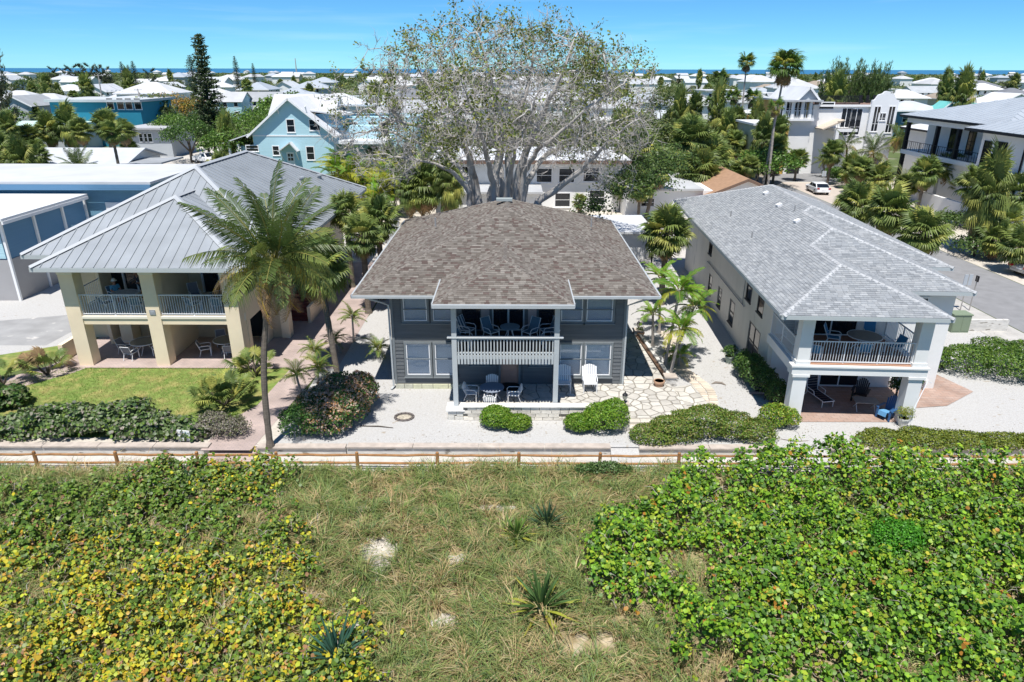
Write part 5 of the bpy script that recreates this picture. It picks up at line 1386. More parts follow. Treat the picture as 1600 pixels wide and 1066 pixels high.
p = G(1105, 695, 0); shrub(p[0], p[1] + .6, [(-2.3, -.2, .25, 1.1, .75, .45), (-1.2, .1, .4, 1.2, .9, .6), (0, .45, .6, 1.4, 1.0, .75), (1.2, .3, .5, 1.2, .9, .6), (2.3, 0, .35, 1.0, .8, .5)], 11000, .05, [(.14, .22, .03), (.19, .26, .04), (.10, .17, .025), (.26, .24, .07)], 'long mounded green ground cover behind the wall right of the steps', name='ground_cover_mound', shell=.22)
p = G(1222, 672, 0); shrub(p[0], p[1] + .4, [(-.3, 0, .5, .7, .6, .6), (.35, 0, .45, .55, .55, .5)], 2200, .05, BRIGHT + [(.35, .33, .05)], 'green and yellow bush at the foot of the left terrace column', lump=.3)
p = G(1185, 620, 0); shrub(p[0] + .1, p[1] + 1.2, [(.5, -1.9, .6, .6, .8, .7), (.2, -.9, .75, .65, .9, .85), (0, .2, .8, .65, 1.0, .95), (-.1, 1.3, .7, .6, .8, .85)], 5200, .055, DARK, 'dark green hedge along the left wall of the pale house')
p = G(1545, 585, 0); shrub(p[0], p[1], [(-2.4, 1.2, .5, 1.2, 1.1, .7), (-1.0, .6, .7, 1.5, 1.3, .85), (.8, -.1, .7, 1.6, 1.5, .85), (2.6, -.7, .7, 1.6, 1.5, .85), (1.0, 1.4, .7, 1.4, 1.2, .85), (4.3, -1.2, .7, 1.6, 1.5, .85), (3.0, 1.2, .7, 1.5, 1.2, .9)], 15000, .06, [(.08, .17, .025), (.12, .23, .03), (.05, .11, .02), (.17, .27, .04)], 'broad dark and light green hedge between the white gravel and the street', name='hedge', cat='hedge')
p = G(1500, 703, 0); shrub(p[0], p[1] + .5, [(-3.0, .2, .15, 1.3, .8, .40), (-1.3, .2, .2, 1.3, .85, .45), (.5, .1, .15, 1.3, .7, .4), (2.2, 0, .15, 1.2, .6, .4), (4.0, -.1, .2, 1.3, .7, .4)], 9000, .05, [(.17, .22, .03), (.24, .27, .04), (.12, .18, .03)], 'low spreading yellow green ground cover along the wall in front of the right gravel', name='ground_cover')
# long sea grape hedge left, on the garden wall
p = G(150, 690, 0)
shrub(p[0], p[1] + .6, [(-4.6, -.1, .3, .9, .8, .4), (-3.5, .1, .42, 1.0, .9, .6), (-2.3, .2, .5, 1.1, .9, .75), (-.8, .25, .52, 1.2, 1.0, .72), (.9, .2, .5, 1.2, 1.0, .7), (2.3, .1, .45, 1.0, .9, .62), (3.4, -.1, .36, .8, .7, .5), (4.3, -.2, .3, .7, .6, .4)], 15000, .058, [(.07, .125, .04), (.10, .17, .05), (.14, .21, .07), (.20, .25, .13), (.28, .26, .21), (.17, .27, .05)], 'long untidy dark green hedge on top of the left garden wall', name='hedge', cat='hedge', tmpl=LEAF_ROUND, shell=.75, lump=.55)
p = G(340, 690, 0); shrub(p[0], p[1] + .6, [(-.3, 0, .45, .9, .7, .6), (.5, -.1, .4, .8, .7, .55)], 3200, .045, [(.24, .21, .17), (.30, .26, .22), (.18, .17, .13), (.2, .22, .1)], 'grey brown woody shrub with sparse leaves by the brick path', shell=.8, lump=.5, stem_m=twig_m)
p = G(365, 668, 0); shrub(p[0], p[1], [(0, 0, .3, .5, .4, .4)], 900, .045, [(.17, .24, .03), (.13, .2, .03)], 'small yellow green shrub at the bend of the brick path')
p = G(-10, 640, 0); shrub(p[0], p[1], [(0, 0, .5, 1.0, .8, .7), (.9, .3, .4, .7, .6, .6)], 2200, .07, DARK + OLIVE, 'dark shrub at the left edge beside the garden path', tmpl=LEAF_ROUND, shell=.6)
# flowering bed beside the coconut palm
p = G(500, 680, 0); bed = [(-.9, -.5, .55, 1.0, .8, .8), (.3, -.5, .6, 1.2, .8, .8), (-.2, .7, .7, 1.2, 1.0, .9), (1.1, .7, .75, 1.0, 1.0, .95), (.2, 1.9, .8, 1.1, 1.0, 1.0), (1.3, 2.1, .8, .9, 1.0, 1.0)]
t = shrub(p[0], p[1] + .6, bed, 9500, .06, [(.05, .12, .025), (.07, .16, .03), (.04, .09, .02), (.10, .20, .04)], 'dense flowering bed of dark leaves and pale pink blossom beside the coconut palm', name='flower_bed')
V, F, C = leaf_cloud([(b[0], b[1] + .05, b[2] + .06, b[3], b[4], b[5]) for b in bed[1:]], 9500, .085, [(.55, .36, .27), (.60, .46, .36), (.45, .33, .22), (.50, .24, .08)], shell=.1)
o = link('blossom', npmesh('blossom', V, F, leafs_m, C), t)
# saw palmetto clumps: low fans
def palmetto(u, v, r, n, label, cols='gyd', z=0.0, name='palmetto_clump', h=1.0, ms=None):
    p = G(u, v, z); t = thing(name, label, 'palmetto', (p[0], p[1], z))
    ms = ms or fan_meshes
    for i in range(n):
        a, q = R.uniform(0, 360), math.sqrt(R.random()) * r * .55; el = 75 - 70 * q / r + R.uniform(-18, 12)
        o = link('frond', R.choice(ms[R.choice(cols)]), t, mw=Matrix.Translation((q * math.cos(math.radians(a)), q * math.sin(math.radians(a)), h * (.35 + .35 * R.random()) * (1 - .4 * q / r))) @ frond_mw(a, el, R.uniform(.55, .85)))
    mb = MB()
    for i in range(7): a = R.uniform(0, 6.28); mb.tube([(0, 0, 0), (.3 * r * math.cos(a), .3 * r * math.sin(a), .35 * h), (.45 * r * math.cos(a), .45 * r * math.sin(a), .6 * h)], [.06, .05, .04], 6)
    mb.build('stems', bark_d, t)
    return t
palmetto(352, 634, 1.6, 52, 'large yellow green palmetto clump between the lawn and the brick path', 'ggyd')
palmetto(400, 588, 1.0, 22, 'bright palmetto clump against the right front pillar of the cream house', 'ggyd', h=1.1)
palmetto(75, 588, .85, 20, 'small palmetto with grey stems at the corner of the left lawn', 'gdyb')
palmetto(5, 605, .7, 12, 'palmetto at the left edge beyond the garden path', 'gdy')
palmetto(545, 300, 1.6, 16, 'low palm clump behind the cream house by the back fence', 'ggyd', h=1.5)
# ---------------------------------------------------------------- the big bare ficus behind the grey house
fig_bark = mat('fig_bark', (.45, .425, .40), .85, var=.22, scale=1.2, bump=.6, bscale=5, stretch=(1, 1, .5), spec=.15, spots=(.8, .64, (.30, .27, .24)))
def ficus():
    Yt = 53.0
    T = thing('ficus_tree', 'huge half bare grey ficus tree spreading its branches behind the brown roof', 'tree', (-1.0, Yt, 0))
    O = Vector((-1.0, Yt, 0))
    zc = lambda u, v, dy=0: Vector(at(500 + u / 2.961, v / 2.961, Yt + dy))
    limbs = [
        ([(745, 985, 0), (725, 900, -.3), (700, 800, -.6), (690, 720, -1), (655, 650, -1.5), (530, 600, -2), (400, 570, -3), (280, 545, -4)], .50),
        ([(720, 985, -.2), (690, 890, -1), (620, 800, -2), (540, 760, -3), (430, 738, -4), (345, 728, -5)], .34),
        ([(735, 985, .5), (690, 840, 1), (640, 770, 2), (560, 690, 3), (440, 660, 4), (300, 600, 5)], .32),
        ([(775, 985, .2), (790, 900, .4), (815, 780, 1), (832, 690, 1.5), (750, 640, 2), (640, 560, 3), (520, 430, 4), (420, 260, 4)], .40),
        ([(790, 985, 0), (815, 800, -.3), (835, 690, -.5), (850, 580, -1), (810, 450, -1.5), (770, 300, -2), (720, 150, -2)], .42),
        ([(860, 990, 0), (872, 850, 0), (872, 740, 0), (880, 640, .5), (905, 520, 1), (955, 430, 1), (975, 330, 1), (985, 200, 1)], .52),
        ([(872, 990, -.4), (915, 800, -1), (970, 660, -1.5), (1010, 560, -2), (1080, 420, -3), (1150, 260, -3.5), (1190, 150, -3)], .46),
        ([(885, 990, .5), (950, 850, 1), (1020, 740, 2), (1070, 700, 2.5), (1180, 655, 3), (1300, 590, 4), (1440, 530, 5)], .36),
        ([(930, 1000, -.3), (1010, 930, -1), (1090, 880, -1.5), (1200, 790, -2.5), (1270, 720, -3), (1350, 640, -4), (1450, 560, -5)], .42),
        ([(905, 995, 0), (940, 800, -1.5), (1000, 700, -3), (1120, 600, -4), (1230, 500, -5), (1380, 400, -5)], .32),
        ([(800, 990, 0), (800, 850, -2), (770, 720, -4), (740, 600, -6), (690, 480, -7.5), (650, 350, -8)], .34),
        ([(850, 990, 0), (870, 840, -2.5), (900, 700, -5), (960, 560, -7), (1010, 420, -8)], .32),
        ([(830, 990, .5), (840, 820, 3), (820, 640, 5), (800, 480, 7), (840, 330, 8)], .34),
    ]
    nodes, par, rmin, depth = [], [], [], []
    for pts, r in limbs:
        P = [zc(u, v, d) for u, v, d in pts]
        base = Vector(P[0]); base.z = -.1; P[0] = base
        prev = -1; L = 0
        dense = []
        for a, b in zip(P[:-1], P[1:]):
            k = max(1, int((b - a).length / .55))
            for i in range(k): dense.append(a.lerp(b, i / k) + Vector((R.uniform(-.07, .07), R.uniform(-.07, .07), R.uniform(-.05, .05))))
        dense.append(P[-1])
        for i, p in enumerate(dense):
            nodes.append(p); par.append(prev); rmin.append(1.15 * r * (1 - .95 * i / len(dense))); prev = len(nodes) - 1
    # crown volume: fill with growth targets
    C = np.array([-.9, Yt + .3, 11.9]); RR = np.array([12.3, 10.0, 7.3])
    A = NR.normal(size=(9000, 3)); A /= np.linalg.norm(A, axis=1, keepdims=True)
    A *= (NR.random(9000) ** .42)[:, None]
    lump = 1 + .22 * fbm(A[:, 0] * 2, A[:, 1] * 2 + A[:, 2], 1.4, 5)
    A = C + A * RR * lump[:, None]; rx_ = np.abs(A[:, 0] + .9); A = A[A[:, 2] > np.where(rx_ > 7, 7.0, 9.8 - .15 * rx_)][:3800]
    pos = np.array([tuple(p) for p in nodes]); alive = np.ones(len(A), bool); near = np.full(len(A), 1e9); ni = np.zeros(len(A), int)
    def upd(new, i0):
        for k, p in enumerate(new):
            d = ((A - p) ** 2).sum(1); m_ = d < near; near[m_] = d[m_]; ni[m_] = i0 + k
    upd(pos, 0)
    pos = list(pos); STEP = .50
    for it in range(46):
        act = alive & (near < 5.5 ** 2)
        if not act.any(): break
        new = []; i0 = len(pos)
        idx = ni[act]; vec = A[act] - np.array(pos)[idx]; vec /= np.linalg.norm(vec, axis=1, keepdims=True) + 1e-9
        order = np.argsort(idx); idx, vec = idx[order], vec[order]
        us, st_ = np.unique(idx, return_index=True); sums = np.add.reduceat(vec, st_, axis=0)
        for j, s_ in zip(us, sums):
            n_ = np.linalg.norm(s_)
            if n_ < 1e-6: continue
            d = s_ / n_ + NR.normal(0, .22, 3); d /= np.linalg.norm(d)
            new.append(pos[j] + d * STEP); par.append(int(j)); rmin.append(.0)
        pos.extend(new); upd(new, i0); alive &= near > .42 ** 2
        if len(pos) > 12000: break
    N = len(pos); rad = np.zeros(N); kidc = np.zeros(N, int); ch = [[] for _ in range(N)]
    for i in range(N):
        if par[i] >= 0: ch[par[i]].append(i)
    for i in range(N - 1, -1, -1):
        s_ = sum(rad[c] ** 2.35 for c in ch[i]) ** (1 / 2.35) if ch[i] else .014
        rad[i] = max(s_, rmin[i], .014)
    # branches as continuous tubes following the thickest child
    big, small = MB(), MB()
    def run(i0, start):
        pts, rr = list(start), [rad[i0] if par[i0] < 0 else min(rad[i0] * 1.05, rad[par[i0]])] if start else []
        i = i0
        while True:
            pts.append(Vector(pos[i]) - O); rr.append(rad[i])
            if not ch[i]: break
            k = max(ch[i], key=lambda c: rad[c])
            for c in ch[i]:
                if c != k: todo.append((c, [Vector(pos[i]) - O]))
            i = k
        r0 = rr[0]
        (big if r0 > .09 else small).tube(pts, rr, 9 if r0 > .2 else 6 if r0 > .06 else 4, cap=False)
    todo = [(i, []) for i in range(N) if par[i] < 0]
    while todo: run(*todo.pop())
    trunk = big.build('trunk', fig_bark, T, smooth=True); small.build('branches', fig_bark, T, smooth=True)
    # fine twigs and leaves at the branch ends
    tips = np.array([i for i in range(N) if rad[i] < .03]); tp = np.array(pos)[tips]
    pp = np.array([pos[par[i]] if par[i] >= 0 else pos[i] for i in tips]); gd = tp - pp; gd /= np.linalg.norm(gd, axis=1, keepdims=True) + 1e-9
    nt = 15500; k = NR.integers(0, len(tips), nt)
    d = gd[k] * .7 + NR.normal(0, .75, (nt, 3)) + np.array([0, 0, .12]); d /= np.linalg.norm(d, axis=1, keepdims=True); l = NR.uniform(.35, 1.05, nt)
    p0 = tp[k]; p1 = p0 + d * (l * .5)[:, None] + NR.normal(0, .06, (nt, 3)); p2 = p1 + (d + NR.normal(0, .35, (nt, 3))) * (l * .5)[:, None]
    side = np.cross(d, NR.normal(size=(nt, 3))); side /= np.linalg.norm(side, axis=1, keepdims=True); s2 = np.cross(d, side)
    V = np.empty((nt, 7, 3)); w0, w1 = .016, .011
    for j in range(3):
        a = 2 * PI * j / 3; o_ = side * math.cos(a) + s2 * math.sin(a); V[:, j] = p0 + o_ * w0; V[:, 3 + j] = p1 + o_ * w1
    V[:, 6] = p2
    F = np.array([(0, 1, 4), (0, 4, 3), (1, 2, 5), (1, 5, 4), (2, 0, 3), (2, 3, 5), (3, 4, 6), (4, 5, 6), (5, 3, 6)])
    FF = (F[None] + (np.arange(nt) * 7)[:, None, None]).reshape(-1, 3)
    o = link('twigs', npmesh('twigs', V.reshape(-1, 3) - np.array(O), FF, mat('fig_twig', (.42, .39, .365), .9, var=.2, scale=2)), T); o['kind'] = 'stuff'
    # leaves: thick in the upper and right crown, almost none in the bare lower left middle
    nc = 4200; kc = NR.integers(0, nt, nc); nl = nc * 17; k = np.repeat(kc, 17); P = p0[k] + (p2[k] - p0[k]) * NR.uniform(.2, 1.1, (nl, 1)) + NR.normal(0, .20, (nl, 3))
    f = fbm(P[:, 0], P[:, 1] * .6 + P[:, 2], .33, 60)
    q = .05 + .70 * np.clip((P[:, 2] - 13.0) / 6, 0, 1) + .50 * np.clip((P[:, 0] - 2.0) / 6, 0, 1) + .30 * np.clip((-4.5 - P[:, 0]) / 5, 0, 1) * (P[:, 2] > 11) + 1.2 * f - .15
    ok = np.repeat(NR.random(nc), 17) < q; P = P[ok]; n_ = len(P)
    C_ = pick([(.16, .215, .045), (.21, .27, .06), (.11, .16, .035), (.27, .31, .08), (.22, .25, .06)], n_, .2); y = NR.random(n_) < .05; C_[y] = pick([(.42, .38, .04), (.30, .32, .04)], int(y.sum()))
    V, F, C2 = scatter(*LEAF_OVAL, P - np.array(O), NR.normal(size=(n_, 3)) + np.array([0, -.2, .5]), NR.uniform(0, 6.28, n_), .165 * NR.uniform(.7, 1.35, n_), C_)
    # a leafy lower branch on the right
    B = [(11.5, .5, 7.5, 2.6, 2.4, 1.9), (9.2, -.5, 6.8, 2.2, 2.0, 1.5), (13.2, 1.5, 8.6, 2.0, 2.0, 1.6), (7.2, -1.2, 5.6, 1.7, 1.5, 1.1)]
    V2, F2, C3 = leaf_cloud(B, 5200, .17, [(.07, .13, .03), (.10, .17, .04), (.05, .10, .025), (.13, .2, .05)], shell=.9, lump=.4)
    VV, F_, CC = merge([(V, F, C2), (V2, F2, C3)])
    o = link('leaves', npmesh('leaves', VV, F_, leaf_m, CC), T); o['kind'] = 'stuff'
    V, F, C2 = leaf_cloud([(-.3 * 6, .0, .6, .9, .7, .7), (2.6, -.4, .6, 1.0, .7, .6)], 700, .14, [(.06, .12, .03), (.09, .16, .04)], shell=.9)
    o = link('sucker_leaves', npmesh('sucker_leaves', V, F, leaf_m, C2), T)
ficus()

# ---------------------------------------------------------------- palms close to the houses
b = G(423, 700); palm('coco', b[0], b[1], 8.35, 'tall coconut palm with yellowing and brown drooping fronds in front of the cream house', lean=(1.05, .55), name='coconut_palm', nf=38, rz=0, curve=-.35, dead=7, sc=1.1)
b = G(528, 590); palm('sabal', b[0], b[1], 5.9, 'leaning palm right behind the coconut palm with a thin dark trunk', lean=(-.7, 1.0), rz=0, nf=38, tr=.15, sc=1.15)
for (u, v, uu, vv, lb) in ((553, 535, 550, 492, 'tallest small feather palm on the white gravel by the brick path'), (533, 552, 522, 528, 'small bright feather palm leaning left on the gravel edge'), (512, 585, 490, 546, 'small feather palm beside the flowering bed, leaning left'), (472, 622, 462, 582, 'small pale feather palm by the brick path below the leaning palm'), (497, 600, 497, 572, 'low feather palm at the head of the flowering bed'), (588, 560, 590, 545, 'smallest feather palm near the grey house corner')):
    b = G(u, v); c = at(uu, vv, b[1]); palm('small', b[0], b[1], max(.7, c[2]), lb, lean=(c[0] - b[0], 0), name='feather_palm', nf=20, rz=0, cat='small palm')
for (u, v, uu, vv, s_, lb) in ((1046, 592, 1064, 512, 1.0, 'front palm of the bright green cluster right of the grey house'), (1038, 574, 1062, 452, 1.1, 'tallest bright green palm of the cluster by the side walk'), (1020, 540, 1020, 487, .85, 'shorter bright green palm left of the cluster near the grey wall'), (1030, 520, 1032, 432, 1.0, 'bright green palm at the back of the cluster'), (1052, 560, 1085, 478, .95, 'bright green palm leaning right over the gravel'), (1060, 572, 1062, 553, .6, 'knee high bright palm at the foot of the cluster')):
    b = G(u, v); c = at(uu, vv, b[1]); palm('adon', b[0], b[1], c[2], lb, sc=s_, lean=(c[0] - b[0], 0), name='plume_palm', nf=15, rz=0, cat='small palm')
def palm_px(kind, u, v, Y, label, sc=1.0, ub=None, **k):
    c = at(u, v, Y); lean = (0, 0); x = c[0]
    if ub is not None: x = ub / 1.0; 
    return palm(kind, x, Y, max(1.0, c[2]), label, sc=sc, **k)
def palm_bt(kind, u0, v0, u1, v1, label, sc=1.0, **k):     # from the foot (u0,v0) to the crown centre (u1,v1)
    b = G(u0, v0); c = at(u1, v1, b[1]); return palm(kind, b[0], b[1], c[2], label, sc=sc, lean=(c[0] - b[0], 0), rz=0, **k)
palm_px('sabal', 1042, 362, 46, 'bushy fan palm between the grey house and the pale house', 1.15, nf=42)
palm_px('sabal', 590, 345, 47, 'fan palm beside the left rear corner of the grey roof', 1.05, nf=36)
palm_px('sabal', 540, 332, 50, 'fan palm against the rear wall of the cream house', .95, nf=30)
palm_px('sabal', 566, 368, 44, 'lower fan palm left of the grey roof edge', .9, nf=28)
palm_bt('sabal', 660, 350, 662, 290, 'shaggy fan palm with brown skirt left of the ficus trunk', 1.7, nf=36, dead=16, name='shaggy_palm')
palm_bt('sabal', 700, 338, 700, 300, 'dark shaggy palm with hanging dead fronds tight by the ficus trunk', 1.35, nf=22, dead=20, name='shaggy_palm')
palm_bt('sabal', 1007, 345, 1030, 262, 'leaning fan palm in front of the small white house with the brown gable', 1.2, nf=32, dead=10)
palm_bt('sabal', 977, 331, 976, 292, 'short fan palm standing against the white wall', 1.05, nf=30)
palm_bt('sabal', 905, 335, 905, 315, 'very low fan palm by the flat white roof', .6, nf=20)
palm_px('sabal', 1340, 318, 57, 'leftmost fan palm of the row between the street and the pale house roof', 1.15, nf=40)
palm_px('sabal', 1390, 328, 53.5, 'middle fan palm of the row beside the street', 1.2, nf=42)
palm_px('sabal', 1443, 362, 50, 'rightmost and lowest fan palm of the row beside the street', 1.15, nf=42)
palm_bt('sabal', 1465, 325, 1486, 262, 'left one of the tall trunk fan palms before the white modern house', 1.15, nf=40, dead=9)
palm_bt('sabal', 1484, 330, 1502, 285, 'thin fan palm behind the two tall trunk palms of the white modern house', .9, nf=26, dead=6)
palm_bt('sabal', 1513, 386, 1526, 288, 'fan palm with a bare leaning trunk on the sand across the street', 1.1, nf=42, dead=10)
palm_bt('sabal', 1582, 372, 1585, 300, 'fan palm at the right edge above the parked car', 1.25, nf=40, dead=8)
palm_bt('sabal', 1548, 405, 1555, 372, 'low dark fan palm on the sand left of the parked car', 1.0, nf=28)
palm_bt('sabal', 1596, 425, 1597, 385, 'low fan palm hanging over the parked car at the right edge', 1.15, nf=32)
palm_bt('sabal', 1570, 395, 1573, 345, 'middle fan palm of the right edge clump', 1.0, nf=28)
palm_bt('date', 1412, 322, 1412, 282, 'deep green feather palm before the white garden wall', 1.05, nf=34, name='date_palm')
palm_bt('date', 1271, 262, 1270, 222, 'silver green date palm in front of the yellow and grey house', 1.35, nf=40, name='date_palm')
palm_bt('coco', 1366, 290, 1364, 238, 'coconut palm with orange brown lower fronds by the mission gabled house', .95, nf=20, name='coconut_palm', dead=7)
palm_bt('coco', 1412, 272, 1404, 215, 'coconut palm leaning left beside the veranda of the white modern house', .95, nf=20, name='coconut_palm', dead=5)
palm_bt('coco', 1322, 285, 1322, 225, 'coconut palm between the street sign and the mission gabled house', .85, nf=16, name='coconut_palm', dead=3)
palm_bt('coco', 1288, 276, 1286, 250, 'short yellowish palm just behind the white sedan', .6, nf=14, name='coconut_palm', dead=2)
palm_bt('wash', 1190, 297, 1226, 104, 'tallest fan palm with the biggest crown against the sky', 1.5, nf=46, name='tall_fan_palm', dead=16)
palm_bt('wash', 1198, 300, 1212, 165, 'slim tall palm trunk close beside the tallest fan palm with a small crown', .8, nf=16, name='tall_fan_palm', dead=5)
palm_bt('wash', 1152, 240, 1166, 96, 'second tallest fan palm with a round crown against the sky', 1.15, nf=34, name='tall_fan_palm', near=False)
palm_bt('wash', 1118, 226, 1125, 122, 'third tall fan palm with yellow lower fronds', 1.3, nf=36, name='tall_fan_palm', near=False, dead=14)
palm_bt('wash', 1144, 232, 1146, 150, 'tall palm below the second tallest fan palm', 1.15, nf=30, name='tall_fan_palm', near=False)
palm_bt('wash', 1103, 215, 1108, 160, 'dark green tall palm left of the yellow skirted one', 1.0, nf=30, name='tall_fan_palm', near=False, dead=4)
palm_bt('wash', 1172, 238, 1176, 152, 'loose yellowish palm crown right of the second tallest fan palm', 1.2, nf=30, name='tall_fan_palm', near=False, dead=8)
# broad dense palm thicket right of the ficus
mid = [(1066, 270, 1066, 228), (1096, 262, 1097, 218), (1122, 275, 1122, 245), (1088, 292, 1088, 262), (1060, 240, 1062, 190), (1112, 250, 1112, 202), (1142, 270, 1142, 222), (1152, 292, 1152, 268), (1168, 275, 1170, 245), (1102, 300, 1102, 282), (1072, 215, 1072, 165), (1182, 272, 1183, 240), (1132, 235, 1132, 188), (1046, 225, 1046, 175), (1040, 292, 1042, 240), (1130, 302, 1131, 282), (1166, 298, 1168, 275), (1080, 312, 1080, 292), (1058, 285, 1056, 262), (1022, 230, 1022, 205), (1155, 232, 1158, 208)]
R2 = random.Random(5)
for i in range(26):
    y_ = R2.uniform(84, 128); x_ = R2.uniform(.155, .285) * y_
    if x_ < 30.5:
        h_ = R2.uniform(3.5, 7.5); c_ = (x_, y_, h_); d_ = y_ * CP - (h_ - CAM_H) * SP; mid.append((None, (x_, y_, h_), 800 + FPX * x_ / d_, 533 - FPX * (y_ * SP + (h_ - CAM_H) * CP) / d_))
mproto = []
for i, (a, b_, c, d) in enumerate(mid):
    if a is None: bb = b_; h = b_[2]
    else: bb = G(a, b_); cc = at(c, d, bb[1]); h = cc[2]
    if i < 4: o = palm('sabal', bb[0], bb[1], max(h, 2.5), 'x', sc=1.4, nf=46, near=False, dead=7); mproto.append((o, max(h, 2.5)))
    else:
        q, h0 = R.choice(mproto); o = dup(q, (bb[0], bb[1], 0), R.uniform(0, 6.28), scale=(1.05, 1.05, max(.6, h / h0)) if abs(h / h0 - 1) < .5 else max(.75, min(1.5, h / h0)))
    o['group'] = 'fan palms of the thicket right of the ficus'; o['uv'] = (c, d)
# ---------------------------------------------------------------- neighbouring buildings
sky_blue = mat('light_blue_clapboard', (.42, .63, .70), .65, var=.05, scale=2, bump=.5, bscale=1.0, stretch=(.01, .01, 9))
mid_blue = mat('blue_siding', (.10, .22, .36), .65, var=.06, scale=2, bump=.4, bscale=1.2, stretch=(.01, .01, 8))
steel_blue = mat('steel_blue_wall', (.14, .28, .38), .7, var=.05, scale=2)
teal = mat('teal_wall', (.02, .20, .30), .7, var=.06, scale=1)
yellow = mat('ochre_wall', (.55, .36, .10), .8, var=.06, scale=1)
roof_w = mat('white_roof', (.53, .54, .55), .6, var=.10, scale=.35, objvar=.22)
roof_g = mat('grey_metal_roof', (.42, .46, .50), .5, var=.08, scale=.5, metal=.2)
roof_l = mat('pale_roof', (.40, .42, .44), .7, var=.12, scale=.5, objvar=.25)
roof_t = mat('turquoise_roof', (.16, .50, .47), .6, var=.08, scale=.6)
roof_br = mat('orange_brown_roof', (.34, .21, .13), .9, var=.15, scale=2)
wall_w = mat('white_wall', (.76, .76, .75), .8, var=.05, scale=.6)
wall_g = mat('grey_wall', (.42, .45, .48), .8, var=.05, scale=.6)
wall_c = mat('cream_wall', (.62, .55, .42), .8, var=.05, scale=.6)
black = mat('black_frame', (.015, .015, .018), .5)
red = mat('red_cloth', (.55, .02, .03), .7)
class House:
    def __init__(s, name, label, x, y, rz=0.0, cat='house', group=None): s.t = thing(name, label, cat, (x, y, 0), rz, group); s.O = Vector((x, y, 0))
    def p(s, mb, name, m, parent=None): return part(mb, name, m, parent or s.t, s.O)
    def box(s, name, m, x0, x1, y0, y1, z0, z1, parent=None): return s.p(MB().box(x0, x1, y0, y1, z0, z1), name, m, parent)
    def win(s, x, y, z, w, h, rot=0, fm=None, gm=None, mull=(), rails=(.5,), fw=.12, name='window'):
        return window(s.t, Vector((x, y, z)) - s.O, w, h, rot, fm or white, gm or dark_glass, fw, mull, rails, None, True, name)
    def hiproof(s, m, x0, x1, y0, y1, z, sl, along='y', fascia=None, seams=0):
        mb = MB()
        if along == 'y': H = hip(x0, x1, y0, y1, z, sl); pls = [H[k] for k in ('front', 'back', 'left', 'right')]
        else:
            H = hip(y0, y1, x0, x1, z, sl); pls = [[(q[1], q[0], q[2]) for q in H[k]] for k in ('front', 'back', 'left', 'right')]
        for q in pls: mb.slab(q, .12)
        r_ = s.p(mb, 'roof', m)
        if seams: metal_panels([rel(q, s.O) for q in pls], r_, m, m, seams)
        mb = MB(); mb.box(x0, x1, y0 - .05, y0 + .05, z - .28, z - .02); mb.box(x0, x1, y1 - .05, y1 + .05, z - .28, z - .02); mb.box(x0 - .05, x0 + .05, y0 + .05, y1 - .05, z - .28, z - .02); mb.box(x1 - .05, x1 + .05, y0 + .05, y1 - .05, z - .28, z - .02)
        s.p(mb, 'fascia', fascia or white, r_); return r_
    def gable(s, m, wm, x0, x1, y0, y1, z, rise, over=.5, along='y', trim=None):
        mb = MB()
        if along == 'y':
            cx = (x0 + x1) / 2; k = rise / ((x1 - x0) / 2); xa, xb, ya, yb = x0 - over, x1 + over, y0 - over, y1 + over; zl = z - k * over
            a = [(xa, ya, zl), (cx, ya, z + rise), (cx, yb, z + rise), (xa, yb, zl)]; b = [(xb, ya, zl), (cx, ya, z + rise), (cx, yb, z + rise), (xb, yb, zl)]
            w = MB().add([(x0, y0, z), (x1, y0, z), (cx, y0, z + rise - .08), (x0, y1, z), (x1, y1, z), (cx, y1, z + rise - .08)], [(0, 1, 2), (5, 4, 3), (0, 2, 5, 3), (1, 4, 5, 2)])
        else:
            cy = (y0 + y1) / 2; k = rise / ((y1 - y0) / 2); xa, xb, ya, yb = x0 - over, x1 + over, y0 - over, y1 + over; zl = z - k * over
            a = [(xa, ya, zl), (xb, ya, zl), (xb, cy, z + rise), (xa, cy, z + rise)]; b = [(xa, yb, zl), (xb, yb, zl), (xb, cy, z + rise), (xa, cy, z + rise)]
            w = MB().add([(x0, y0, z), (x0, y1, z), (x0, cy, z + rise - .08), (x1, y0, z), (x1, y1, z), (x1, cy, z + rise - .08)], [(0, 1, 2), (5, 4, 3), (0, 2, 5, 3), (1, 4, 5, 2)])
        s.p(w, 'gable_wall', wm); mb.slab(a, .14); mb.slab(b, .14); r_ = s.p(mb, 'roof', m)
        if trim:
            e = MB()
            for pa_, pb_ in ((a[0], a[1]), (b[0], b[1])) if along == 'y' else (): e.beam(Vector(pa_) + Vector((0, -.04, -.10)), Vector(pb_) + Vector((0, -.04, -.10)), .08, .28)
            if e.v: s.p(e, 'rake_board', trim, r_)
        return r_
# --- blue flat roofed house on the left
h = House('blue_house', 'blue flat roofed house with white roofs left of the cream house', -38, 52)
h.box('wall', steel_blue, -52, -29.8, 56.6, 66.5, 0, 6.74); h.box('roof', roof_w, -53, -29.3, 56.0, 67.2, 6.75, 6.95); h.box('fascia', mid_blue, -53, -29.3, 55.9, 55.99, 6.3, 6.74)
h.box('lower_wall', mat('dusty_grey', (.36, .35, .35), .85, var=.05, scale=1), -52, -35.2, 46.5, 56.5, 0, 3.0)
uw = h.box('upper_wall', mid_blue, -52, -35.25, 46.55, 56.5, 3.01, 5.75); h.box('roof', roof_w, -52.5, -34.5, 45.8, 55.85, 5.85, 6.02)
h.box('fascia', white, -34.56, -34.44, 45.8, 55.8, 5.62, 5.84)
for y in (46.5, 49.9, 53.3, 56.3): h.box('wall_post', white, -35.27, -35.10, y - .09, y + .09, 0, 5.75)
h.box('wall_panel', sky_blue, -51.9, -35.4, 46.46, 46.54, 3.1, 5.7)
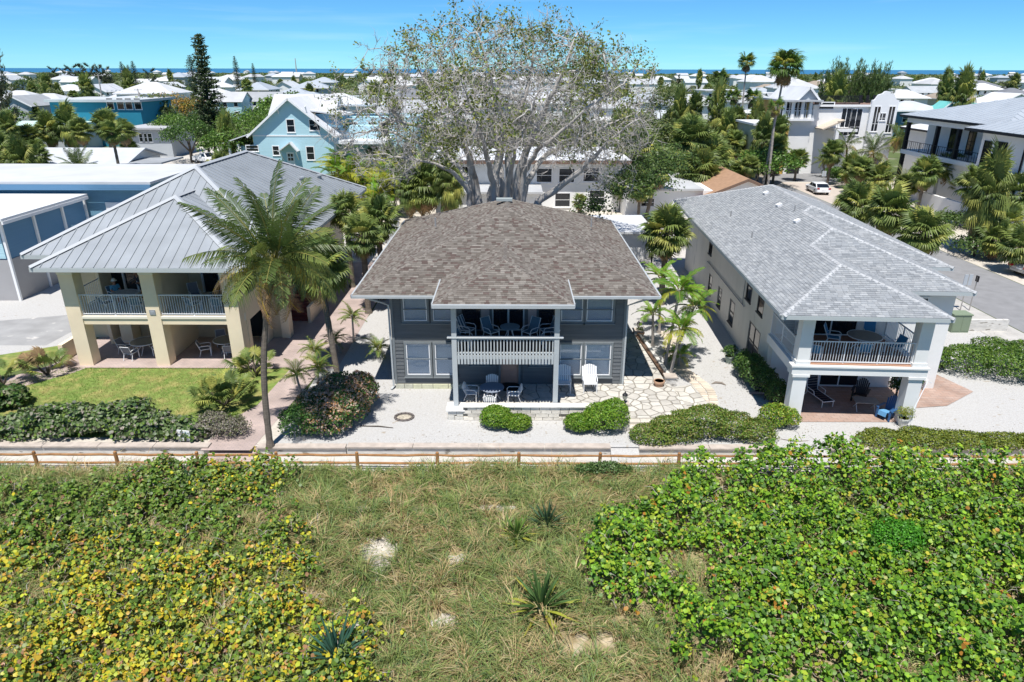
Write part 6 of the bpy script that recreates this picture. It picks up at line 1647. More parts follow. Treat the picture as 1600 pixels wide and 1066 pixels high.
for x in (-33.6,): h.box('door', white, x, x + 1.3, 56.5, 56.59, 3.0, 5.2)
h.win(-31.2, 56.6, 3.9, 1.5, 1.2)
ub = h.p(MB().lathe((-31.5, 55.9, 3.1), [(.03, 0), (.05, .3), (.22, .45), (.10, 1.9), (.02, 2.1)], 10), 'closed_parasol', red)
h.box('balcony_deck', white, -35.0, -30.5, 53.6, 56.4, 2.7, 2.95); h.box('parapet', sky_blue, -34.95, -33.4, 53.6, 53.72, 2.96, 3.95); h.box('parapet', sky_blue, -33.2, -30.6, 55.2, 55.3, 2.96, 3.95)
railing(h.t, Vector((-33.4, 53.7, 2.95)) - h.O, Vector((-30.6, 53.7, 2.95)) - h.O, 1.0, 16, white)
h.box('carport_floor', wall_g, -35.0, -31.0, 50.0, 56.3, .0, .04)
# --- light blue gabled house
h = House('gabled_house', 'light blue clapboard house with a big front gable and white metal roof', -35, 112)
yg = 110.0
g = lambda u, v, Y=yg: at(u, v, Y)
xl, xr = g(394, 213)[0], g(518, 200)[0]; ze = g(394, 208)[2]; za_ = g(455, 154)[2]
h.box('wall', sky_blue, xl, xr, yg, yg + 14, 0, ze); h.gable(roof_w, sky_blue, xl, xr, yg, yg + 12, ze, za_ - ze, .7, 'y', white)
h.box('trim_band', white, xl, xr, yg - .06, yg, g(455, 213)[2] - .1, g(455, 213)[2] + .1)
x0 = g(402, 200)[0]
h.box('main_wall', sky_blue, x0, xr + 6, yg + 5, yg + 18, 0, ze + .6); h.gable(roof_w, sky_blue, x0, xr - 1.5, yg + 4.2, yg + 18, ze + .3, za_ - ze - .1, .5, 'x')
mb = MB(); q = [g(345, 225), g(396, 207), ]; mb.slab([(q[0][0], yg - .3, q[0][2]), (q[1][0], yg - .3, q[1][2]), (q[1][0], yg + 10, q[1][2]), (q[0][0], yg + 10, q[0][2])], .15); h.p(mb, 'porch_roof', roof_w)
for u in (357, 371): x = g(u, 230)[0]; h.box('porch_post', white, x - .15, x + .15, yg, yg + .3, 0, g(u, 223)[2])
h.box('porch_wall', sky_blue, g(372, 230)[0], xl - .02, yg + .8, yg + 9.8, 0, g(372, 230)[2])
for u, v, w, hh in ((449, 207, 1.1, 1.8), (484, 204, 1.5, 1.5), (480, 250, 1.1, 1.9), (427, 243, .9, 1.3), (385, 237, 1.8, .8)):
    p = g(u, v); h.win(p[0], yg, p[2], w, hh)
p = g(449, 258); h.box('door', white, p[0], p[0] + 1.2, yg - .08, yg - .01, p[2] - .3, p[2] + 1.9); 
for k in range(4): h.box('door_pane', dark_glass, p[0] + .2 + .45 * (k % 2), p[0] + .55 + .45 * (k % 2), yg - .10, yg - .085, p[2] + .6 + .6 * (k // 2), p[2] + 1.05 + .6 * (k // 2))
c, l_, r_ = g(455, 222), g(437, 236), g(468, 236); mb = MB()
for e in (l_, r_): mb.slab([(e[0], yg - 1.3, e[2]), (c[0], yg - 1.3, c[2]), (c[0], yg, c[2]), (e[0], yg, e[2])], .14)
h.p(mb, 'door_hood', roof_w)
for e in (l_, r_): x = e[0] + (.35 if e is l_ else -.35); h.p(MB().beam((x, yg, e[2] - 1.4), (x, yg - 1.1, e[2] - .1), .12, .12), 'bracket', white)
for u, v in ((434, 172), (478, 172)): p = g(u, v); h.p(MB().beam((p[0], yg, p[2] - .6), (p[0], yg - .6, p[2] + .5), .16, .16), 'bracket', white)
xd = g(600, 222)[0]; zd = g(560, 222)[2]
h.box('deck', white, xr, xd, yg + .2, yg + 8, zd - .4, zd); 
railing(h.t, Vector((xr, yg + .3, zd)) - h.O, Vector((xd, yg + .3, zd)) - h.O, 1.1, 30, white, post_every=2.5, bal=.04, rail=.08)
for u in (522, 594): x = g(u, 230)[0]; h.box('deck_post', white, x - .18, x + .18, yg + .3, yg + .66, 0, zd - .4)
h.box('rear_wing', sky_blue, xr + .05, xd + 4, yg + 8.2, yg + 18, 0, ze + 1.8); h.box('dormer', steel_blue, xr - 4, xr + .8, yg + 2.5, yg + 9, ze + .6, ze + 2.6)
mb = MB(); mb.slab([(xr - 4.6, yg + 1.9, ze + 3.3), (xr + 1.3, yg + 1.9, ze + 2.5), (xr + 1.3, yg + 9.4, ze + 2.5), (xr - 4.6, yg + 9.4, ze + 3.3)], .18); h.p(mb, 'dormer_roof', roof_w)
h.box('roof_terrace', white, xr - 1.5, xd, yg + 10, yg + 16, ze + 3.4, ze + 3.6)
railing(h.t, Vector((xr - 1.4, yg + 10, ze + 3.6)) - h.O, Vector((xd, yg + 10, ze + 3.6)) - h.O, 1.4, 26, white, post_every=2.2, bal=.06, rail=.12)
for u in (528, 560, 580): p = g(u, 214); h.win(p[0], yg + 8.2, zd + .1, 1.3, 2.2)
# --- white flat house behind the ficus
h = House('white_flat_house', 'white two storey house with a gravel flat roof seen through the ficus trunks', 0, 82)
Yb = 80
h.box('wall', wall_w, -8.5, 12.5, Yb, Yb + 12, 0, 5.6); h.box('roof', roof_w, -9.5, 13.4, Yb - 1.2, Yb + 13, 5.75, 6.0); h.box('fascia', mat('brown_fascia', (.17, .11, .08), .8), -9.5, 13.4, Yb - 1.28, Yb - 1.21, 5.55, 5.98)
h.box('low_wing', wall_w, -8.4, 3.0, Yb - 5, Yb - .02, 0, 2.9); h.box('low_roof', roof_w, -8.8, 3.3, Yb - 5.5, Yb - .03, 2.95, 3.15)
for x, z in ((-6.8, 3.6), (2.8, 3.4), (5.4, 3.4), (8.2, 3.5), (5.0, .6), (9.0, .9)): h.win(x, Yb, z, 1.7, 1.5)
h.box('side_wing', wall_w, 12.6, 25.5, Yb - 4, Yb + 8, 0, 3.1); h.box('side_roof', roof_w, 12.5, 21, Yb - 4.4, Yb + 8.3, 3.15, 3.35)
h.gable(roof_br, wall_w, 20.9, 30.2, Yb - 4.4, Yb + 6, 2.6, 1.9, .6, 'y', mat('brown_fascia')); h.box('gable_wing', wall_w, 21, 30.1, Yb - 4.3, Yb + 6, 0, 2.59)
for x, w in ((14.3, 1.4), (18.8, 1.3), (22.3, 1.5), (25.0, 1.4), (27.6, 1.5)): h.win(x, Yb - 4.0 if x < 20 else Yb - 4.3, .9 if x > 16 else 1.4, w, 1.2 if x > 16 else .8, gm=blue_glass if x > 24 else dark_glass)
h = House('flat_outbuilding', 'low flat white roof with branch shadows just behind the grey house', 7, 62)
h.box('wall', wall_w, 2.6, 12.0, 58.5, 65, 0, 2.3); h.box('roof', roof_w, 2.3, 12.4, 58.0, 65.4, 2.32, 2.5); h.win(4.0, 58.5, 1.0, 1.4, .9); h.box('door', white, 8.5, 9.4, 58.4, 58.49, .05, 2.05)
# white fence pieces and bins behind
def fence(x0, y0, x1, y1, hgt, label, m=None, pl=.15):
    t = thing('board_fence', label, 'fence', (x0, y0, 0)); a, b_ = Vector((0, 0, 0)), Vector((x1 - x0, y1 - y0, 0)); L = b_.length; d = b_ / L; n = int(L / pl)
    me = MB().beam(Vector((0, 0, 0)), Vector((0, 0, hgt)), pl * .94, .03, up=Vector((-d.y, d.x, 0))).mesh('plank', m or white)
    for i in range(n): link('plank', me, t, loc=d * (i + .5) * pl)
    for z in (.3, hgt - .3): MB().beam(Vector((d.y * -.04, d.x * .04, z)), b_ + Vector((d.y * -.04, d.x * .04, z)), .04, .09).build('rail', m or white, t)
    return t
fence(-14.5, 58.5, -11.0, 66.0, 1.8, 'white board fence behind the cream house near the shaggy palm')
fence(11.7, 55.5, 12.8, 61.5, 1.9, 'dark wooden gate fence at the rear left corner of the pale house', mat('dark_board', (.05, .04, .035), .85))
# --- house with mission gable, yellow house, white modern house
h = House('mission_house', 'white and grey house with a curved mission parapet and a roof terrace', 64, 118)
Ym = 112.0; g = lambda u, v, Y=Ym: at(u, v, Y)
xa, xb = g(1270, 170)[0], g(1392, 170)[0]; zt = g(1330, 163)[2]
h.box('wall', wall_w, xa, xb, Ym, Ym + 6, 0, zt); h.box('terrace_floor', mat('terrace_brown', (.22, .14, .11), .85), xa + .2, xb - .6, Ym + .2, Ym + 5.9, zt + .01, zt + .12)
h.box('cornice', white, xa - .2, xb, Ym - .35, Ym - .01, zt - .25, zt + .05)
railing(h.t, Vector((xa + .2, Ym + .2, zt + .1)) - h.O, Vector((xb - 5, Ym + .2, zt + .1)) - h.O, 1.2, 40, black, post_every=2, bal=.05, rail=.08)
px0, px1 = g(1352, 200)[0], g(1393, 200)[0]; cw = (px1 - px0); zb = zt - .2; zp = g(1372, 141)[2]
prof = [(0, zb), (0, zb + .9), (.10, zb + 1.0), (.20, zb + 1.7), (.27, zb + (zp - zb) * .8), (.36, zp - .35), (.42, zp - .05), (.5, zp), (.58, zp - .05), (.64, zp - .35), (.73, zb + (zp - zb) * .8), (.80, zb + 1.7), (.90, zb + 1.0), (1, zb + .9), (1, zb)]
n = len(prof); mb = MB(); vs = [(px0 + q[0] * cw, Ym - .5, q[1]) for q in prof] + [(px0 + q[0] * cw, Ym - .05, q[1]) for q in prof]
mb.add(vs, [list(range(n)), list(range(n, 2 * n))[::-1]] + [(i, n + i, n + (i + 1) % n, (i + 1) % n) for i in range(n)]); h.p(mb, 'mission_parapet', mat('parapet_white', (.70, .71, .72), .8))
h.box('parapet_wall', mat('parapet_white'), px0, px1, Ym - .5, Ym - .06, 0, zb - .005)
for u, v, w, hh in ((1310, 205, 1.4, 4.0), (1325, 204, 1.6, 3.8), (1358, 198, .9, 3.6), (1370, 181, 1.0, 1.0), (1380, 200, .9, 3.8)): p = g(u, v); h.win(p[0], Ym - (.5 if u > 1350 else 0), p[2] - .5, w, hh, 0, white, dark_glass, (.5,), (.3,))
h.win(*(lambda p: (p[0], Ym, p[2]))(g(1279, 169)), 2.2, .9)
mb = MB(); p, q = g(1272, 198), g(1306, 184); mb.slab([(p[0], Ym - 3, p[2]), (q[0], Ym - 3, q[2]), (q[0], Ym - .02, q[2]), (p[0], Ym - .02, p[2])], .2); h.p(mb, 'stair_canopy', mat('tan_roof', (.55, .47, .38), .8))
x0, x1 = g(1290, 205)[0], g(1322, 205)[0]; zd = g(1300, 196)[2]; h.box('balcony_slab', white, x0, x1, Ym - 3.5, Ym - .02, zd - .6, zd - .2)
railing(h.t, Vector((x0, Ym - 3.4, zd - .2)) - h.O, Vector((x1, Ym - 3.4, zd - .2)) - h.O, 1.1, 14, black, bal=.05, rail=.07); h.box('balcony_post', white, x0, x0 + .5, Ym - 3.5, Ym - 3, 0, zd - .6)
for k in range(5):
    x = xa + 9 + k * 1.1; h.p(MB().box(x, x + .5, Ym + 4, Ym + 4.5, zt + .12, zt + .6).box(x, x + .5, Ym + 4.5, Ym + 4.56, zt + .6, zt + 1.3), 'terrace_seat', black)
h.box('garage_door', mat('dark_gate', (.06, .06, .07), .6), g(1352, 255)[0], g(1372, 255)[0], Ym - .56, Ym - .51, 0, 2.6)
h = House('yellow_house', 'grey and ochre house with white columned balcony left of the mission gable', 50, 116)
Yy = 111.0; g = lambda u, v, Y=Yy: at(u, v, Y)
xa, xb = g(1206, 200)[0], g(1268, 200)[0]; zt = g(1235, 158)[2]; zm = g(1235, 188)[2]
h.box('lower_wall', yellow, xa, xa + 2.6, Yy, Yy + 13, 0, zm); h.box('lower_wall', wall_w, xa + 2.61, xb, Yy + .6, Yy + 13, 0, zm); h.box('garage_opening', shade_m, xa + 3.4, xb - .8, Yy + .5, Yy + .59, 0, 2.6); h.box('upper_wall', mat('ochre_pale', (.62, .48, .22), .8), xa + 2, xb, Yy + 2.5, Yy + 13, zm + .3, zt); h.box('balcony_slab', white, xa, xb, Yy - .3, Yy + 2.4, zm, zm + .3)
h.box('roof', roof_l, xa + 1, xb + .8, Yy - .8, Yy + 13.5, zt, zt + .25)
for u in (1224, 1237, 1252, 1264): x = g(u, 180)[0]; h.box('column', white, x - .2, x + .2, Yy - .1, Yy + .3, zm + .3, zt)
railing(h.t, Vector((g(1224, 180)[0], Yy, zm + .3)) - h.O, Vector((xb, Yy, zm + .3)) - h.O, 1.2, 16, white, bal=.06, rail=.08)
for u in (1228, 1242, 1254): x = g(u, 180)[0]; h.win(x, Yy + 2.5, zm + .5, 1.2, 2.4)
h.gable(roof_w, wall_g, g(1246, 150)[0], xb + .6, Yy + .5, Yy + 12, zt + .26, 1.9, .4, 'y', white); h.box('low_roof', roof_w, xa - 4, g(1222, 190)[0], Yy - 3, Yy + 6, zm - .5, zm - .2); h.box('low_wall', wall_c, xa - 3.6, xa - .02, Yy - 2.6, Yy + 6, 0, zm - .5)
h = House('modern_house', 'large white modern house with grey hip roofs and tall black windows at the right edge', 54, 74)
zt, zf = 9.9, 6.1
h.box('wall', wall_w, 48.0, 64, 65.8, 72.5, 0, zt); h.hiproof(roof_g, 46.8, 65, 64.6, 73.8, zt + .1, .30, 'x', black, .9)
h.box('veranda_wall', wall_w, 53.6, 66, 72.55, 92, 0, zt); h.hiproof(roof_g, 49.4, 67, 71.8, 91.6, zt + .35, .27, 'y', black, .9)
h.box('veranda_floor', white, 49.8, 53.55, 73.0, 90.5, zf - .5, zf); h.box('veranda_beam', white, 49.9, 50.4, 73.0, 90.5, zt - .5, zt + .05)
railing(h.t, Vector((49.9, 73.1, zf)) - h.O, Vector((49.9, 90.4, zf)) - h.O, 1.1, 40, black, bal=.03, rail=.05, post_every=2)
for y in (79.5, 83.6, 90.0): h.box('column', black, 49.85, 50.25, y, y + .4, zf, zt - .5)
for y in (83.6, 90.0): h.box('column', black, 49.85, 50.25, y, y + .4, 0, zf - .5)
h.box('pier', white, 49.9, 53.5, 72.56, 75.0, 0, zt - .51); h.box('lower_wall', wall_w, 51.0, 53.55, 75.05, 83, 0, zf - .51)
for y in (78.2, 80.6, 83.4, 87.0): h.win(53.6, y, zf + .25, 1.3, 2.5, -PI / 2, black, dark_glass, (.5,), (.4,), .07)
for y, z, w, hh in ((71.9, 6.4, 1.1, 2.4), (70.2, 3.9, 1.6, 5.0)): h.win(48.0, y, z, w, hh, -PI / 2, black, dark_glass, (.5,), (.25, .5, .75), .08)
for x in (48.7, 52.5): h.win(x, 65.8, 3.9, 1.3, 4.6, 0, black, dark_glass, (.5,), (.33, .66), .08)
h.p(MB().tube([(47.9, 65.95, zt), (47.9, 65.95, .2)], .09, 6), 'downpipe', black)
mb = MB(); prof = [(84, 0), (84, 3.2), (84.8, 3.1), (85.6, 2.4), (86.6, 2.1), (88.5, 2.1), (88.5, 0)]; mb.add([(51.2, y, z) for y, z in prof] + [(51.6, y, z) for y, z in prof], [list(range(7)), list(range(7, 14))[::-1]] + [(i, 7 + i, 7 + (i + 1) % 7, (i + 1) % 7) for i in range(7)]); h.p(mb, 'curved_wall', wall_w)
h.box('garden_wall', wall_w, 48.2, 48.6, 66, 82, 0, 2.2)
h = House('white_annex', 'white house with a pale flat pitched roof between the mission gable and the modern house', 64, 104)
h.box('wall', wall_w, 60, 73, 97, 108, 0, 7.4); h.hiproof(roof_w, 59.2, 74, 96.2, 109, 7.5, .28, 'x', black)
for x in (61, 63.5, 66.5): h.win(x, 97, 4.0, 1.6, 2.3, 0, black, dark_glass, (.5,), ())
h = House('far_parapet_house', 'pale blue shaded parapet building behind the modern house at the right edge', 90, 106)
h.box('wall', wall_w, 76, 104, 100, 116, 0, 8.2); h.box('wall', wall_w, 82, 92, 99.4, 100, 0, 9.4); h.box('parapet', white, 76, 104, 99.9, 99.98, 7.9, 8.25)
# --- left: long grey roofed bungalow with carport, teal building
h = House('long_bungalow', 'low grey roofed bungalow with a white posted carport behind the left palms', -68, 104)
Yl = 100; g = lambda u, v, Y=Yl: at(u, v, Y)
xa, xb = g(20, 240)[0], g(188, 240)[0]
h.box('wall', wall_w, xa, xb, Yl, Yl + 11, 0, 2.9); h.gable(roof_l, wall_w, xa, xb, Yl, Yl + 11, 2.95, 1.5, .8, 'x')
xc = g(252, 230)[0]; mb = MB(); mb.slab([(xb - .2, Yl - 1, 2.9), (xc, Yl - 1, 3.1), (xc, Yl + 6, 3.1), (xb - .2, Yl + 6, 2.9)], .22); h.p(mb, 'carport_roof', roof_l)
for u in (190, 225, 232, 249): x = g(u, 240)[0]; h.p(MB().tube([(x, Yl - .7, 0), (x, Yl - .7, 2.9)], .12, 6), 'carport_post', white)
for u in (45, 75, 105, 150, 172): p = g(u, 248); h.win(p[0], Yl, .9, 1.8, 1.2)
h.box('low_wall', wall_g, xa - 4, g(90, 260)[0], Yl - 12, Yl - 11.6, 0, 1.9); h.box('low_roof', roof_w, xa - 6, g(110, 255)[0], Yl - 11.5, Yl - 6, 2.0, 2.2)
h = House('teal_building', 'long flat roofed teal building with white framed windows behind the left palms', -100, 150)
Yt = 150; g = lambda u, v, Y=Yt: at(u, v, Y)
xa, xb = g(78, 170)[0], g(218, 170)[0]; zt = g(150, 161)[2]
h.box('wall', teal, xa, xb, Yt, Yt + 14, 0, zt); h.box('roof', roof_l, xa - .6, xb + .6, Yt - .8, Yt + 15, zt, zt + .5); h.box('low_roof', mat('mint_roof', (.50, .66, .60), .7), g(36, 178)[0], g(152, 178)[0], Yt - 14, Yt - .1, g(100, 178)[2] - 2, g(100, 178)[2] - 1.6); h.box('low_wall', wall_g, g(40, 178)[0], g(150, 178)[0], Yt - 13, Yt - .1, 0, g(100, 178)[2] - 2)
for u in (168, 184, 197, 211): p = g(u, 172); h.win(p[0], Yt, p[2], 1.3, 2.1, 0, white, dark_glass)
h = House('low_white_house', 'small low white roofed house with dark windows right of the teal building', -82, 138)
xa, xb = at(196, 195, 132)[0], at(262, 195, 132)[0]
h.box('wall', wall_g, xa, xb, 132, 142, 0, 5.0); h.box('roof', roof_w, xa - .8, xb + .8, 131, 143, 5.0, 5.3)
for u in (212, 218, 225): h.win(at(u, 190, 132)[0], 132, 2.8, .8, 1.4)

# ---------------------------------------------------------------- vehicles
def car(label, loc, rz, paint, suv=False, name='parked_car', cat='car', pickup=False, group=None):
    """modelled along local y (nose at -y)"""
    t = thing(name, label, cat, loc, rz, group); W = .92
    H = 1.68 if suv else 1.44; bel = .98 if suv else .90
    low = [(-2.28, .48), (-2.25, .70), (-1.25, .92 if suv else .84), (2.15, bel + .05), (2.28, .80), (2.26, .42), (1.9, .28), (-1.95, .28)]
    if pickup: low = [(-2.6, .55), (-2.55, .95), (-1.4, 1.1), (.6, 1.12), (.62, 1.12), (2.75, 1.14), (2.78, .55), (2.4, .4), (-2.3, .4)]
    def extr(prof, w0, taper=None):
        n = len(prof); vs = []
        for sgn in (-1, 1):
            for y, z in prof:
                k = w0 if taper is None else taper(z); vs.append((sgn * k, y, z))
        return vs, [list(range(n))[::-1], list(range(n, 2 * n))] + [(i, (i + 1) % n, n + (i + 1) % n, n + i) for i in range(n)]
    vs, fs = extr(low, W, lambda z: W - .07 * max(0, .55 - z) - .06 * max(0, z - .7)); mb = MB().add(vs, fs); b = mb.build('body', paint, t)
    mo = b.modifiers.new('bevel', 'BEVEL'); mo.width = .07; mo.segments = 3
    cab = [(-1.25, bel - .04), (-.45, H - .03), (.1, H), (1.2, H - .03 if suv else H - .05), (2.15 if suv else 1.95, bel)] if not pickup else [(-1.4, 1.08), (-.65, 1.78), (0, 1.84), (.5, 1.80), (.62, 1.1)]
    vs, fs = extr(cab, W, lambda z: W - .06 - .30 * max(0, z - bel) * .6); c = MB().add(vs, fs).build('cabin', paint, t); mo = c.modifiers.new('bevel', 'BEVEL'); mo.width = .05; mo.segments = 2
    f = lambda z: W - .055 - .18 * max(0, z - bel)
    tail = cab[-1][0]
    for sgn in (-1, 1):
        for ya, yb in ((-.85, .02), (.10, tail - .62)):
            z0, z1 = (bel + .05, H - .14) if not pickup else (1.18, 1.68)
            if pickup and ya > 0: continue
            MB().add([(sgn * (f(z0) + .012), ya - .15 if ya < 0 else ya, z0), (sgn * (f(z0) + .012), yb + (.25 if ya > 0 else 0), z0), (sgn * (f(z1) + .012), yb, z1), (sgn * (f(z1) + .012), ya + .28 if ya < 0 else ya, z1)], [(0, 1, 2, 3)]).build('side_window', dark_glass, t)
        for y in (-1.42, 1.40):
            wl2 = MB().tube([(sgn * .72, y, .33), (sgn * .93, y, .33)], .33, 18).build('wheel', mat('tyre', (.02, .02, .02), .9), t)
            MB().tube([(sgn * .925, y, .33), (sgn * .945, y, .33)], .20, 12).build('rim', mat('rim_alloy', (.5, .5, .52), .3, metal=.8), wl2)
        MB().box(sgn * .58, sgn * .86, -2.30, -2.2, .62, .76).build('headlight', mat('lamp_clear', (.7, .7, .72), .1), t)
        MB().box(sgn * .56, sgn * .88, tail + .17 if not pickup else 2.76, tail + .36 if not pickup else 2.8, .78, .94).build('tail_light', mat('lamp_red', (.35, .01, .01), .25), t)
        MB().box(sgn * .93, sgn * 1.06, -.92, -.78, bel + .02, bel + .15).build('mirror', paint, t)
    a, b2 = cab[0], cab[1]; k = .1
    MB().add([(-f(a[1]) + .08, a[0] - .0 + .08, a[1] + .09), (f(a[1]) - .08, a[0] + .08, a[1] + .09), (f(b2[1]) - .08, b2[0] - .06, b2[1] - .03), (-f(b2[1]) + .08, b2[0] - .06, b2[1] - .03)], [(0, 1, 2, 3)]).build('windscreen', dark_glass, t).location = (0, -.03, .02)
    a, b2 = cab[-1], cab[-2]; MB().add([(f(a[1]) - .08, a[0] - .06, a[1] + .07), (-f(a[1]) + .08, a[0] - .06, a[1] + .07), (-f(b2[1]) + .08, b2[0] + .07, b2[1] - .05), (f(b2[1]) - .08, b2[0] + .07, b2[1] - .05)], [(0, 1, 2, 3)]).build('rear_window', dark_glass, t).location = (0, .03, .02)
    MB().box(-.8, .8, 2.27 if not pickup else 2.79, 2.31 if not pickup else 2.84, .40, .58).build('bumper', paint, t); MB().box(-.25, .25, 2.285 if not pickup else 2.80, 2.30 if not pickup else 2.85, .62, .74).build('number_plate', white, t)
    return t
paint_w = mat('car_white', (.78, .79, .80), .2, spec=.6); paint_s = mat('car_silver', (.30, .33, .38), .25, metal=.5, spec=.6); paint_g = mat('car_gold', (.45, .44, .42), .25, metal=.4)
p = G(1286, 304); car('white sedan parked at the kerb of the side street seen from behind', (p[0], p[1] + 2.0, .02), PI - math.radians(4), paint_w)
p = G(1266, 262); car('silver estate car parked in front of the yellow house', (p[0] + 1.0, p[1], .02), math.radians(70), paint_s, suv=True)
p = G(1592, 432); car('pale grey car with one wheel showing at the right edge', (p[0] + 2.2, p[1] + .6, .01), math.radians(100), paint_g, suv=True)
p = G(322, 256); car('white pickup truck peeking above the metal roof ridge', (p[0], p[1], .02), math.radians(60), paint_w, pickup=True, name='pickup_truck', cat='truck')
p = G(1160, 235); car('white car half hidden among the palms of the thicket', (p[0], p[1], .0), math.radians(95), paint_w, suv=True)
p = G(1098, 312); car('white car roof behind the ridge of the pale house', (p[0], p[1], .0), math.radians(80), paint_w)
p = G(1352, 282); car('dark car under the low palms behind the white sedan', (p[0] - 1.5, p[1], .02), math.radians(75), mat('car_black', (.03, .03, .035), .25, spec=.6))
# bins, poles, small things
def bin_(u, v, m, label):
    p = G(u, v); t = thing('wheelie_bin', label, 'bin', (p[0], p[1], 0), R.uniform(-.4, .4))
    vs = [(-.24, -.28, .05), (.24, -.28, .05), (.24, .25, .05), (-.24, .25, .05), (-.32, -.36, 1.0), (.32, -.36, 1.0), (.32, .34, 1.0), (-.32, .34, 1.0)]
    MB().add(vs, [(0, 3, 2, 1), (4, 5, 6, 7), (0, 1, 5, 4), (1, 2, 6, 5), (2, 3, 7, 6), (3, 0, 4, 7)]).build('body', m, t); MB().beam((0, -.42, 1.06), (0, .38, 1.02), .7, .06).build('lid', m, t)
    for s_ in (-1, 1): MB().tube([(s_ * .22, .3, .1), (s_ * .28, .3, .1)], .1, 8).build('wheel', black, t)
bin_(294, 240, mat('bin_green', (.02, .16, .06), .5), 'green wheelie bin on the sandy lot by the dark trees'); bin_(284, 240, mat('bin_dark', (.04, .05, .09), .5), 'dark blue wheelie bin left of the green one')
bin_(1546, 348, mat('bin_teal', (.01, .14, .11), .5), 'tall teal green bin by the white wall of the modern house')
pole_w = mat('pole_wood', (.34, .32, .30), .9, var=.1, scale=3)
def pole(u0, v0, u1, v1, label, r=.17, arm=True):
    b = G(u0, v0); c = at(u1, v1, b[1]); t = thing('utility_pole', label, 'pole', (b[0], b[1], 0))
    MB().tube([(0, 0, 0), (c[0] - b[0], 0, c[2])], [r, r * .65], 8).build('shaft', pole_w, t); k = Vector((c[0] - b[0], 0, c[2]))
    if arm:
        MB().beam(k * .97 + Vector((-1.1, 0, 0)), k * .97 + Vector((1.1, 0, 0)), .12, .14).build('crossarm', pole_w, t)
        for s_ in (-1, 0, 1): MB().lathe(k * .97 + Vector((s_, 0, .08)), [(.05, 0), (.07, .1), (.03, .22)], 6).build('insulator', white, t)
        MB().lathe(k * .86 + Vector((.32, -.1, -.3)), [(.2, 0), (.22, .05), (.22, .7), (.1, .78)], 8).build('transformer', pole_w, t)
    return k + Vector(b)
pa_ = pole(166, 196, 152, 117, 'leaning pale utility pole in front of the teal building', .24); pb_ = pole(226, 200, 214, 140, 'second utility pole right of the teal building', .2)
pole(30, 190, 28, 152, 'short utility pole among the left palms', .16); pole(275, 165, 270, 128, 'distant utility pole by the orange flowering tree', .2)
for nm, k in (('higher wire', 0.0), ('lower wire', -.8)):
    a, b_ = pa_ + Vector((0, 0, -.5 + k)), pb_ + Vector((0, 0, -.5 + k)); MBw = MB().tube([a.lerp(b_, i / 10) - Vector((0, 0, 1.2 * math.sin(PI * i / 10))) for i in range(11)], .02, 4)
    tag(MBw.build('power_line', black), 'thin dark ' + nm + ' strung between the two utility poles', 'cable')
def sign_post(u, v, hgt, label, plate=True):
    p = G(u, v); t = thing('street_sign_post', label, 'sign post', (p[0], p[1], 0)); MB().tube([(0, 0, 0), (0, 0, hgt)], .035, 8).build('post', pole_w, t)
    if plate: MB().box(-.28, .28, -.02, .02, hgt - .75, hgt).build('sign_plate', wall_g, t)
    return t
sign_post(1500, 484, 2.6, 'left metal post with a dark edge-on sign beside the street corner'); t = sign_post(1514, 484, 2.5, 'right thin metal post beside the street', False)
MB().box(-.03, .03, -.15, .15, 2.1, 2.5).build('sign_plate', black, t)
sign_post(1283, 296, 2.6, 'white sign post behind the white sedan')
p = G(1493, 515); t = thing('utility_cabinet', 'green metal utility cabinet at the end of the low grey wall by the street', 'cabinet', (p[0], p[1], 0)); MB().box(-.55, .55, -.4, .4, 0, 1.15).build('body', mat('cab_green', (.20, .25, .17), .6), t); MB().box(-.6, .6, -.45, .45, 1.151, 1.22).build('lid', mat('cab_green'), t)
for s_ in (-1, 1): MB().box(s_ * .27 - .24, s_ * .27 + .24, -.415, -.401, .12, 1.05).build('door', mat('cab_green'), t)
MB().box(.6, 3.2, -.1, .12, 0, .75).build('low_wall', conc_old, t)
tag(MB().tube([G(1425, 660), G(1427, 640, .9), at(1450, 594, G(1425, 660)[1]), at(1456, 597, G(1425, 660)[1])], .02, 6).build('shower_pole', alu), 'thin bent metal pole standing on the gravel beside the tiled terrace', 'pole')

def pot(u, v, r, hgt, m, label, plant=None, z=0.0):
    p = G(u, v, z); t = thing('plant_pot', label, 'plant pot', (p[0], p[1], z)); MB().lathe((0, 0, 0), [(r * .7, 0), (r, hgt * .8), (r * 1.1, hgt * .82), (r * 1.1, hgt), (r * .9, hgt), (r * .85, hgt * .9)], 16).build('pot', m, t)
    MB().lathe((0, 0, hgt * .86), [(r * .9, 0), (r * .85, .01)], 12).build('soil', brown_soil, t)
    if plant:
        V, F, C = leaf_cloud([(0, 0, hgt + plant[0] * .5, plant[0], plant[0] * .9, plant[0] * .8)], plant[1], plant[2], plant[3], zmin=hgt * .8, shell=.8, lump=.4); link('foliage', npmesh('foliage', V, F, leaf_m, C), t)
terr = mat('terracotta', (.46, .29, .19), .85, var=.15, scale=4); wpot = mat('white_pot', (.62, .62, .58), .6)
pot(1029, 608, .26, .5, terr, 'empty terracotta pot in front of the side planter wall', z=.08); pot(1000, 528, .24, .4, terr, 'terracotta pot with a small plant at the far end of the planter wall', (.3, 200, .06, OLIVE), z=.05)
pot(1410, 664, .24, .42, wpot, 'white pot with a yellow green bush beside the right terrace column', (.42, 900, .05, [(.30, .32, .05), (.2, .27, .04), (.36, .36, .08)])); pot(1139, 566, .24, .42, mat('green_pot', (.30, .36, .30), .5), 'grey green pot with dark leaves by the side wall of the pale house', (.5, 700, .075, DARK))
p = G(1397, 628); shrub(p[0], p[1], [(0, 0, 1.0, .4, .4, .8)], 600, .07, DARK + [(.5, .5, .45)], 'tall dark oleander bush behind the right terrace column', shell=.8, lump=.4)
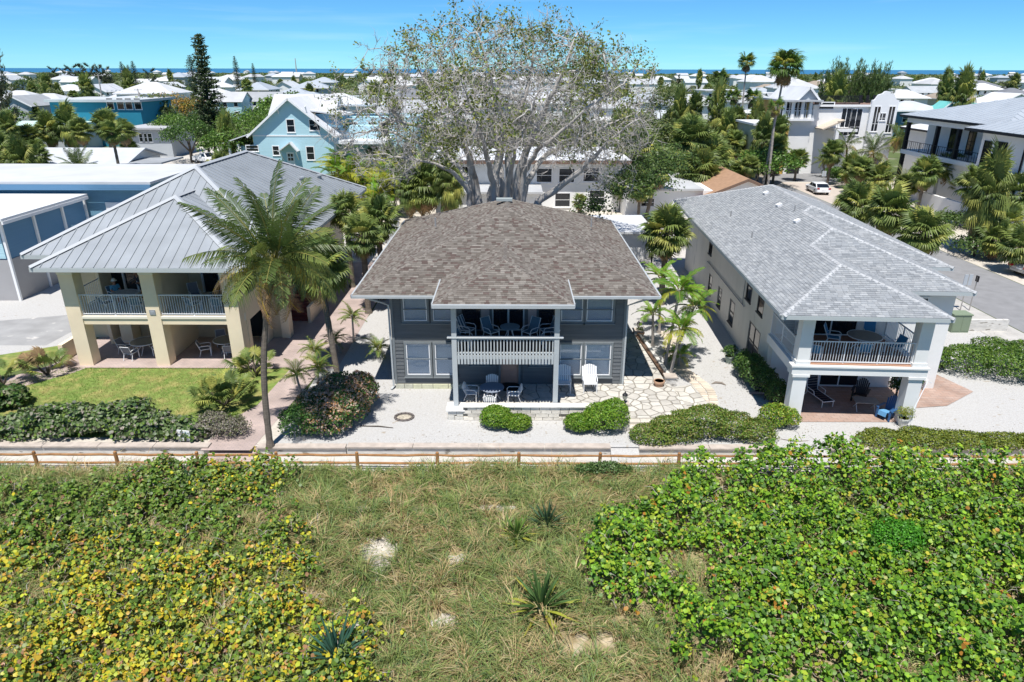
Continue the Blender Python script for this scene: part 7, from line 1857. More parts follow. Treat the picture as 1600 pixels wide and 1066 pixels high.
p = G(1430, 625); shrub(p[0], p[1] + .3, [(0, 0, .8, .35, .35, .5)], 300, .07, DARK, 'sparse leafy shrub at the corner of the white wall', shell=.8, lump=.5)
# lanterns on piers
def lantern(x, y, z, label, pier=True):
    t = thing('lantern', label, 'lantern', (x, y, z)); 
    if pier: MB().box(-.16, .16, -.16, .16, -z, -.06).build('pier', conc_old, t); MB().box(-.22, .22, -.22, .22, -.059, 0).build('cap_slab', cap_m, t)
    MB().lathe((0, 0, 0), [(.09, 0), (.04, .04), (.03, .16), (.09, .18), (.12, .38), (.14, .40), (.03, .52), (.02, .58)], 8).build('lamp_body', black, t); MB().lathe((0, 0, .2), [(.10, 0), (.128, .17)], 8).build('lamp_glass', mat('lamp_glass', (.5, .48, .4), .2), t)
lantern(5.3, 28.75, .95, 'black lantern on the end pier of the low stone wall above the steps'); lantern(7.80, 39.45, .585, 'black lantern on the far pier of the side planter wall', False)
p = G(632, 653); t = thing('fire_pit', 'round stone ringed hole cover lying in the white gravel', 'fire pit', (p[0], p[1], 0))
for k in range(14):
    a = 2 * PI * k / 14; MB().box(-.11, .11, -.06, .06, 0, .07).build('stone', mat('pit_stone', (.16, .14, .13), .9, var=.2, scale=5), t).matrix_local = Matrix.Translation((.42 * math.cos(a), .36 * math.sin(a), 0)) @ Matrix.Rotation(a + PI / 2, 4, 'Z')
MB().lathe((0, 0, 0), [(.36, .01), (.30, .03), (.1, .04)], 14).build('pebbles', lime if False else mat('pit_pebble', (.40, .36, .29), .9, var=.5, scale=14), t).scale = (1, .86, 1)
p = G(1122, 600); tag(MB().tube([(p[0] - .35, p[1], .02), (p[0] - .1, p[1] + .12, .05), (p[0] + .2, p[1] + .05, .06), (p[0] + .36, p[1] - .15, .03)], [.02, .07, .06, .03], 6).build('driftwood', mat('drift', (.22, .19, .16), .9, var=.2, scale=5)), 'curved piece of grey driftwood lying on the gravel between the houses', 'driftwood')
p = G(592, 668); tag(MB().tube([(p[0] - .9, p[1] + .05, .03), (p[0], p[1], .05), (p[0] + .7, p[1] - .12, .03)], [.02, .03, .015], 5).build('fallen_branch', bark_d), 'thin fallen branch on the gravel beside the flowering bed', 'branch')
p = G(1230, 690); tag(MB().tube([(p[0] - .2, p[1] + .25, .03), (p[0] + .35, p[1], .05), (p[0] + 1.0, p[1] + .1, .03)], [.015, .025, .012], 5).build('fallen_branch', bark_l), 'bleached stick on the gravel before the tiled terrace', 'branch')
# sign board by the path with unreadable faded lines
p = G(290, 693); t = thing('notice_board', 'small white notice board with faded blue grey lines beside the grey shrub', 'sign', (p[0], p[1], 0), math.radians(-10)); MB().box(-.30, .30, -.02, .02, .10, .62).build('board', white, t)
for i, (a, b_) in enumerate(((-.06, .24), (-.20, .22), (-.08, .2), (-.02, .14))): MB().box(a, b_, -.026, -.021, .50 - i * .09, .535 - i * .09).build('faded_line', mat('faded_blue', (.35, .45, .52), .7), t)
for s_ in (-1, 1): MB().box(s_ * .24 - .02, s_ * .24 + .02, -.015, .015, 0, .10).build('leg', white, t)
p = G(535, 672); tag(MB().beam((p[0], p[1] + .4, 0), (p[0] + .12, p[1] + .5, .9), .18, .03).build('slate_marker', wall_g), 'narrow grey board leaning in the flowering bed', 'board')
# ---------------------------------------------------------------- trees and town beyond
CS = (CP, SP)
def px_of(X, Y, z=0.0):
    d = Y * CP - (z - CAM_H) * SP; up = Y * SP + (z - CAM_H) * CP
    return 800 + FPX * X / d, 533 - FPX * up / d
AUTO = []
LM = [(40, 'near the left edge of the photo'), (120, 'above the teal flat building'), (185, 'by the leaning utility pole'), (250, 'above the orange flowering tree'), (312, 'just left of the tall dark pine'), (372, 'just right of the tall dark pine'), (455, 'behind the light blue gable'), (535, 'left of the bare ficus crown'), (620, 'behind the left ficus branches'), (720, 'behind the left middle ficus branches'), (800, 'behind the middle of the ficus'), (900, 'behind the right ficus branches'), (1005, 'at the right rim of the ficus'), (1075, 'between the ficus and the tall palms'), (1145, 'behind the group of tall palms'), (1205, 'around the tallest fan palm'), (1275, 'right of the tallest fan palm'), (1345, 'by the feathery tree clump'), (1420, 'right of the feathery tree clump'), (1490, 'by the turquoise roofs'), (1560, 'right of the turquoise roofs'), (9999, 'near the right edge of the photo')]
ORD = ['first', 'second', 'third', 'fourth', 'fifth', 'sixth', 'seventh', 'eighth', 'ninth', 'tenth', 'eleventh', 'twelfth', 'thirteenth', 'fourteenth', 'fifteenth', 'sixteenth', 'seventeenth', 'eighteenth', 'nineteenth', 'twentieth']
def auto(o, desc, X, Y, z=3.0, cat=None, group=None):
    if cat: o['category'] = cat
    if group: o['group'] = group
    AUTO.append((o, desc, *px_of(X, Y, z)))
def finalize():
    D = {}
    for o, d, u, v in AUTO: D.setdefault((d, [t for m_, t in LM if u <= m_][0] if u < 9000 else LM[-1][1]), []).append((u, v, o))
    for (d, t), L in D.items():
        L.sort(key=lambda q: q[0])
        for i, (u, v, o) in enumerate(L):
            if len(L) == 1: o['label'] = f'{d} {t}'
            elif len(L) == 2: o['label'] = f"{('left', 'right')[i]} of two: {d} {t}"
            else: o['label'] = f"{ORD[min(i, 19)]} from left: {d} {t}"
for o in [q for q in COL.objects if q.get('uv') is not None]:
    AUTO.append((o, 'green thicket palm', o['uv'][0], o['uv'][1])); del o['uv']
LM2 = None
# -- makers
NEEDLE = (np.array([(0, 0, 0), (.06, .3, 0), (0, 1.0, 0), (-.06, .3, 0)]), np.array([(0, 1, 2, 3)]))
def broadleaf(x, y, h, r, cols, label=None, n=2600, size=.32, name='broadleaf_tree', blobs=None, z=0.0):
    t = thing(name, label, 'tree', (x, y, z), R.uniform(0, 6.28)); mb = MB()
    if blobs is None:
        blobs = [(0, 0, h * .68, r * .75, r * .75, h * .30)]
        for i in range(6): a = i * 1.05 + R.uniform(-.3, .3); q = r * R.uniform(.4, .62); blobs.append((q * math.cos(a), q * math.sin(a), h * R.uniform(.45, .72), r * .5, r * .5, h * .24))
    mb.tube([(0, 0, 0), (.1, 0, h * .25), (0, .1, h * .55)], [.05 * r + .08, .04 * r + .05, .05], 7)
    for b in blobs[1:]: mb.tube([(0, 0, h * .22), (b[0] * .5, b[1] * .5, b[2] * .7), b[:3]], [.02 * r + .05, .012 * r + .03, .02], 5)
    mb.build('trunk', bark_d, t)
    V, F, C = leaf_cloud(blobs, n, size, cols, shell=.75, lump=.35); link('crown', npmesh('crown', V, F, leaf_m, C), t); return t
def casuarina(x, y, h, r, label=None, n=2600, cols=((.09, .14, .05), (.13, .18, .06), (.06, .10, .04)), upright=.9, name='feathery_pine', size=1.0):
    t = thing(name, label, 'tree', (x, y, 0)); mb = MB(); mb.tube([(0, 0, 0), (0, 0, h * .8)], [.22, .06], 6); P, D = [], []
    for i in range(26):
        z0 = h * R.uniform(.10, .75); a = R.uniform(0, 6.28); l = r * R.uniform(.55, 1.1) * (1 - .5 * z0 / h); e = Vector((math.cos(a) * l, math.sin(a) * l, z0 + h * R.uniform(.10, .30) * upright)); s_ = Vector((0, 0, z0)); m_ = s_.lerp(e, .5) + Vector((0, 0, -.2 * upright)); mb.tube([s_, m_, e], [.06, .045, .015], 4)
        for k in range(n // 26):
            q = R.uniform(.25, 1.12); p = s_.lerp(m_, q * 2) if q < .5 else m_.lerp(e, (q - .5) * 2); d = (e - m_).normalized() * .7 + Vector((R.gauss(0, .45), R.gauss(0, .45), .55 * upright)); P.append(p + Vector((R.gauss(0, .22), R.gauss(0, .22), R.gauss(0, .2)))); D.append(d)
    mb.build('trunk', bark_d, t); P = np.array(P); D = np.array(D); D /= np.linalg.norm(D, axis=1, keepdims=True); m_ = len(P)
    W = np.cross(D, NR.normal(size=(m_, 3))); W /= np.linalg.norm(W, axis=1, keepdims=True); l = NR.uniform(.5, 1.1, m_)[:, None] * size; w = .07 * size
    V = np.stack([P - W * w * .4, P + D * l * .35 + W * w, P + D * l, P + D * l * .35 - W * w], 1); F = np.arange(m_ * 4).reshape(-1, 4)
    link('crown', npmesh('crown', V.reshape(-1, 3), F, leaf_m, pick(cols, m_, .2)), t); return t
def norfolk(x, y, h, r, label=None, cols=((.05, .085, .04), (.075, .115, .045), (.035, .06, .03), (.10, .125, .06)), n_per=95):
    t = thing('norfolk_pine', label, 'tree', (x, y, 0), R.uniform(0, 6.28)); mb = MB(); mb.tube([(0, 0, 0), (.15, 0, h * .5), (0, 0, h)], [.30, .2, .03], 7); P, N_ = [], []
    z = h * .12
    while z < h * .99:
        l = r * min(1, ((h - z) / h) ** .45 * 1.25) * R.uniform(.72, 1.08); nb = 6; a0 = R.uniform(0, 6.28)
        for b in range(nb):
            a = a0 + b * 6.283 / nb + R.uniform(-.2, .2); ll = l * R.uniform(.6, 1.1); e = Vector((math.cos(a) * ll, math.sin(a) * ll, z + ll * .18)); mb.tube([(0, 0, z), e], [.05, .015], 4)
            for k in range(max(8, int(n_per * ll / r))):
                q = R.uniform(.2, 1.05); P.append(Vector((0, 0, z)).lerp(e, q) + Vector((R.gauss(0, .13), R.gauss(0, .13), R.gauss(.06, .10)))); N_.append((R.gauss(0, .6), R.gauss(0, .6), .8))
        z += h * .028 * R.uniform(.8, 1.2)
    mb.build('trunk', bark_d, t); P = np.array([tuple(p) for p in P]); V, F, C = scatter(*LEAF_OVAL, P, np.array(N_), NR.uniform(0, 6.28, len(P)), .30 * NR.uniform(.7, 1.3, len(P)) * (r / 2.6) ** .5, pick(cols, len(P), .2)); link('crown', npmesh('crown', V, F, leaf_m, C), t); return t
GRN = [(.08, .17, .025), (.11, .22, .03), (.06, .12, .02), (.15, .25, .04)]; OLV = [(.10, .14, .045), (.13, .17, .05), (.07, .10, .03), (.17, .19, .07)]; ORG = [(.50, .23, .03), (.42, .26, .05), (.25, .20, .04), (.14, .16, .03)]
# -- named trees, left
p = at(324, 235, 128); norfolk(p[0] + 1.4, 128, at(0, 53, 128)[2], 2.6, 'tall dark narrow pine rising above the town left of the light blue house')
for u, v, Y, h, r, cols, lb in ((388, 190, 122, 9.5, 5.5, GRN, 'bright green leafy tree right of the tall dark pine'), (352, 215, 112, 7.0, 4.6, GRN, 'green tree filling the gap under the tall dark pine'), (292, 205, 124, 7.5, 5.0, [(.06, .13, .025), (.09, .18, .03), (.04, .09, .02)], 'dense green tree above the wheelie bins'), (268, 190, 140, 7.5, 4.5, GRN, 'leafy tree left of the tall dark pine behind the carport'), (318, 190, 134, 8.5, 4.0, [(.05, .10, .02), (.07, .13, .025)], 'dark leafy tree directly behind the tall dark pine'), (415, 180, 138, 8.0, 4.0, GRN, 'leafy tree left of the light blue gable'), (264, 158, 172, 8.0, 5.5, ORG, 'orange flowering tree in front of the white houses'), (300, 163, 176, 7.0, 4.5, ORG + OLV, 'smaller orange tinged tree left of the tall dark pine'), (1010, 205, 96, 10.5, 4.6, OLV, 'leafy olive green tree at the right rim of the ficus crown'), (990, 262, 88, 6.5, 4.2, [(.05, .11, .025), (.08, .15, .03)], 'dark green tree under the right end of the ficus'), (1038, 150, 140, 9, 4.5, OLV, 'dark leafy tree before the white roofs right of the ficus'), (1200, 262, 98, 5.5, 5.0, GRN, 'wide green shrubby tree at the foot of the tallest fan palm')):
    p = at(u, v, Y); broadleaf(p[0], Y, max(h, p[2] * 1.25), r, cols, lb, n=4200, size=.30)
for u, v, r, lb in ((140, 266, 3.6, 'bright green low hedge behind the white roof of the blue house'), (95, 270, 3.0, 'left part of the low bright hedge behind the blue house'), (40, 277, 3.2, 'low yellow green shrub behind the white roof at the left edge'), (165, 275, 2.2, 'end of the low hedge nearest the sandy lot'), (1236, 262, 3.2, 'light green bush left of the silver estate car'), (1330, 282, 3.0, 'bushy croton with yellow leaves right of the white sedan'), (1310, 272, 2.2, 'small green bush between the cars by the paved drive'), (1545, 395, 3.0, 'dark green bush under the low palms at the right edge'), (1490, 350, 2.4, 'dark shrub behind the leaning trunk palm'), (1575, 360, 2.6, 'dark green undergrowth by the teal bin'), (225, 232, 1.8, 'yellow green shrub at the bungalow carport'), (245, 240, 1.2, 'small round shrub beside the carport post')):
    p = G(u, v + 4); shrub(p[0], p[1], [(0, 0, r * .32, r, r * .8, r * .38), (r * .6, .2, r * .25, r * .6, r * .6, r * .3), (-r * .6, -.2, r * .3, r * .6, r * .6, r * .35)], 2600, .2, GRN if 'dark' not in lb else [(.05, .10, .025), (.08, .13, .03)], lb, shell=.6, lump=.35)
def areca(u, v, Y, r, n, label):
    p = at(u, v, Y); t = thing('areca_palm', label, 'palm', (p[0], Y, 0)); mb = MB(); items = []
    for i in range(n):
        a, q = R.uniform(0, 6.28), math.sqrt(R.random()) * r * .55; h = R.uniform(.35, 1.0) * p[2]; mb.tube([(q * .5 * math.cos(a), q * .5 * math.sin(a), 0), (q * math.cos(a), q * math.sin(a), h)], [.06, .045], 5)
        for k in range(4): items.append((R.choice(adon_meshes[R.choice('gyyd')]), Matrix.Translation((q * math.cos(a), q * math.sin(a), h)) @ frond_mw(R.uniform(0, 360), R.uniform(15, 75), R.uniform(1.3, 1.9))))
    mb.build('stems', bark_l, t)
    for me, mw in items: link('frond', me, t, mw=mw)
areca(548, 256, 84, 5.0, 24, 'large yellow green feather palm clump left of the ficus'); areca(592, 280, 76, 4.0, 18, 'yellow green feather palm clump in front of the deck of the gabled house'); areca(528, 248, 92, 2.8, 10, 'arching feather palm clump below the balcony of the light blue house'); areca(622, 262, 80, 3.0, 12, 'feather palm clump behind the low left ficus limb')
for k, (u, v) in enumerate(((622, 245), (634, 240), (645, 246))): b = G(u, 300); c = at(u - 1, v, b[1]); palm('wash', b[0], b[1], c[2], ('left', 'middle', 'right')[k] + ' one of three slim grey palm trunks left of the ficus', .8, near=False, nf=14, name='slim_palm')
# feathery clump on the right horizon
for i, (u, top) in enumerate(((1293, 98), (1302, 92), (1311, 95), (1330, 103), (1340, 97), (1350, 95), (1360, 93), (1370, 96), (1381, 100))):
    Y = 168 + (i % 3) * 5; x = at(u, 120, Y)[0]; auto(casuarina(x, Y, at(0, top, Y)[2] * .86, 2.6, n=2600, upright=1.5, cols=((.11, .17, .05), (.15, .21, .06), (.07, .12, .04))), 'feathery upright pine against the sky', x, Y, 10)
p = at(0, 120, 126); casuarina(p[0] - 1.5, 126, at(0, 72, 126)[2], 3.4, 'tall grey green feathery tree cut by the left edge', n=3200, cols=((.12, .14, .08), (.16, .17, .10), (.09, .10, .06)))
fp = casuarina(0, 0, 17, 6, n=1700, upright=.5, cols=((.07, .09, .05), (.10, .12, .06), (.05, .065, .04)), size=1.9)
first = True
for u, top, Y in ((82, 100, 620), (98, 101, 600), (112, 96, 640), (125, 95, 630), (140, 94, 650), (155, 97, 640), (165, 100, 600), (232, 102, 520), (575, 100, 560), (610, 101, 540), (1495, 105, 420), (1583, 107, 400), (1060, 112, 700)):
    x, h = at(u, 112, Y)[0], at(0, top, Y)[2]
    o = fp if first else dup(fp, (0, 0, 0)); first = False; o.location = (x, Y, 0); o.rotation_euler = (0, 0, R.uniform(0, 6)); o.scale = (h / 17 * R.uniform(.75, 1.1),) * 2 + (h / 17,); auto(o, 'dark wispy pine on the horizon', x, Y, 12, group='wispy pines along the horizon')
np_ = norfolk(0, 0, 20, 2.6, n_per=26); first = True
for u, top, Y, k in ((299, 88, 330, 1.2), (310, 102, 330, .8), (368, 89, 430, .8), (190, 98, 480, .9), (208, 97, 460, 1.0), (200, 103, 470, 1), (1530, 103, 430, .7), (395, 100, 520, .8)):
    x, h = at(u, 112, Y)[0], at(0, top, Y)[2]; o = np_ if first else dup(np_, (0, 0, 0)); first = False; o.location = (x, Y, 0); o.scale = (h / 20 * k * 1.25,) * 2 + (h / 20,); auto(o, 'narrow dark pine near the horizon', x, Y, 14, group='narrow pines near the horizon')
# -- palms in the left middle distance
lm = [(18, 255, 16, 200, .95), (52, 250, 50, 212, 1), (86, 246, 88, 205, 1.1), (118, 248, 116, 198, 1.1), (138, 262, 136, 206, 1.25), (178, 258, 176, 197, 1.15), (205, 268, 203, 206, 1.2), (192, 296, 190, 208, 1.0), (208, 266, 208, 234, 1.0), (38, 290, 38, 250, 1.1), (72, 292, 74, 246, 1.0), (8, 286, 6, 238, 1.1), (104, 200, 104, 188, 1.0), (150, 198, 148, 182, 1.0), (240, 222, 240, 190, 1.1), (60, 205, 60, 182, 1.0), (30, 200, 30, 170, 1.0), (8, 200, 8, 172, 1.1), (78, 170, 78, 148, 1.0), (95, 168, 96, 146, 1.0), (118, 168, 118, 150, 1.1), (55, 165, 56, 140, 1.0), (205, 165, 205, 152, 1.0), (225, 168, 226, 160, 1.0), (440, 150, 440, 132, 1.0), (395, 160, 396, 148, 1.0), (460, 145, 460, 128, 1), (1080, 165, 1080, 150, 1.0), (1030, 150, 1030, 128, 1), (1250, 190, 1250, 168, .8)]
for i, (a, b_, c, d, s_) in enumerate(lm):
    bb = G(a, b_); cc = at(c, d, bb[1]); h = max(2.2, cc[2]); q, h0 = mproto[i % len(mproto)]
    if i in (4, 6, 7, 8, 10): o = palm('sabal', bb[0], bb[1], h, None, sc=1.2 * s_, nf=38, near=False, dead=9)
    else: o = dup(q, (bb[0], bb[1], 0), R.uniform(0, 6.28), scale=(1.1 * s_, 1.1 * s_, max(.55, min(2.2, h / h0))))
    auto(o, 'middle distance fan palm', cc[0], cc[1], cc[2], group='fan palms in the middle distance')
b = G(128, 292); palm('coco', b[0], b[1], 2.6, 'dark arching feather palm in front of the bungalow', .95, name='feather_leaved_palm', near=False, nf=24, dead=0)
# -- far town
FOOT = [(o.location.x, o.location.y, 13) for o in COL.objects if o.parent is None and o.get('category') == 'house' and o.location.y > 75]
TYPES = []
def far_house(kind, wm, rm, w, d, h, desc):
    t = thing('far_house', 'x', 'house', (0, 0, -500)); MB().box(-w / 2, w / 2, 0, d, 0, h).build('wall', wm, t)
    H = House.__new__(House); H.t, H.O = t, Vector((0, 0, 0))
    if kind == 'hip': H.hiproof(rm, -w / 2 - .8, w / 2 + .8, -.8, d + .8, h, .42, 'x' if w > d else 'y')
    elif kind == 'gable': H.gable(rm, wm, -w / 2, w / 2, 0, d, h, w * .26, .6, 'y', white)
    elif kind == 'gablex': H.gable(rm, wm, -w / 2, w / 2, 0, d, h, d * .26, .6, 'x')
    else: H.box('roof', rm, -w / 2 - .6, w / 2 + .6, -.6, d + .6, h, h + .35)
    me = MB().box(-.55, .55, -.06, 0, 0, 1.5).mesh('window', dark_glass); fr = MB().box(-.72, .72, -.04, .0, -.17, 1.67).mesh('window_frame', white)
    n = int(w / 3.0)
    for fl in range(1 if h < 4.5 else 2):
        for i in range(n):
            z = 1.0 + fl * 3.1
            if R.random() < .85: o = link('window', fr, t, loc=(-w / 2 + (i + .5) * w / n, 0, z)); link('pane', me, o)
    if h > 5 and kind != 'gable':
        MB().box(-w * .3, w * .1, -1.8, -.05, 2.9, 3.1).build('balcony', white, t); MB().box(-w * .3, w * .1, -1.8, -1.7, 3.9, 4.0).build('balcony_rail', white, t)
        for k in range(5): MB().box(-w * .3 + k * w * .1 - .06, -w * .3 + k * w * .1 + .06, -1.8, -1.68, 0, 3.9).build('balcony_post', white, t)
    TYPES.append((t, w, d, h, desc))
far_house('hip', wall_w, roof_w, 14, 11, 6.2, 'white hip roofed house'); far_house('gable', wall_w, roof_w, 10, 14, 5.8, 'white front gabled house'); far_house('hip', wall_g, roof_g, 15, 11, 6.0, 'grey metal roofed house'); far_house('gablex', wall_w, roof_l, 16, 10, 5.6, 'long pale roofed house')
far_house('flat', wall_w, roof_w, 14, 10, 6.4, 'white flat roofed house'); far_house('gablex', sky_blue, roof_w, 14, 10, 5.8, 'light blue white roofed house'); far_house('hip', wall_c, roof_l, 15, 12, 3.4, 'low cream hip roofed house'); far_house('hip', wall_w, roof_w, 16, 13, 8.6, 'tall white hip roofed house'); far_house('gable', wall_g, roof_l, 9, 12, 6.4, 'grey front gabled house'); far_house('hip', wall_c, mat('tan_shingle_roof', (.30, .25, .20), .9, var=.15, scale=.8), 15, 12, 5.6, 'cream house with brown roof'); far_house('hip', wall_w, mat('slate_roof', (.17, .18, .20), .8, var=.1, scale=.8), 14, 12, 6.0, 'white house with dark roof')
used = [0] * len(TYPES)
def put(k, x, y, rz, sc=1.0, desc=None):
    t, w, d, h, ds = TYPES[k]
    o = t if not used[k] else dup(t, (0, 0, 0)); used[k] += 1; o.location = (x, y, 0); o.rotation_euler = (0, 0, rz); o.scale = (sc,) * 3; FOOT.append((x, y + d / 2, max(w, d) * .62)); auto(o, desc or ds, x, y, h, group='houses of the far town'); return o
hand = [(3, 140, 176, 185), (1, 176, 178, 190), (7, 226, 165, 215), (0, 205, 150, 255), (4, 245, 143, 260), (5, 340, 150, 232), (3, 395, 150, 240), (2, 470, 152, 225), (0, 525, 150, 205), (0, 60, 165, 200), (8, 20, 165, 190), (0, 1085, 158, 205), (6, 1050, 175, 170), (0, 1180, 160, 225), (3, 1245, 150, 240), (0, 1330, 150, 190), (6, 1300, 152, 175), (0, 1420, 140, 260), (0, 1560, 150, 190), (1, 1595, 140, 240), (0, 950, 160, 190), (3, 640, 165, 180), (0, 720, 165, 200), (2, 1010, 150, 230)]
for k, u, v, Y in hand: put(k, at(u, v, Y)[0], Y, R.choice((0, 0, .1, -.1, PI / 2 * R.choice((0, .02)))))
tq = House('turquoise_house', 'grey and red boarded house with a turquoise hip roof on the right', at(1490, 150, 178)[0], 178); X = at(1490, 150, 178)[0]
tq.box('wall', mat('red_board', (.25, .06, .06), .8), X + .5, X + 11.5, 178, 188, 0, 6.2); tq.box('wall', steel_blue, X - 13, X + .45, 179, 188, 0, 6.2); tq.hiproof(roof_t, X - 2, X + 13, 177, 189, 6.25, .32, 'x'); tq.hiproof(roof_l, X - 15, X - 1, 177.6, 189.5, 6.2, .34, 'x'); tq.gable(roof_t, steel_blue, X - 4.5, X + .6, 175.5, 180, 6.2, 2.2, .5, 'y', white)
for x in (-11, -7, -3.2, 2.5, 6, 9.5): tq.win(X + x, 178 if x > 0 else 179, 3.4, 1.5, 1.6)
tq.hiproof(roof_t, X - 14, X - 3, 165, 172, 4.0, .3, 'x'); tq.box('porch_wall', steel_blue, X - 13.4, X - 3.6, 165.6, 171.5, 0, 3.95)
NT = len(TYPES)
def plain_house(kind, wm, rm, w, d, h, desc):
    t = thing('distant_house', 'x', 'house', (0, 0, 0)); MB().box(-w / 2, w / 2, 0, d, 0, h).build('wall', wm, t); H = House.__new__(House); H.t, H.O = t, Vector((0, 0, 0))
    if kind == 'hip': H.hiproof(rm, -w / 2 - .8, w / 2 + .8, -.8, d + .8, h, .4, 'x' if w > d else 'y')
    else: H.gable(rm, wm, -w / 2, w / 2, 0, d, h, d * .25, .6, 'x')
    TYPES.append((t, w, d, h, desc)); used.append(0)
plain_house('hip', wall_w, roof_w, 17, 13, 7, 'tiny white hip roofed house'); plain_house('gable', wall_w, roof_l, 18, 11, 6.5, 'tiny pale roofed house'); plain_house('hip', wall_g, roof_g, 16, 14, 7.5, 'tiny grey hip roofed house'); plain_house('gable', wall_c, roof_w, 17, 12, 6, 'tiny cream white roofed house')
for (y0, y1, n) in ((205, 300, 18), (300, 430, 26), (430, 620, 38), (620, 950, 48), (950, 1600, 46), (1600, 2500, 24)):
    c = 0; tries = 0
    while c < n and tries < 900:
        tries += 1; y = R.uniform(y0, y1); x = R.uniform(-.82, .82) * y
        if 28 < x < 46 and y < 330: continue
        if any((x - a) ** 2 + (y - b_) ** 2 < (r_ + 9) ** 2 for a, b_, r_ in FOOT): continue
        put(R.choices(range(11), (5, 3, 3, 4, 3, 1, 2, 3, 1, 2, 2))[0] if y < 430 else NT + R.choices(range(4), (5, 3, 2, 2))[0], x, y, R.choice((0, .1, -.12, .2, PI / 2, -PI / 2 + .1)) if y > 240 else R.uniform(-.1, .1), R.uniform(.9, 1.15)); c += 1
# scattered far trees
bl = [broadleaf(0, -300 - i, 7.5, 4.6, c, None, n=900, size=.62) for i, c in enumerate((GRN, OLV, OLV, [(.06, .11, .03), (.09, .14, .035)]))]; bu = [0] * 4
def far_tree(k, x, y, s_):
    o = bl[k] if not bu[k] else dup(bl[k], (0, 0, 0)); bu[k] += 1; o.location = (x, y, 0); o.rotation_euler = (0, 0, R.uniform(0, 6)); o.scale = (s_, s_, s_ * R.uniform(.85, 1.15)); auto(o, ('bright green', 'olive green', 'olive green', 'dark green')[k] + ' round town tree', x, y, 6, group='round trees of the far town')
for i, q in enumerate([(-50, 215), (140, 300), (-190, 300), (-30, 300)]): far_tree(i, *q, 1.0)
R3 = random.Random(21)
for i in range(30):   # palms packed round the bungalow and the teal building
    Y = R3.uniform(84, 150); X = R3.uniform(-.76, -.40) * Y
    uu, vv = px_of(X, Y, 3)
    if 195 < uu < 345 and 205 < vv < 285 or 70 < uu < 270 and 205 < vv < 235: continue
    if any((X - a) ** 2 + (Y - b_) ** 2 < 60 for a, b_ in ((-70, 103), (-62, 103))): continue
    q, h0 = R3.choice(mproto); h = R3.uniform(3.2, 7.0); o = dup(q, (X, Y, 0), R3.uniform(0, 6), scale=(.85, .85, h / h0)); auto(o, 'middle distance fan palm', X, Y, h, group='fan palms in the middle distance')
for u, v, Y in ((1190, 222, 104), (1214, 232, 101), (1246, 246, 104), (1300, 238, 100), (1345, 262, 92), (1330, 262, 97), (1215, 205, 108), (1446, 268, 79), (1420, 286, 82), (1545, 300, 60), (1375, 276, 90)):
    p = at(u, v, Y); q, h0 = R3.choice(mproto); h = max(2.5, p[2]); o = dup(q, (p[0], Y, 0), R3.uniform(0, 6), scale=(.9, .9, max(.5, h / h0))); auto(o, 'fan palm across the street', p[0], Y, h, group='fan palms across the street')
for u, v, Y in ((640, 262, 86), (606, 252, 98), (672, 250, 92), (1000, 292, 74), (960, 262, 95), (940, 240, 104), (1020, 300, 84), (1085, 172, 132), (1120, 178, 128), (1150, 190, 124), (1060, 182, 128), (1135, 206, 118), (1180, 200, 118), (700, 285, 70), (640, 300, 72), (690, 236, 110), (585, 240, 112), (1040, 275, 92)):
    p = at(u, v, Y); q, h0 = R3.choice(mproto); h = max(2.5, p[2]); o = dup(q, (p[0], Y, 0), R3.uniform(0, 6), scale=(.85, .85, max(.5, h / h0))); auto(o, 'fan palm by the ficus', p[0], Y, h, group='fan palms around the ficus')
c = 0
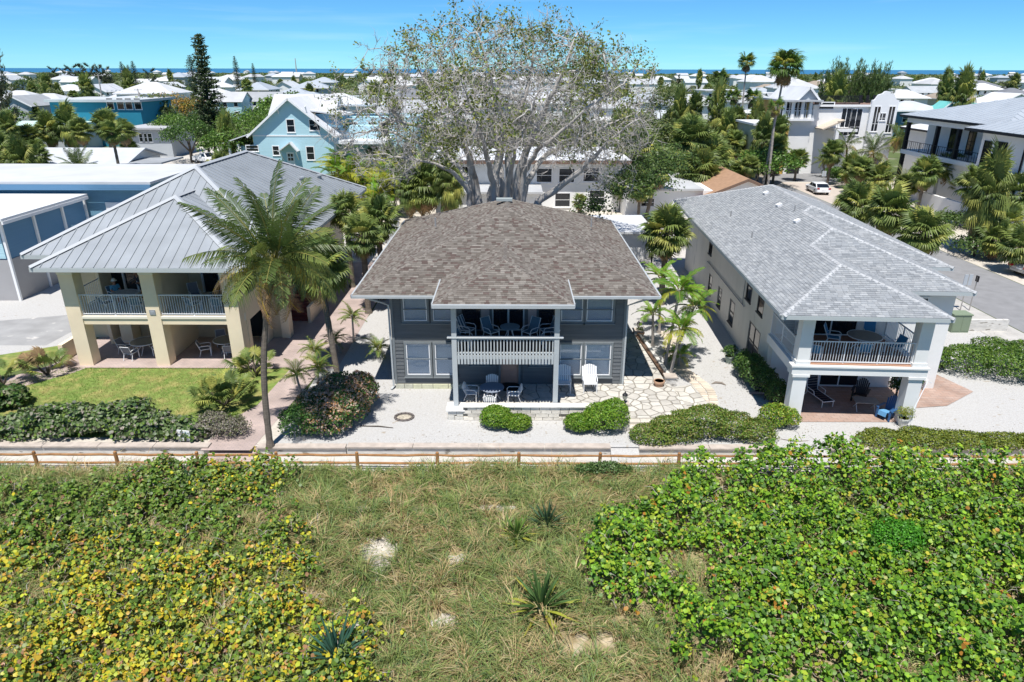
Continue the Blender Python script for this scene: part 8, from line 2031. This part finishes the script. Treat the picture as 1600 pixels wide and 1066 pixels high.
while c < 165:
    y = 150 + 900 * R.random() ** 1.5; x = R.uniform(-.80, .80) * y
    if 28 < x < 44 and y < 330: continue
    if y < 215 and -75 < x < -20 and y < 160: continue
    if any((x - a) ** 2 + (y - b_) ** 2 < (r_ * .9 + 3) ** 2 for a, b_, r_ in FOOT): continue
    if c % 3: far_tree(R.randrange(4), x, y, R.uniform(.7, 1.25))
    else:
        q, h0 = R.choice(mproto); h = R.uniform(5, 10); o = dup(q, (x, y, 0), R.uniform(0, 6), scale=(1.3, 1.3, h / h0)); auto(o, 'distant town fan palm', x, y, h, group='far fan palms of the town')
    c += 1
# the tree cover between the far houses that reads as one mass
n = 12500; y = 140 + 2300 * NR.random(n) ** 1.7; x = NR.uniform(-.86, .86, n) * y; f = fbm(x, y, .012, 9)
ok = (f > -.38) & ~((x > 27) & (x < 44) & (y < 340)) & ~((y < 158) & (x > -80) & (x < -20)) & ~((y < 150) & (x > 36))
for a, b_, r_ in FOOT: ok &= (x - a) ** 2 + (y - b_) ** 2 > (r_ + 1.5) ** 2
x, y = x[ok], y[ok]; n = len(x); k = 15; s_ = np.clip(y / 420, .7, 3.2)
ci = np.repeat(np.arange(n), k); d = NR.normal(size=(n * k, 3)); d /= np.linalg.norm(d, axis=1, keepdims=True); d[:, 2] = np.abs(d[:, 2])
rr = np.repeat(NR.uniform(1.6, 3.4, n) * s_ ** .45, k); hh = np.repeat(NR.uniform(1.8, 4.6, n), k)
P = np.stack([x[ci] + d[:, 0] * rr * 1.3, y[ci] + d[:, 1] * rr, d[:, 2] * hh * NR.uniform(.6, 1.15, n * k)], 1)
tone = pick([(.08, .14, .03), (.11, .17, .04), (.14, .17, .06), (.06, .10, .025), (.18, .19, .07)], n, .15); C = tone[ci] * NR.uniform(.75, 1.25, (n * k, 1))
V, F, C2 = scatter(*LEAF_OVAL, P, d + NR.normal(0, .6, (n * k, 3)), NR.uniform(0, 6.28, n * k), np.repeat(s_ ** .7, k) * 1.0 * NR.uniform(.7, 1.3, n * k), C)
o = link('far_tree_canopy', npmesh('far_tree_canopy', V, F, leafs_m, C2)); o['kind'] = 'stuff'
mast = at(460, 92, 2200); tag(MB().tube([(mast[0], 2200, 0), (mast[0], 2200, mast[2])], [2.2, 1.2], 5).build('radio_mast', wall_g), 'thin grey mast on the horizon left of the ficus', 'mast')
for i_, T_ in enumerate(TYPES):
    if not used[i_]:
        for o in list(T_[0].children_recursive) + [T_[0]]: bpy.data.objects.remove(o)
finalize()
